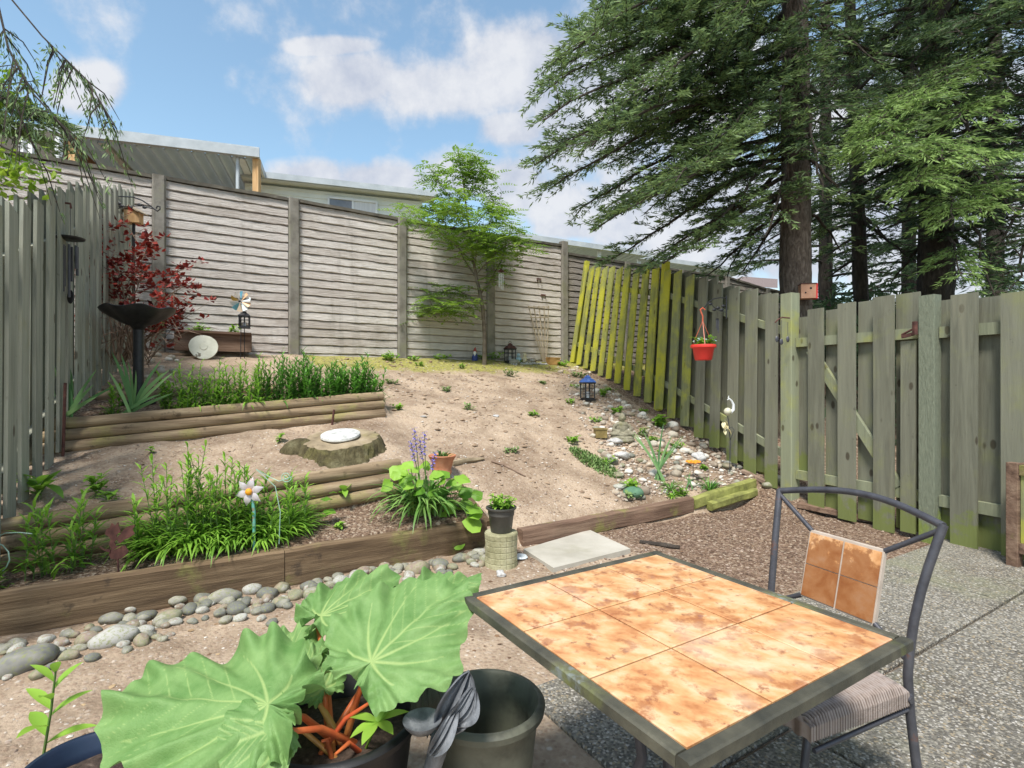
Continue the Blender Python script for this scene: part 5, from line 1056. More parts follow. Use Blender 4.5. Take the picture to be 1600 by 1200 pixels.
tag(build('stone_disc',b,mat('mottled_white_disc',[(.3,(.28,.28,.26)),(.5,(.55,.55,.53)),(.7,(.74,.74,.72))],scale=14,rough=.8,bump=.9,bscale=14)),'round mottled white disc lying on the stump','disc')
for pts,r,lab in (([(706,727),(722,724),(740,722),(756,720)],.030,'gnarled grey root behind the terracotta pot'),([(768,722),(785,727),(800,734),(821,746)],.014,'thin bent stick lying on the dirt slope'),([(1000,849),(1040,855),(1062,858)],.02,'dark stick lying on the ground by the stepping slab')):
    b=MB(); b.tube([ground(*p)+Vector((0,0,r*.6)) for p in pts],[r,r*1.1,r*.9,r*.4][:len(pts)],8,j=.15); tag(build('branch',b,M['twig'] if r<.018 else M['barkdark'] if r==.02 else M['stumptop']),lab,'branch')
b=MB()
for k in range(240):
    x=q.uniform(180,880); y=q.uniform(570,830); p=ground(x,y)
    if not (-.8<to_st(p.x,p.y)[1]<6.5): continue
    a=q.uniform(0,3.14); l=q.uniform(.02,.08); dd=Vector((math.cos(a)*l,math.sin(a)*l,0)); b.cv=q.random(); p2=p+dd; b.tube([p+Vector((0,0,.004)),Vector((p2.x,p2.y,g(p2.x,p2.y)+.006))],.0018,3,caps=False)
tag(build('fallen_twigs',b,M['twig']),'tiny fallen twigs and needles scattered on the dirt','twigs',kind='stuff')
# ================================================================ wall side things
# planter box
A_=on_s(272,9.18); B_2=on_s(392,9.18); pl=thing('planter_box','low wooden planter box against the left part of the wall','planter',A_.lerp(B_2,.5))
zt=2.17
m=MB(); m.beam(Vector((A_.x,A_.y,zt-.15)),Vector((B_2.x,B_2.y,zt-.15)),.03,.26,seg=4,j=.002); build('front_board',m,M['timberR'],pl)
m=MB(); m.beam(Vector((A_.x,A_.y,zt))-FN*.03,Vector((B_2.x,B_2.y,zt))-FN*.03,.08,.035,seg=4,j=.002); build('top_rail',m,M['timberR'],pl)
m=MB(); m.beam(Vector((B_2.x,B_2.y,zt-.14))+FN*.02,Vector((B_2.x,B_2.y,zt-.14))+FN*.38,.03,.26); build('end_board',m,M['timberR'],pl)
m=MB(); s1=[A_+FN*.02,B_2+FN*.02-FD*.02,B_2+FN*.38-FD*.02,A_+FN*.38]; m.add([Vector((v.x,v.y,zt-.04)) for v in s1],[(0,1,2,3)]); build('soil',m,M['dirtplain'],pl,smooth=0)
def plantat(lab,p,n,h,s,mt,r,ns,ra,name='leafy_plant'): return leafy(lab,Vector(p),n,h,s,q,mt,r=r,stems=ns,ratio=ra,name=name)
for px,n,r,lab in ((309,90,.16,'bright fern like plant growing in the planter box left of the pinwheel'),(364,45,.10,'small green plant at the right end of the planter box'),(244,40,.10,'small plant behind the bird bath, at the planter box\'s left end')):
    p=on_s(px,9.38); plantat(lab,(p.x,p.y,zt-.04),n,.13,.07,'bright',r,10,.4)
# leaning round disc
p=on_s(318,9.02); rr=.185; b=MB(); Mx=Matrix.Translation(Vector((p.x,p.y,p.z+.175)))@Matrix.Rotation(math.atan2(DY,DX),4,'Z')@Matrix.Rotation(R(72),4,'X'); t_=MB(); t_.lathe((0,0,0),[(0,-.015),(rr,-.015),(rr+.004,0),(rr,.015),(.05,.012),(.045,.02),(0,.02)],44,wob=lambda a,r,z:(1+.02*math.sin(3*a)+.008*math.sin(13*a),0)); b.join(t_,Mx)
tag(build('round_disc',b,mat('cream_cracked_disc',[(.3,(.50,.50,.40)),(.6,(.68,.68,.57)),(.8,(.76,.76,.67))],scale=6,rough=.7,bump=.3,stains=[((.12,.10,.06),6,.60,.66,.9)])),'round cream disc with dark marks leaning against the planter box','disc')
# pinwheel
p=on_s(376,9.05); c=pix(376,471,p.y); pw=thing('pinwheel','multicoloured pinwheel on a black stake before the wall','pinwheel',p)
m=MB(); m.tube([p,c+Vector((0,.02,0))],.006,6); build('stake',m,M['black'],pw)
cols=[(.70,.78,.80),(.75,.45,.25),(.12,.38,.52),(.72,.70,.66),(.55,.35,.08),(.80,.78,.74),(.15,.42,.50),(.70,.55,.40)]
for i in range(10):
    a0=i*2*PI/10; cc=cols[i%8]; mt=mat('pinwheel_blade_paint',[(.3,cc),(.7,tuple(min(1,x*1.1) for x in cc))],scale=3,rough=.4,bump=0)
    m=MB(); vs=[c+Vector((math.cos(a0)*.02,-.004,math.sin(a0)*.02))]
    for j in range(5): a=a0+j*.13; r_=.155*(1 if j<4 else .85); vs.append(c+Vector((math.cos(a)*r_,-.03+j*.014,math.sin(a)*r_)))
    vs2=[v+Vector((0,.003,0)) for v in vs]; n_=len(vs); m.add(vs+vs2,[tuple(range(n_)),tuple(reversed(range(n_,2*n_)))]+[(k,(k+1)%n_,n_+(k+1)%n_,n_+k) for k in range(n_)]); build('blade',m,mt,pw,smooth=0)
m=MB(); m.ball(c+Vector((0,-.03,0)),.018); build('hub',m,M['black'],pw)
def lantern(lab,base,w,h,roof,frame,ring=True,bars=True,rot=.4,glassmt=None):
    o=thing('lantern',lab,'lantern',base); X=Matrix.Rotation(rot,3,'Z'); B0=Vector(base)
    def P(x,y,z): return B0+X@Vector((x,y,z))
    m=MB(); m.box(P(0,0,h*.03),(w,w,h*.06),rz=rot); m.box(P(0,0,h*.085),(w*.86,w*.86,h*.05),rz=rot)
    hb=h*.66
    for sx in (-1,1):
        for sy in (-1,1): m.beam(P(sx*w*.42,sy*w*.42,h*.1),P(sx*w*.42,sy*w*.42,hb),w*.1,w*.1)
    if bars:
        for sx,sy in ((0,-.42),(0,.42),(-.42,0),(.42,0)):
            m.beam(P(sx*w,sy*w,h*.1),P(sx*w,sy*w,hb),w*.05,w*.05)
            for zz in (.28,.47):
                a,b=(P(-.4*w,sy*w,h*zz),P(.4*w,sy*w,h*zz)) if sx==0 else (P(sx*w,-.4*w,h*zz),P(sx*w,.4*w,h*zz)); m.beam(a,b,w*.05,w*.05)
    m.box(P(0,0,hb),(w*1.0,w*1.0,h*.05),rz=rot); build('frame',m,frame,o)
    m=MB(); pr=[(w*.60,hb+h*.02),(w*.66,hb+h*.035),(w*.42,hb+h*.15),(w*.24,hb+h*.19),(w*.24,hb+h*.23),(w*.10,hb+h*.29),(0.001,hb+h*.31)]; t_=MB(); t_.lathe((0,0,0),[(r*1.15,z) for r,z in pr],4); Rr=Matrix.Translation(B0)@Matrix.Rotation(rot+PI/4,4,'Z'); m.join(t_,Rr); build('roof',m,roof,o,smooth=0)
    if ring: 
        m=MB(); m.tube([P(math.cos(a)*w*.14,0,h*.98+math.sin(a)*w*.14) for a in [i*2*PI/12 for i in range(13)]],w*.025,6,caps=False); build('ring',m,frame,o)
    m=MB(); m.lathe(P(0,0,h*.11),[(w*.16,0),(w*.16,h*.22),(0,h*.23)],12); build('candle',m,M['curtain'],o); return o
M['bluemetal']=mat('blue_painted_metal',[(.3,(.05,.12,.38)),(.7,(.10,.20,.55))],scale=10,rough=.45,bump=.1,stains=[((.3,.4,.6),8,.6,.7,.4)])
p=ground(918,626); lantern('black garden lantern with a bright blue roof on the pebbles',p,.19,.42,M['bluemetal'],M['black'])
p=on_s(382,9.1); m0=pix(382,513,p.y); L_1=lantern('small black lantern held on a stake beside the pinwheel',m0,.16,.27,M['black'],M['black'])
m=MB(); m.tube([p,m0],.006,6); build('stake',m,M['black'],L_1)
p=on_s(797,9.3); lantern('dark pagoda like lantern standing at the wall right of the young tree',p,.20,.42,M['rust'],M['black'])
# figures
def remesh(o,vox=.006):
    r=o.modifiers.new('join','REMESH'); r.mode='VOXEL'; r.voxel_size=vox; r.use_smooth_shade=True; s=o.modifiers.new('soft','SMOOTH'); s.iterations=3; s.factor=.5
p=ground(972,688); b=MB()
def bl(x,y,z,rx,ry,rz_,s=0): b.ball(p+Vector((x,y,z)),(rx,ry,rz_),16,12,nz=.03,seed=s)
bl(0,0,.035,.165,.12,.04); bl(0,0,.0,.17,.13,.05); bl(-.085,-.03,.085,.085,.06,.034); bl(.085,-.03,.085,.085,.06,.034); bl(0,-.055,.075,.10,.05,.028)
bl(0,.01,.145,.078,.058,.085); bl(0,.01,.205,.088,.05,.045); b.tube([p+Vector((-.085,.01,.205)),p+Vector((-.115,-.015,.14)),p+Vector((-.04,-.065,.105))],[.03,.026,.02],8); b.tube([p+Vector((.085,.01,.205)),p+Vector((.115,-.015,.14)),p+Vector((.04,-.065,.105))],[.03,.026,.02],8)
b.tube([p+Vector((0,.01,.23)),p+Vector((0,.005,.27))],[.03,.028],8); bl(0,0,.295,.044,.046,.052); bl(0,.01,.345,.02,.02,.018); bl(0,-.046,.29,.008,.01,.012); bl(-.045,0,.285,.008,.012,.022); bl(.045,0,.285,.008,.012,.022)
o=build('stone_figure',b,M['statue'],smooth=180); remesh(o,.007); tag(o,'weathered stone statue of a meditating figure sitting cross legged on the pebbles','statue')
p=on_s(742,9.42); gn=thing('garden_gnome','tiny garden gnome with white beard and blue coat by the young tree','figurine',p)
gc=lambda n,c:mat(n,[(.3,c),(.7,c)],scale=3,rough=.6,bump=0)
for nm,pts,r,c in (('body',[(0,0,0),(0,0,.07),(0,0,.14)],[.055,.06,.035],(.04,.06,.22)),('hat',[(0,0,.18),(0,0,.21),(.01,0,.27)],[.038,.03,.004],(.35,.05,.04)),('beard',[(0,-.025,.17),(0,-.05,.13),(0,-.05,.09)],[.028,.024,.006],(.8,.8,.78)),('boots',[(-.03,-.01,.0),(.03,-.01,.0)],[.03,.03],(.03,.03,.03))):
    m=MB(); m.tube([p+Vector(v) for v in pts],r,10); build(nm,m,gc('gnome_'+nm,c),gn)
m=MB(); m.ball(p+Vector((0,-.01,.165)),.034); build('head',m,gc('gnome_skin',(.6,.36,.25)),gn)
for i,(px,lab,c) in enumerate(((810,'small pale blue figurine among stones before the trellis',(.45,.62,.72)),(820,'small cream skull faced figurine beside the pale blue one',(.72,.62,.42)))):
    p=on_s(px,9.35); b=MB(); b.tube([p,p+Vector((0,0,.08)),p+Vector((0,0,.13))],[.05,.04,.02],10); b.ball(p+Vector((0,-.01,.155)),(.04,.038,.042)); b.tube([p+Vector((-.02,0,.11)),p+Vector((-.06,-.03,.07))],.014,6); b.tube([p+Vector((.02,0,.11)),p+Vector((.06,-.03,.07))],.014,6)
    o=build('figurine',b,gc('figurine_paint',c),smooth=180); remesh(o,.006); tag(o,lab,'figurine')
# rock cluster at wall
for px,s_,w_,lab in ((803,9.2,.22,'dark jagged rock below the pagoda like lantern'),(832,9.35,.20,'brown rock between the figurines and the trellis'),(826,9.2,.14,'small dark rock before the brown one')):
    p=on_s(px,s_); stone('rock',lab,None,p,w_,'pebble',cat='rock')
p=on_s(864,9.25); b=MB(); b.box(p+Vector((0,0,.07)),(.26,.14,.13),rz=.5,j=.02); b.box(p+Vector((.01,0,.145)),(.28,.16,.03),rz=.5,j=.01); tag(build('clay_block',b,mat('ochre_clay',[(.3,(.30,.16,.05)),(.7,(.45,.27,.1))],scale=8,rough=.9,bump=.5)),'ochre clay block at the foot of the first yellow board','block')
# trellis
p=on_s(851,9.40); tr=thing('fan_trellis','small fan shaped wooden trellis leaning on the wall beside the yellow fence','trellis',p)
for i,x in enumerate((826,834,842,850,857)):
    m=MB(); a=p+FD*(i-2)*.022; t_=on_s(x,9.50,z=pix(x,478,on_s(x,9.5).y).z); m.beam(a+Vector((0,0,.02)),a.lerp(t_,.45)+FD*(i-2)*.006,.016,.022); m.beam(a.lerp(t_,.45)+FD*(i-2)*.006,t_,.016,.022); build('slat',m,M['greywood'],tr)
for f,x0,x1 in ((.98,825,858),(.80,829,857),(.60,833,857),(.40,836,858)):
    m=MB(); y=568-(568-478)*f; a=on_s(x0,9.44+.06*f-.03); b_=on_s(x1,9.44+.06*f-.03); a.z=pix(x0,y,a.y).z; b_.z=pix(x1,y,b_.y).z; m.beam(a,b_,.012,.02); build('crossbar',m,M['greywood'],tr)
# things hanging in the young tree and on the wall
c=pix(783,425,YT-.4); wc=thing('wind_chime','small wind chime with a red roofed top hanging from the young tree','wind chime',c)
m=MB(); m.lathe(c,[(.06,0),(.055,.02),(.0,.07)],4); build('roof',m,M['rust'],wc,smooth=0)
m=MB(); m.tube([c+Vector((0,0,.06)),c+Vector((0,0,.25))],.002,4); build('string',m,M['black'],wc)
for i in range(4): m=MB(); a=i*PI/2; m.tube([c+Vector((math.cos(a)*.035,math.sin(a)*.035,-.03)),c+Vector((math.cos(a)*.035,math.sin(a)*.035,-.34+.03*i))],.008,6); build('tube',m,M['white'],wc)
for px,py,lab in ((849,463,'twin metal hooks on the wall above the trellis'),(842,438,'small rusty plaque like hook on the wall above the twin hooks')):
    p=on_s(px,9.585,z=0); p.z=pix(px,py,p.y).z; b=MB(); b.tube([p+Vector((-.03,0,.03)),p+Vector((-.03,-.04,0)),p+Vector((-.03,-.01,-.05))],.008,6); b.tube([p+Vector((.04,0,.03)),p+Vector((.04,-.04,0)),p+Vector((.04,-.01,-.06))],.008,6); b.box(p+Vector((0,-.0,.03)),(.12,.012,.03),rz=.55); tag(build('wall_hook',b,M['rust']),lab,'hook')
# ================================================================ bird bath, feeders, brackets at the left
p=Vector((-3.82,5.5,g(-3.82,5.5))); bbh=thing('bird_bath','black metal bird bath with a wavy leaf edged bowl on a round pole','bird bath',p); zb=2.14
m=MB(); m.tube([p-Vector((0,0,.1)),Vector((p.x,p.y,zb-.13))],[.048,.048],20); build('pole',m,M['black'],bbh)
m=MB(); m.lathe((p.x,p.y,p.z),[(.15,0),(.15,.02),(.07,.05),(.05,.09)],24); build('base',m,M['black'],bbh)
wv=lambda a,r,z:(1+.04*math.sin(7*a)*(r/.36)**2,.020*math.sin(6*a+1)*(r/.36)**2)
m=MB(); m.lathe((p.x,p.y,zb),[(.04,-.20),(.07,-.15),(.15,-.115),(.24,-.055),(.31,.0),(.325,.03),(.315,.035),(.30,.012),(.24,-.025),(.14,-.07),(0,-.085)],72,wv); build('bowl',m,M['black'],bbh,smooth=60)
# wall bracket with chime at the near part of the left fence
fy=4.75; a=Vector((-3.93,4.62,0)); za=pix(80,314,4.62).z
br=thing('hanging_bracket','short rusty rod bracket screwed to the left fence above the disc chime','bracket',(a.x,a.y,za)); e=pix(110,320,4.62)
m=MB(); m.tube([Vector((e.x-.24,4.62,za+.01)),Vector((e.x,4.62,e.z+.01)),Vector((e.x+.005,4.62,e.z-.03))],.009,8); build('rod',m,M['rust'],br)
ch=thing('wind_chime','dark wind chime with a wide round disc hanging by the left fence','wind chime',pix(109,375,4.62)); c=pix(110,373,4.62)
m=MB(); m.tube([Vector((e.x,4.62,e.z-.02)),c],.0025,4); build('string',m,M['black'],ch)
m=MB(); m.lathe(c,[(0,-.01),(.06,-.016),(.10,-.004),(.105,.008),(.09,.006),(0,.0)],28); build('disc',m,M['black'],ch)
for i in range(6): m=MB(); an=i*PI/3; x=c+Vector((math.cos(an)*.05,math.sin(an)*.05,0)); m.tube([x+Vector((0,0,-.02)),x+Vector((0,0,-.06))],.001,3); m.tube([x+Vector((0,0,-.06)),x+Vector((0,0,-.26-.05*i))],.010,8); build('tube',m,M['iron'],ch)
m=MB(); m.tube([c,c+Vector((0,0,-.45))],.0015,3); m.ball(c+Vector((0,0,-.50)),(.03,.006,.06)); build('sail',m,M['black'],ch)
# scroll bracket + feeder
a=pix(176,308,6.7); m0=lambda x,y:pix(x,y,6.7)
sc_=thing('scroll_bracket','black iron bracket with leaves and curled end, on the left fence above the purple bush','bracket',a)
m=MB(); m.tube([m0(172,307),m0(190,307),m0(208,308),m0(222,313),m0(234,321),m0(240,326),m0(246,330),m0(250,327),m0(250,323),m0(246,322),m0(244,326)],.008,6); m.tube([m0(178,330),m0(190,323),m0(205,322),m0(222,322),m0(238,326)],.006,6); m.tube([m0(176,304),m0(176,334)],.010,6); build('rod',m,M['black'],sc_)
for x,y in ((186,318),(204,324),(190,322),(218,320),(226,324)):
    m=MB(); m.ball(m0(x,y),(.03,.008,.02),8,6); build('leaf',m,M['black'],sc_)
fb=pix(209,340,6.9); fd=thing('bird_feeder','pale wooden bird feeder on a dark pole in the purple bush','bird feeder',(fb.x,fb.y,g(fb.x,fb.y)))
m=MB(); m.box(fb,(.17,.15,.15),rz=.3); build('box',m,M['newwood'],fd); m=MB(); m.beam(fb+Vector((-.11,0,.06)),fb+Vector((0.01,0,.13)),.2,.015,up=(0,0,1)); m.beam(fb+Vector((0,0,.13)),fb+Vector((.12,0,.05)),.2,.015); build('roof',m,M['greywood'],fd)
m=MB(); m.tube([Vector((fb.x,fb.y,g(fb.x,fb.y)-.05)),fb-Vector((0,0,.07))],.018,8); build('pole',m,M['black'],fd)
# small dark hook near left edge
p=pix(3,403,3.9); b=MB(); b.ball(p,(.03,.02,.02)); b.tube([p,p+Vector((-.06,0,.02))],.008,6); tag(build('fence_hook',b,M['black']),'small black hook on the left fence at the picture edge','hook')
# ================================================================ right fence things
p=pix(1135,480,6.78); hb=thing('scroll_bracket','black iron bracket with leaf scrolls on the right fence holding the red basket','bracket',p); m0=lambda x,y:pix(x,y,6.78)
m=MB(); m.tube([m0(1135,462),m0(1135,498)],.010,6); m.tube([m0(1135,466),m0(1125,465),m0(1115,467),m0(1107,472),m0(1101,480),m0(1098,482)],.007,6); m.tube([m0(1135,488),m0(1126,486),m0(1118,482),m0(1112,476)],.005,6); build('rod',m,M['black'],hb)
for x,y in ((1110,475),(1122,481),(1128,484),(1116,484),(1130,478)): m=MB(); m.ball(m0(x,y),(.026,.008,.018),8,6); build('leaf',m,M['black'],hb)
c=pix(1099,541,6.7); rb=thing('hanging_basket','bright red hanging flower basket on the right fence','hanging basket',c); rr=.150
m=MB(); m.lathe(c,[(0,-.175),(.095,-.175),(.105,-.16),(.128,-.03),(.138,-.02),(.152,-.02),(.156,.0),(.15,.018),(.140,.018),(.136,.0),(.12,-.03),(0,-.03)],40); build('basket',m,M['red'],rb,smooth=50)
hk=pix(1098,484,6.7)
for an in (.3,2.4,4.5): m=MB(); m.tube([c+Vector((math.cos(an)*.145,math.sin(an)*.145,.01)),hk-Vector((0,0,.14))],.004,5); build('hanger',m,M['redhook'],rb)
m=MB(); m.tube([hk-Vector((0,0,.15)),hk-Vector((0,0,.08)),hk-Vector((.02,0,.03)),hk+Vector((-.03,0,0)),hk+Vector((0,0,.025)),hk+Vector((.03,0,0))],.009,6); build('hook',m,M['redhook'],rb)
o=leafy('yellow green trailing plant with tiny flowers in the red basket',c+Vector((0,0,-.02)),110,.11,.05,q,'bright',r=.15,stems=14,ratio=.6,name='basket_plant')
m=MB()
for k in range(26): m.blade(c+Vector((q.uniform(-.13,.13),q.uniform(-.1,.1),q.uniform(.04,.10))),q.uniform(0,6),.6,.03,.025,droop=.5,seg=2,v=q.random())
build('flowers',m,leafmat('pale_blue_flowers',(.25,.35,.42),(.50,.60,.62),.2),o,smooth=0)
c=pix(1121,498,6.72); wc=thing('wind_chime','small silver tube chime hanging beside the red basket','wind chime',c)
m=MB(); m.tube([c+Vector((0,0,.09)),c],.0015,3); m.ball(c,(.02,.02,.006)); build('cap',m,M['black'],wc)
for i in range(3): m=MB(); x=c+Vector(((i-1)*.013,0,0)); m.tube([x,x-Vector((0,0,.12+.03*i))],.006,6); build('tube',m,M['iron'],wc)
# mossy shelf bracket + spoon chime at gate post
p=pix(1225,505,6.1); sp_=thing('spoon_chime','chime of dark hanging spoons on a curved iron hook at the gate post','wind chime',p); m0=lambda x,y:pix(x,y,6.02)
m=MB(); m.tube([m0(1234,497),m0(1222,496),m0(1216,499),m0(1211,504)],.008,6); build('hook',m,M['rust'],sp_)
for x,y0,y1 in ((1214,503,530),(1221,500,534),(1231,503,530)): m=MB(); m.tube([m0(x,y0),m0(x,y1-6)],.003,4); m.ball(m0(x,y1),(.02,.007,.035),8,6); build('spoon',m,M['iron'],sp_)
# birdhouse on trunk
p=pix(1261,456,7.62); bh=thing('birdhouse','small plain wood birdhouse with a red side, fixed to the big fir trunk','birdhouse',p)
m=MB(); m.box(p,(.19,.15,.20),rz=-.25); build('box',m,mat('pink_cedar',[(.3,(.42,.20,.12)),(.7,(.58,.33,.22))],scale=9,rough=.8,bump=.2),bh,smooth=0)
m=MB(); m.box(p+Vector((.105,-.02,0)),(.025,.16,.21),rz=-.25); build('side',m,M['red'],bh,smooth=0); m=MB(); m.box(p+Vector((.0,0,.106)),(.21,.165,.010),rz=-.25); build('roof',m,M['rust'],bh,smooth=0)
m=MB()
for dx,dz,r_ in ((.03,.04,.016),(-.035,-.02,.012)): m.lathe((0,0,0),[(0,0)],3) if 0 else m.ball(p+Vector((dx-.019,-.074-dx*.25,dz)),(r_,.006,r_))
build('entrance',m,M['black'],bh)
# crane stake
p=ground(1140,742); bs=thing('bird_stake','white long necked bird ornament with a glass ball and golden leaves on a thin stake','garden ornament',p); m0=lambda x,y,d=0:pix(x,y,p.y+d)
m=MB(); m.tube([p-Vector((0,0,.05)),m0(1141,690),m0(1139,665),m0(1137,650)],.006,6); m.tube([m0(1141,688),m0(1144,680),m0(1147,672),m0(1144,667),m0(1140,669),m0(1141,673)],.004,6); build('stake',m,M['iron'],bs)
m=MB(); m.tube([m0(1141,645),m0(1146,640),m0(1146,632),m0(1143,626),m0(1139,623),m0(1136,625)],[.022,.020,.016,.012,.013,.003],8); m.tube([m0(1138,622),m0(1139,618)],[.008,.002],6); build('neck',m,M['white'],bs)
m=MB(); m.ball(m0(1137,643,-.02),.048,20,14); build('ball',m,mat('frosted_ball',[(.3,(.48,.46,.33)),(.7,(.66,.64,.5))],scale=6,rough=.2,bump=0),bs,smooth=180)
M['gold']=leafmat('cream_gold_leaves',(.42,.34,.14),(.72,.66,.42),.1)
for k in range(12): m=MB(); m.blade(m0(1133+q.uniform(-4,4),656+q.uniform(0,16),-.02),q.uniform(3.4,6.0),-.9,.085,.04,droop=.3,seg=4,fold=.2,shape=3,v=q.random()); build('leaf',m,M['gold'],bs)
# flower ornament
p=ground(1083,755); fo=thing('flower_ornament','orange metal flower on a thin stake in the rock garden','garden ornament',p); c=pix(1083,722,p.y)
m=MB(); m.tube([p,c],.004,5); build('stake',m,M['iron'],fo); m=MB(); m.lathe(c,[(0,.0),(.03,.01),(.075,.015),(.08,.0),(.05,-.012),(0,-.015)],24,wob=lambda a,r,z:(1+.12*math.sin(9*a),.006*math.sin(9*a)))
build('petals',m,mat('orange_yellow_paint',[(.35,(.75,.18,.03)),(.6,(.85,.42,.04))],scale=30,rough=.4,bump=0),fo)
p=ground(938,684); b=MB(); b.box(p+Vector((0,0,.055)),(.15,.12,.11),rz=.1); b.box(p+Vector((0,0,.112)),(.165,.135,.012),rz=.1); b.box(p+Vector((0,0,.119)),(.13,.10,.006),rz=.1); tag(build('small_box',b,mat('tarnished_brass',[(.3,(.14,.10,.03)),(.7,(.30,.22,.08))],scale=9,rough=.6,bump=.3)),'small tarnished square box left of the stone figure','box')
# wooden planter at right edge
c0=Vector((3.83,4.10,0)); wp_=thing('wooden_planter','tall brown wooden planter cut by the right edge of the picture','planter',c0)
dn=-n3; Ln=.85; Dp=.30; zt=.80
for i,(a,b_) in enumerate(((0,0),(0,1),(1,0),(1,1))):
    q0=c0+d3*Ln*a+dn*Dp*b_; m=MB(); m.beam(q0,q0+Vector((0,0,zt)),.075,.075,up=n3,ch=.005); build('leg',m,M['timberR'],wp_)
for (a,b_) in (((0,0),(1,0)),((0,0),(0,1)),((1,0),(1,1)),((0,1),(1,1))):
    for z0,mt in ((zt-.05,'timberR'),(.16,'timberR')):
        q0=c0+d3*Ln*a[0]+dn*Dp*a[1]; q1=c0+d3*Ln*b_[0]+dn*Dp*b_[1]; dd=(q1-q0).normalized(); m=MB(); m.beam(q0+dd*.04+Vector((0,0,z0)),q1-dd*.04+Vector((0,0,z0)),.05,.075); build('rail',m,M[mt],wp_)
    q0=c0+d3*Ln*a[0]+dn*Dp*a[1]; q1=c0+d3*Ln*b_[0]+dn*Dp*b_[1]; dd=(q1-q0).normalized(); n=max(2,int((q1-q0).length/.14)); L_3=(q1-q0).length-.08
    for k in range(n): m=MB(); x=q0+dd*(.04+L_3*(k+.5)/n); m.beam(x+Vector((0,0,.2)),x+Vector((0,0,zt-.09)),L_3/n-.006,.018,up=Vector((-dd.y,dd.x,0))); build('slat',m,M['fenceM'],wp_)
# ================================================================ front bed and centre things
def off(c,x,z,ux): return c+ux*x+Vector((0,0,z))
p=on_s(397,4.16); c=pix(390,768,p.y); mf=thing('metal_flower','pale six petal metal flower with an orange centre on a teal stake','garden ornament',p)
m=MB(); m.tube([p-Vector((0,0,.05)),pix(397,800,p.y),c+Vector((0,.02,0))],.011,8); build('stake',m,mat('teal_paint',[(.35,(.10,.40,.33)),(.5,(.12,.36,.30)),(.62,(.25,.12,.06))],scale=18,rough=.6,bump=.2),mf)
pm_=mat('pale_lilac_enamel',[(.3,(.42,.38,.40)),(.7,(.66,.62,.64))],scale=12,rough=.35,bump=.1,metal=.2,stains=[((.40,.14,.08),20,.62,.7,.7)])
for k in range(6):
    a=k*PI/3+.3; u_=Vector((math.cos(a),0,math.sin(a))); v_=Vector((-math.sin(a),0,math.cos(a))); m=MB(); vs=[]
    for (r_,w_,y_) in ((.015,.010,0),(.04,.026,-.008),(.065,.024,-.010),(.085,.012,-.004)): vs+=[c+u_*r_+v_*w_+Vector((0,y_,0)),c+u_*r_+Vector((0,y_-.006,0)),c+u_*r_-v_*w_+Vector((0,y_,0))]
    vs.append(c+u_*.105+Vector((0,.004,0))); m.add(vs,[(i*3+j,i*3+j+1,i*3+j+4,i*3+j+3) for i in range(3) for j in (0,1)]+[(9,10,12),(10,11,12)]); build('petal',m,pm_,mf)
m=MB(); m.ball(c+Vector((0,-.015,0)),(.024,.018,.024)); build('centre',m,gc('orange_centre',(.75,.32,.02)),mf)
m=MB(); m.ball(pix(377,843,p.y),(.05,.03,.006)); build('leaf',m,M['rust'],mf)
# rusty bird silhouette (flat sheet metal)
p=on_s(186,4.14); mb=MB()
def sheet(mb,pts,Y,th=.004):
    a=[pix(x,y,Y) for x,y in pts]; n_=len(a); b=[v+Vector((0,th,0)) for v in a]; mb.add(a+b,[tuple(range(n_)),tuple(reversed(range(n_,2*n_)))]+[(k,n_+k,n_+(k+1)%n_,(k+1)%n_) for k in range(n_)])
rbt=thing('rusty_bird','flat rusty metal bird silhouette with raised wings on a rod in the front bed','garden ornament',p)
z5=lambda L:[(x/3.529,800+y/3.529) for x,y in L]
m=MB(); sheet(m,z5([(578,125),(585,95),(605,85),(615,60),(635,75),(650,55),(658,90),(665,110),(640,128),(648,150),(630,165),(640,190),(690,185),(708,215),(690,250),(650,262),(610,258),(598,235),(612,205),(600,180),(610,150),(600,135)]),p.y); build('body',m,M['rust'],rbt,smooth=0)
m=MB(); sheet(m,z5([(640,150),(670,110),(700,80),(745,70),(730,100),(742,120),(715,140),(690,150),(660,175)]),p.y-.01); build('wing',m,M['rust'],rbt,smooth=0)
m=MB(); sheet(m,z5([(610,205),(575,205),(540,185),(560,205),(575,215),(605,225)]),p.y-.005); build('tail',m,M['rust'],rbt,smooth=0)
m=MB(); m.tube([p-Vector((0,0,.03)),pix(184,872,p.y)],.006,6); build('rod',m,M['rust'],rbt)
def wire(lab,pts,Y,mt,r=.003,cat='plant support',name='wire_support'):
    b=MB(); b.tube([pix(x,y,Y) for x,y in pts],r,5); tag(build(name,b,mt,smooth=60),lab,cat)
M['wiregreen']=mat('pale_green_wire',[(.3,(.25,.42,.33)),(.7,(.40,.55,.45))],scale=9,rough=.5,bump=0)
sp=[(447+ (9-k*.35)*math.cos(k*.55),745+(9-k*.35)*math.sin(k*.55)) for k in range(22)]
wire('pale wire plant support with a curled tip in the big lily clump',[(436,850),(438,800),(430,760),(400,733),(425,747),(436,752)]+sp[::-1][:0]+sp,3.75,M['wiregreen'])
wire('green wire hoop at the left edge of the front bed',[(-10,842),(8,833),(30,832),(50,834)],3.2,M['wiregreen'],.003)
wire('teal wire loop at the left picture edge, in front of the middle logs',[(-8,848),(4,852),(13,862),(15,875),(10,886),(4,892)],3.2,M['wiregreen'],.004)
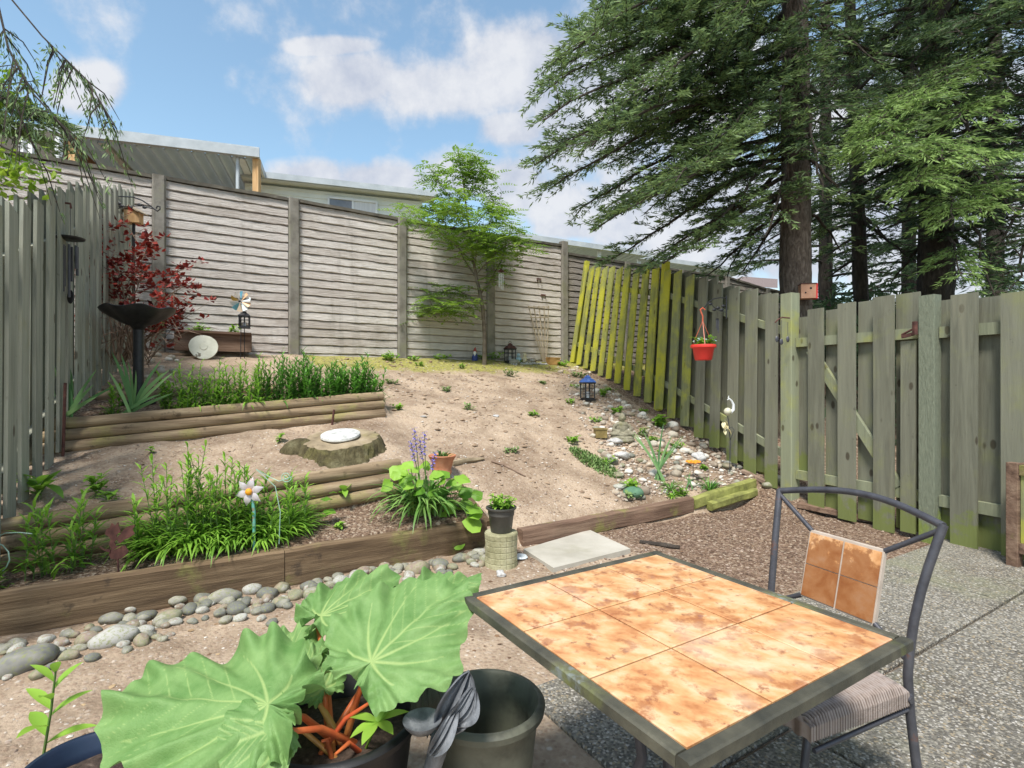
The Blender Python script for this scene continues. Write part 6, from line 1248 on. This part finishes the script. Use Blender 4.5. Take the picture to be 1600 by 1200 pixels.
# pale stone wedge by pot
p=ground(700,745); b=MB(); v=[pix(x,y,p.y) for x,y in ((690,756),(697,724),(712,752))]; b.add([*v,v[0]+Vector((.02,.04,0)),v[1]+Vector((.0,.035,-.01)),v[2]+Vector((.0,.05,0))],[(0,2,1),(3,4,5),(0,1,4,3),(1,2,5,4),(2,0,3,5)]); tag(build('pale_shell',b,M['whitestone'],smooth=0),'pale pointed stone wedge in front of the terracotta pot','stone')
# terracotta pot
p=ground(691,741); k=p.y/F; tp_=thing('terracotta_pot','terracotta pot with flared rim beside the bluebells','pot',p)
m=MB(); m.lathe(p,[(.0,0),(14*k,0),(15*k,4*k),(13.5*k,7*k),(15*k,12*k),(17*k,20*k),(21*k,27*k),(22*k,29*k),(21*k,30*k),(18.5*k,29*k),(15*k,22*k),(0,22*k)],40); build('pot',m,M['terra'],tp_,smooth=50)
m=MB(); m.lathe(p+Vector((0,0,23*k)),[(15.5*k,0),(8*k,1.5*k),(0,2*k)],20); build('soil',m,M['dirtplain'],tp_)
o=thing('succulent','small blue green succulent in the terracotta pot','plant',p+Vector((0,0,24*k))); m=MB()
for i in range(22): m.blade(p+Vector((q.uniform(-.04,.04),q.uniform(-.03,.03),24*k)),q.uniform(0,6.28),q.uniform(.5,1.3),.10,.028,droop=.5,seg=4,fold=.2,v=q.random()*.5)
build('leaves',m,M['sage'],o,smooth=50)
# pedestal with pot
p=Vector((-.084,4.17,0)); p.z=g(p.x,p.y)-.01
m=MB(); nseg=72; prof=[]; rows=6; hh=.262
for i in range(61):
    z=hh*i/60; prof.append((.125-.006*math.sin(PI*z/hh),z))
def pw_(a,r,z):
    gx=abs(((a/(2*PI)*16)%1)-.5)*2; gz_=abs(((z/hh*6)%1)-.5)*2
    d=(0 if (gx>.86 or gz_>.86) else .035); return (1+d+ .006*math.sin(a*9+z*40),0)
m.lathe(p,prof+[(.12,hh+.004),(.0,hh+.006)],128,pw_); tag(build('stone_pedestal',m,mat('gridded_mossy_stone',[(.3,(.20,.19,.10)),(.55,(.38,.36,.22)),(.8,(.50,.47,.33))],scale=9,rough=.9,bump=.6,bscale=70),smooth=40),'round stone pedestal with a raised grid pattern, under the dark potted plant','pedestal')
zz=p.z+hh+.006; pt_=thing('plant_pot','dark grey pot on the round stone pedestal','pot',(p.x,p.y,zz))
m=MB(); m.lathe((p.x,p.y,zz),[(0,0),(.075,0),(.082,.01),(.098,.13),(.101,.132),(.104,.17),(.118,.178),(.12,.19),(.112,.192),(.10,.175),(.095,.16),(0,.16)],40); build('pot',m,M['potdark'],pt_,smooth=50)
m=MB(); m.lathe((p.x,p.y,zz+.16),[(.098,0),(.06,.01),(0,.015)],24); build('soil',m,M['dirtplain'],pt_)
leafy('low ferny green plant growing in the dark grey pot',Vector((p.x,p.y,zz+.165)),150,.08,.045,q,'bright',r=.10,stems=22,ratio=.35,name='potted_plant')
p=ground(813,873); b=MB(); b.lathe(p+Vector((0,0,.012)),[(0,.012),(.05,.012),(.056,.004),(.06,.0),(.054,-.004),(0,0)],24); tag(build('plastic_lid',b,mat('clear_plastic',[(.3,(.50,.56,.60)),(.7,(.7,.75,.78))],scale=20,rough=.15,bump=.1)),'small clear plastic lid on the ground beside the pedestal','lid')
# ================================================================ foreground pots, rhubarb
def pot(lab,c,r,h,mt,wall=.018,soil=None,rim=.02,name='plant_pot',taper=.78):
    o=thing(name,lab,'pot',c); m=MB(); C=Vector(c)
    pr=[(0,0),(r*taper,0),(r*taper+.005,.01)]+[(r*(taper+(1-taper)*f)-.004,h*f) for f in (.3,.6,.88)]+[(r-.004,h-rim*1.6),(r+rim*.6,h-rim*1.4),(r+rim*.75,h-rim*.5),(r+rim*.3,h),(r-rim*.3,h),(r-rim*.7,h-rim*.5)]
    ins=[(r*(taper+(1-taper)*f)-wall,h*f) for f in (.85,.78,.7,.62,.5,.38,.26,.14)]
    ins=[(a-(.008 if i%2 else 0),b) for i,(a,b) in enumerate(ins)]
    m.lathe(C,pr+ins+[(r*taper-wall,.03),(0,.03)],64); build('pot',m,M[mt] if isinstance(mt,str) else mt,o,smooth=50)
    if soil:
        m=MB(); m.lathe(C+Vector((0,0,soil)),[(r*.96-wall,0),(r*.5,.01),(0,.015)],32,wob=lambda a,rr,z:(1,.006*math.sin(5*a+rr*40))); build('soil',m,M['dirtplain'],o)
    return o
RC=Vector((-.53,1.64,0)); pot('big black plastic pot holding the rhubarb',RC,.235,.40,'potblack',soil=.33)
Pc=pix(758,1097,1.80); EP=Vector((Pc.x,1.80,0)); ph_=1.4-(1092-600)/840*1.80; pot('large empty faded green grey pot left of the table',EP,.185,ph_,'potgreen',rim=.022,taper=.8)
b0=pix(150,1160,1.66); pot('dark blue rimmed pot cut by the bottom edge at the left',Vector((b0.x,1.62,0)),.16,.26,mat('dark_blue_pot',[(.3,(.012,.02,.045)),(.7,(.02,.035,.07))],scale=5,rough=.35,bump=0),soil=.2)
# sculpted leaf ornament between the pots
sc_=thing('leaf_sculpture','grey sculpted ornament of folded leaves with a small bowl, between black and empty pots','garden ornament',Vector((-.245,1.60,0)))
sm_=mat('pewter_grey_resin',[(.3,(.075,.08,.09)),(.5,(.15,.16,.175)),(.75,(.27,.28,.30))],scale=10,rough=.45,bump=.6,bscale=22,bdist=.01,sc=(2.5,2.5,.7)); sm2=mat('dark_leaf_resin',[(.3,(.03,.042,.035)),(.6,(.07,.09,.075)),(.8,(.11,.13,.11))],scale=9,rough=.45,bump=.5,sc=(3,3,.5))
def vleaf(m,base,tip,w,back,n=14,k=9,rib=.004,twist=0,cupd=.25):
    base=Vector(base);tip=Vector(tip);d=tip-base;L=d.length;d.normalize(); sd=d.cross(Vector(back)).normalized(); nm=sd.cross(d); vs=[]
    for i in range(n+1):
        f=i/n; ww=w*math.sin(PI*min(1,(.06+f*.94)))**.6*(1 if f<.98 else .3)
        for j in range(k):
            e=(j/(k-1)-.5)*2; a=twist*f; x=e*ww*.5
            vs.append(base+d*L*f+sd*x*math.cos(a)+nm*(x*math.sin(a)-cupd*ww*e*e+rib*math.cos(e*14)+rib*(2 if abs(e)<.1 else 0)+.03*math.sin(f*PI)))
    vs+=[v-nm*.006 for v in vs]; K=(n+1)*k
    fs=[(i*k+j,i*k+j+1,(i+1)*k+j+1,(i+1)*k+j) for i in range(n) for j in range(k-1)]; fs+=[tuple(K+x for x in reversed(f)) for f in fs]
    m.add(vs,fs)
Ys=1.60
m=MB(); vleaf(m,pix(668,1150,Ys),pix(664,1050,Ys-.02),.095,(0,-1,.2),twist=.25); build('leaf',m,sm2,sc_,smooth=60)
m=MB(); vleaf(m,pix(690,1142,Ys-.10),pix(733,1048,Ys-.06),.105,(.2,-1,.3),twist=-.3,cupd=-.35,rib=.006,k=21); vleaf(m,pix(700,1130,Ys-.12),pix(741,1072,Ys-.08),.07,(.6,-1,.3),twist=.5,cupd=-.3,rib=.005,k=15); build('folded_leaf',m,sm_,sc_,smooth=60)
m=MB(); vleaf(m,pix(672,1178,Ys-.14),pix(716,1100,Ys-.12),.05,(.2,-1,.3),twist=.3,cupd=-.4); m.tube([Vector((-.245,1.6,0)),Vector((-.24,1.58,.25)),pix(690,1150,Ys-.06)],[.03,.025,.03],12); build('stem',m,sm_,sc_,smooth=60)
cb=pix(660,1128,Ys-.14); m=MB(); m.lathe(cb,[(0,-.02),(.035,-.018),(.05,.0),(.053,.008),(.048,.006),(.03,-.008),(0,-.012)],32); build('bowl',m,sm_,sc_,smooth=60)
# rhubarb
def rhubmat():
    m=bpy.data.materials.new('rhubarb_leaf'); m.use_nodes=True; t=m.node_tree; b=t.nodes['Principled BSDF']
    at=N(t,'ShaderNodeAttribute',attribute_name='v').outputs['Fac']; tc=N(t,'ShaderNodeTexCoord')
    nz=N(t,'ShaderNodeTexNoise',ins={'Vector':tc.outputs['Object'],'Scale':9.0,'Detail':7.0,'Roughness':.65}).outputs[0]
    cr=N(t,'ShaderNodeValToRGB',ins={0:nz}); e=cr.color_ramp.elements; e[0].position=.3; e[0].color=(.11,.235,.06,1); e[1].position=.72; e[1].color=(.25,.40,.14,1)
    f=N(t,'ShaderNodeMapRange',ins={0:at,1:.35,2:1.0,3:0,4:.85}).outputs[0]
    c=N(t,'ShaderNodeMix',data_type='RGBA',ins={0:f,6:cr.outputs[0],7:(.38,.50,.18,1)}).outputs[2]; t.links.new(c,b.inputs['Base Color']); b.inputs['Roughness'].default_value=.55; b.inputs['Specular IOR Level'].default_value=.3
    vo=N(t,'ShaderNodeTexVoronoi',feature='DISTANCE_TO_EDGE',ins={'Vector':tc.outputs['Object'],'Scale':120.0}).outputs[0]; vm=N(t,'ShaderNodeMapRange',ins={0:vo,1:0,2:.15}).outputs[0]
    bp=N(t,'ShaderNodeBump',ins={0:.25,1:.003,'Height':M_(t,'ADD',vm,nz)}); t.links.new(bp.outputs[0],b.inputs['Normal'])
    tr=N(t,'ShaderNodeBsdfTranslucent',ins={0:c}); ms=N(t,'ShaderNodeMixShader',ins={0:.22,1:b.outputs[0],2:tr.outputs[0]}); t.links.new(ms.outputs[0],t.nodes['Material Output'].inputs[0]); return m
M['rhub']=rhubmat()
def rleaf(J,T,W,up,seed,wave=.05,droop=.12,fold=0.,lobes=1,par=None):
    q=random.Random(seed); J=Vector(J);T=Vector(T); d=T-J; L=d.length; d.normalize(); up=Vector(up).normalized(); sd=d.cross(up).normalized(); nm=sd.cross(d)
    NR,NA=54,280; vs=[J.copy()]; at=[.9]; ph=[q.uniform(0,6) for _ in range(8)]
    veins=[(0,1.0),(.50,.92),(-.50,.92),(1.10,.8),(-1.10,.8),(1.9,.55),(-1.9,.55)]
    def outl(a):     # heart shape outline, a=0 is the tip
        c=abs(a)/PI
        r=float(np.interp(c,[0,.05,.13,.22,.32,.46,.6,.75,.88,1],[1.0,.93,.84,.74,.69,.58,.42,.30,.20,.04]))
        wf=W/L*.86
        return r,wf
    for i in range(1,NR+1):
        f=i/NR
        for j in range(NA):
            a=-PI+2*PI*(j+.5)/NA; r,wf=outl(a)
            edge=(.020*math.sin(a*21+ph[0])+.040*math.sin(a*7+ph[1])+.014*abs(math.sin(a*12.5+ph[2]))+.007*math.sin(a*39+ph[2]*3+3*math.sin(a*4)))*f**3
            rr=L*(r+edge)*f; x=rr*math.cos(a); y=rr*math.sin(a)*wf
            va=0
            for (v0,vl) in veins:
                bend=v0*(1-.25*f); dist=abs(a-bend)*max(f,.05)*L*r; 
                if f<vl: va=max(va,math.exp(-(dist/(.0062*(1.3-f)))**2)*(1-.25*f))
            # side veins leave each main vein at an angle
            X=x/L; Yv=abs(y)/L
            for k in range(1,6):
                x0=.13*k+.05; dl=abs((Yv)-(X-x0)*.9)/1.35
                if X>x0 and Yv<.34: va=max(va,.75*math.exp(-(dl*L/.0034)**2))
            und=wave*L*f**2.2*(.55*math.sin(a*5+ph[3])+.4*math.sin(a*11+ph[4])+.30*f*math.sin(a*19+ph[5])+.2*f*math.sin(a*29+ph[6]))
            quilt=-.030*L*sum(math.exp(-((a-v0*(1-.25*f))*4.5)**2) for v0,_ in veins)*min(1,f*2)+.016*L*math.sin(X*27-Yv*31+ph[6]+1.5*math.sin(Yv*19))*math.sin(a*3+1)*f
            z=und+quilt-droop*L*(x/L)**2*1.0-fold*abs(y)*-.6-.10*droop*L*(y/L*3)**2
            vs.append(J+d*x+sd*y+nm*z); at.append(min(1,va))
    fs=[(0,1+j,1+(j+1)%NA) for j in range(NA) if j!=NA-1]
    for i in range(NR-1):
        for j in range(NA-1): fs.append((1+i*NA+j,1+(i+1)*NA+j,1+(i+1)*NA+j+1,1+i*NA+j+1))
    m=MB(); m.v=[tuple(v) for v in vs]; m.a=at; m.f=fs; m.m=[0]*len(fs); return build('leaf',m,M['rhub'],par,smooth=180)
rh=thing('rhubarb_plant','rhubarb with huge crinkled light green leaves and red stalks growing in the black pot','plant',RC+Vector((0,0,.33)))
lv=[(pix(418,1100,1.42),pix(150,1066,1.52),.42,(.1,-.45,1),1,.10,.10,.0),
    (pix(580,1034,1.52),pix(718,891,1.80),.40,(-.1,-.75,1),2,.07,.06,.0),
    (pix(502,962,1.86),pix(622,882,2.05),.26,(-.3,-.5,1),3,.10,.12,.25),
    (pix(655,950,1.92),pix(747,890,2.02),.26,(0,-.35,1),4,.12,.15,.2),
    (pix(440,1135,1.38),pix(330,1165,1.30),.24,(0,-.6,1),5,.07,.10,0),
    (pix(505,1075,1.62),pix(470,1000,1.72),.16,(.2,-.6,1),6,.10,.10,.1),
    (pix(455,1040,1.66),pix(410,975,1.86),.26,(.2,-.5,1),9,.08,.1,.1)]
for (J,T_,W_,up,sd_,wv_,dr_,fo_) in lv: rleaf(J,T_,W_,up,sd_,wv_,dr_,fo_,par=rh)
cr0=RC+Vector((0.03,-.06,.34))
for i,(J,T_,*_) in enumerate(lv):
    m=MB(); b=cr0+Vector((q.uniform(-.05,.05),q.uniform(-.04,.04),0)); d=(T_-J).normalized(); m.tube([b,b.lerp(J,.5)+Vector((0,0,.02)),J-d*.015-Vector((0,0,.018)),J-Vector((0,0,.012))],[.011,.009,.007,.005],10); build('stalk',m,M['redstem'],rh,smooth=60)
for k in range(4):
    m=MB(); b=cr0+Vector((q.uniform(-.09,.07),q.uniform(-.1,.03),-.01)); t_=b+Vector((q.uniform(-.22,.18),q.uniform(-.12,.0),q.uniform(.06,.2))); m.tube([b,b.lerp(t_,.5)+Vector((0,0,.03)),t_],[.008,.007,.004],8); build('stalk',m,M['redstem'],rh,smooth=60)
o=thing('leafy_plant','small bright seedling in the black pot at the foot of the rhubarb','plant',RC+Vector((.1,-.07,.33))); m=MB(); c=pix(590,1128,1.5)
m.tube([RC+Vector((.1,-.07,.33)),c],.004,5)
for az,el,L_ in ((.3,.35,.09),(2.9,.2,.09),(1.4,1.0,.06),(4.4,.0,.08),(5.6,.1,.07),(3.6,-.1,.08),(.9,.7,.05)): m.blade(c,az,el,L_,.034,droop=.5,seg=6,fold=.15,shape=3,v=q.uniform(.6,.95))
build('leaves',m,M['bright'],o,smooth=60)
# ================================================================ table and chair
zt=.72; hh=H-zt
PA=pix(722,930,hh*F/330); PB=pix(1025,860,hh*F/260); e1=(PB-PA); e1.z=0; LA=e1.length; e1.normalize(); e2=Vector((e1.y,-e1.x,0)); LB=.905
PA.z=zt
def TP(a,b,z): return Vector((PA.x,PA.y,0))+e1*a+e2*b+Vector((0,0,z))
tb=thing('tile_table','square patio table topped with mottled orange stone tiles','table',TP(LA/2,LB/2,0))
M['tile']=mat('orange_mottled_tile',[(.28,(.34,.12,.045)),(.40,(.52,.24,.10)),(.50,(.62,.35,.16)),(.62,(.70,.47,.28)),(.78,(.62,.34,.13))],scale=9,detail=12,rough=.33,bump=.15,bscale=30,bdist=.002,sc=(1,1.6,1),distort=.25,rot=.5,rand=0,
    stains=[((.33,.115,.045),17,.50,.64,.75),((.22,.09,.06),34,.60,.68,.6),((.74,.56,.40),2.2,.52,.72,.55),((.30,.15,.13),16,.63,.72,.5),((.38,.40,.12),5,.68,.74,.6)])
M['tframe']=mat('weathered_table_rim',[(.3,(.035,.035,.028)),(.55,(.085,.08,.058)),(.8,(.15,.14,.10))],scale=8,rough=.55,bump=.35,bscale=50,stains=[((.20,.22,.055),3.5,.54,.70,.6),((.22,.25,.27),5,.6,.66,.6)],rand=0)
m=MB(); bw=.032; th=.031
for (a0,b0,a1,b1) in ((0,bw/2,LA,bw/2),(0,LB-bw/2,LA,LB-bw/2),(bw/2,bw,bw/2,LB-bw),(LA-bw/2,bw,LA-bw/2,LB-bw)):
    m=MB(); m.beam(TP(a0,b0,zt-th/2),TP(a1,b1,zt-th/2),bw,th,ch=.004,seg=10,j=.0007); build('rim',m,M['tframe'],tb,smooth=30)
m=MB(); n3_=3; tw_=(LA-2*bw)/3; tl_=(LB-2*bw)/3; gp_=.0026
for i in range(3):
    for j in range(3):
        a0=bw+tw_*i+gp_; a1=bw+tw_*(i+1)-gp_; b0=bw+tl_*j+gp_; b1=bw+tl_*(j+1)-gp_; r_=.003; dz=rnd.uniform(-.0006,.0006)
        vs=[TP(a,b,zt-.02) for a,b in ((a0,b0),(a1,b0),(a1,b1),(a0,b1))]+[TP(a,b,zt-.003+dz) for a,b in ((a0,b0),(a1,b0),(a1,b1),(a0,b1))]+[TP(a,b,zt-.001+dz) for a,b in ((a0+r_,b0+r_),(a1-r_,b0+r_),(a1-r_,b1-r_),(a0+r_,b1-r_))]
        m.add(vs,[(8,11,10,9)]+[(l*4+(k+1)%4,l*4+k,(l+1)*4+k,(l+1)*4+(k+1)%4) for l in (0,1) for k in range(4)])
build('tile_top',m,M['tile'],tb,smooth=0)
m=MB(); vs=[TP(a,b,z) for z in (zt-.03,zt-.008) for a,b in ((bw-.001,bw-.001),(LA-bw+.001,bw-.001),(LA-bw+.001,LB-bw+.001),(bw-.001,LB-bw+.001))]; m.add(vs,[(0,1,2,3),(7,6,5,4)]+[(k,4+k,4+(k+1)%4,(k+1)%4) for k in range(4)]); build('grout_bed',m,M['barkdark'],tb,smooth=0)
for a in (.30,LA-.30):
    for b in (.32,LB-.30):
        m=MB(); ca,cb_=LA/2,LB/2+.02; m.tube([TP(a,b,zt-.042),TP(ca+(a-ca)*.55,cb_+(b-cb_)*.55,.55),TP(ca+(a-ca)*.4,cb_+(b-cb_)*.4,.3),TP(ca+(a-ca)*.7,cb_+(b-cb_)*.7,.12),TP(a,b,.02)],.016,10); build('leg',m,M['iron'],tb)
m=MB(); m.beam(TP(.08,.08,zt-.06),TP(LA-.08,.08,zt-.06),.02,.035); m.beam(TP(.08,LB-.08,zt-.06),TP(LA-.08,LB-.08,zt-.06),.02,.035); m.beam(TP(.08,.1,zt-.06),TP(.08,LB-.1,zt-.06),.02,.035); m.beam(TP(LA-.08,.1,zt-.06),TP(LA-.08,LB-.1,zt-.06),.02,.035); build('apron',m,M['iron'],tb)
# chair
TL=pix(1218,767,(H-.92)*F/167); TRr=pix(1474,822,(H-.92)*F/222); kd=(TRr-TL); kd.z=0; KL=kd.length; kd.normalize(); fd_=Vector((kd.y,-kd.x,0)); fd_=fd_ if fd_.x<0 else -fd_       # towards the table
def CP(k,z,f=0): # f: towards table; back reclines above the seat
    rec=(.115*max(0,(z-.42))/.5); return Vector((TL.x,TL.y,0))+kd*k*KL+fd_*(f+.115*(1)-rec)+Vector((0,0,z))
ch_=thing('metal_chair','dark metal armless chair with an orange tile panel in its back and a wicker seat','chair',CP(.5,0,.2))
def bow(z): return .0
m=MB()
top=[CP(i/14,.92+.045*math.sin(PI*i/14),-.05*math.sin(PI*i/14)) for i in range(15)]; m.tube(top,.0135,10); build('top_rail',m,M['iron'],ch_,smooth=60)
for k in (0,1):
    sg=1 if k else -1
    pts=[CP(k+sg*.0,.925,0)]+[CP(k-sg*.07*math.sin(PI*min(1,(.92-z)/.9)),z,0.015*math.sin(PI*(.92-z)/.5) if z>.42 else 0) for z in (.85,.78,.7,.6,.5,.42,.3,.15,.0)]
    m=MB(); m.tube(pts,.0145,10); build('leg',m,M['iron'],ch_,smooth=60)
K0,K1,Z0,Z1=.285,.735,.535,.79
for (k0,z0,k1,z1) in ((.01,.905,K0,Z1),(.99,.905,K1,Z1),(K0,Z0,.06,.455),(K1,Z0,.94,.455)):
    m=MB(); m.tube([CP(k0,z0),CP(k1,z1)],.0095,8); build('strut',m,M['iron'],ch_,smooth=60)
def panel(k0,z0,k1,z1,d0,d1):
    vs=[CP(k,z,f) for f in (d0,d1) for (k,z) in ((k0,z0),(k1,z0),(k1,z1),(k0,z1))]; return vs,[(0,3,2,1),(4,5,6,7),(0,1,5,4),(1,2,6,5),(2,3,7,6),(3,0,4,7)]
m=MB(); v_,f_=panel(K0-.006,Z0-.004,K1+.006,Z1+.004,-.008,.008); m.add(v_,f_); build('panel_frame',m,mat('pale_grout',[(.3,(.40,.33,.27)),(.7,(.54,.46,.39))],scale=9,rough=.8,bump=.2),ch_)
M['tile2']=mat('brown_orange_tile',[(.28,(.30,.10,.03)),(.42,(.50,.22,.08)),(.55,(.68,.36,.16)),(.75,(.80,.56,.36))],scale=13,detail=12,rough=.4,bump=.15,distort=.3,stains=[((.22,.07,.02),16,.55,.66,.7,(.1,.4))],rand=0)
m=MB(); km=(K0+K1)/2; zm=(Z0+Z1)/2
for a,b in ((K0+.004,km-.006),(km+.006,K1-.004)):
    for c_,d_ in ((Z0+.004,zm-.002),(zm+.002,Z1-.004)):
        for f0,f1 in ((.0095,.0125),(-.0125,-.0095)): v_,f_=panel(a,c_,b,d_,f0,f1); m.add(v_,f_)
build('back_tile',m,M['tile2'],ch_,smooth=0)
for k in (.06,.94):
    m=MB(); m.tube([CP(k,.355,.0),CP(k,.36,.25),CP(k+(.03 if k<.5 else -.03),.355,.46),CP(k+(.02 if k<.5 else -.02),.2,.49),CP(k,.0,.50)],.013,10); build('leg',m,M['iron'],ch_,smooth=60)
m=MB(); m.tube([CP(.06,.35,.02),CP(.97,.35,.02)],.011,8); m.tube([CP(.07,.35,.46),CP(.93,.35,.46)],.011,8); m.tube([CP(.94,.31,.0),CP(.94,.29,.46)],.008,8); build('seat_frame',m,M['iron'],ch_,smooth=60)
m=MB(); nk,nf=44,80; vs=[]; 
for i in range(nk+1):
    for j in range(nf+1):
        a=i/nk; b=j/nf; k=.06+.90*a; f=.02+.47*b; e=(1-abs(2*a-1)**5)*(1-abs(2*b-1)**5); z=.375+.045*e**.5-.012*math.exp(-((a-.5)**2+(b-.5)**2)*9)+.0035*(1 if (i//2+j)%2 else -1)
        vs.append(CP(k,0,f)*1+Vector((0,0,z))-fd_*(.0))
_va=[(.85 if (i//2+j)%2 else .25)+rnd.uniform(-.15,.15) for i in range(nk+1) for j in range(nf+1)]*2; K=len(vs); vs+=[v+Vector((0,0,-.045)) for v in vs]; fs=[(i*(nf+1)+j,(i+1)*(nf+1)+j,(i+1)*(nf+1)+j+1,i*(nf+1)+j+1) for i in range(nk) for j in range(nf)]; fs2=[tuple(K+x for x in reversed(f)) for f in fs]
rim=[i*(nf+1) for i in range(nk)]+[nk*(nf+1)+j for j in range(nf)]+[i*(nf+1)+nf for i in range(nk,0,-1)]+[j for j in range(nf,0,-1)]
fs3=[(rim[x],rim[(x+1)%len(rim)],K+rim[(x+1)%len(rim)],K+rim[x]) for x in range(len(rim))]
m.add(vs,fs+fs2+fs3); m.a=_va; build('seat',m,mat('faded_wicker',[(.3,(.13,.095,.075)),(.5,(.27,.21,.18)),(.75,(.38,.32,.29))],attr=.8,scale=30,rough=.8,bump=.8,bscale=60,sc=(1,1,1)),ch_,smooth=40)
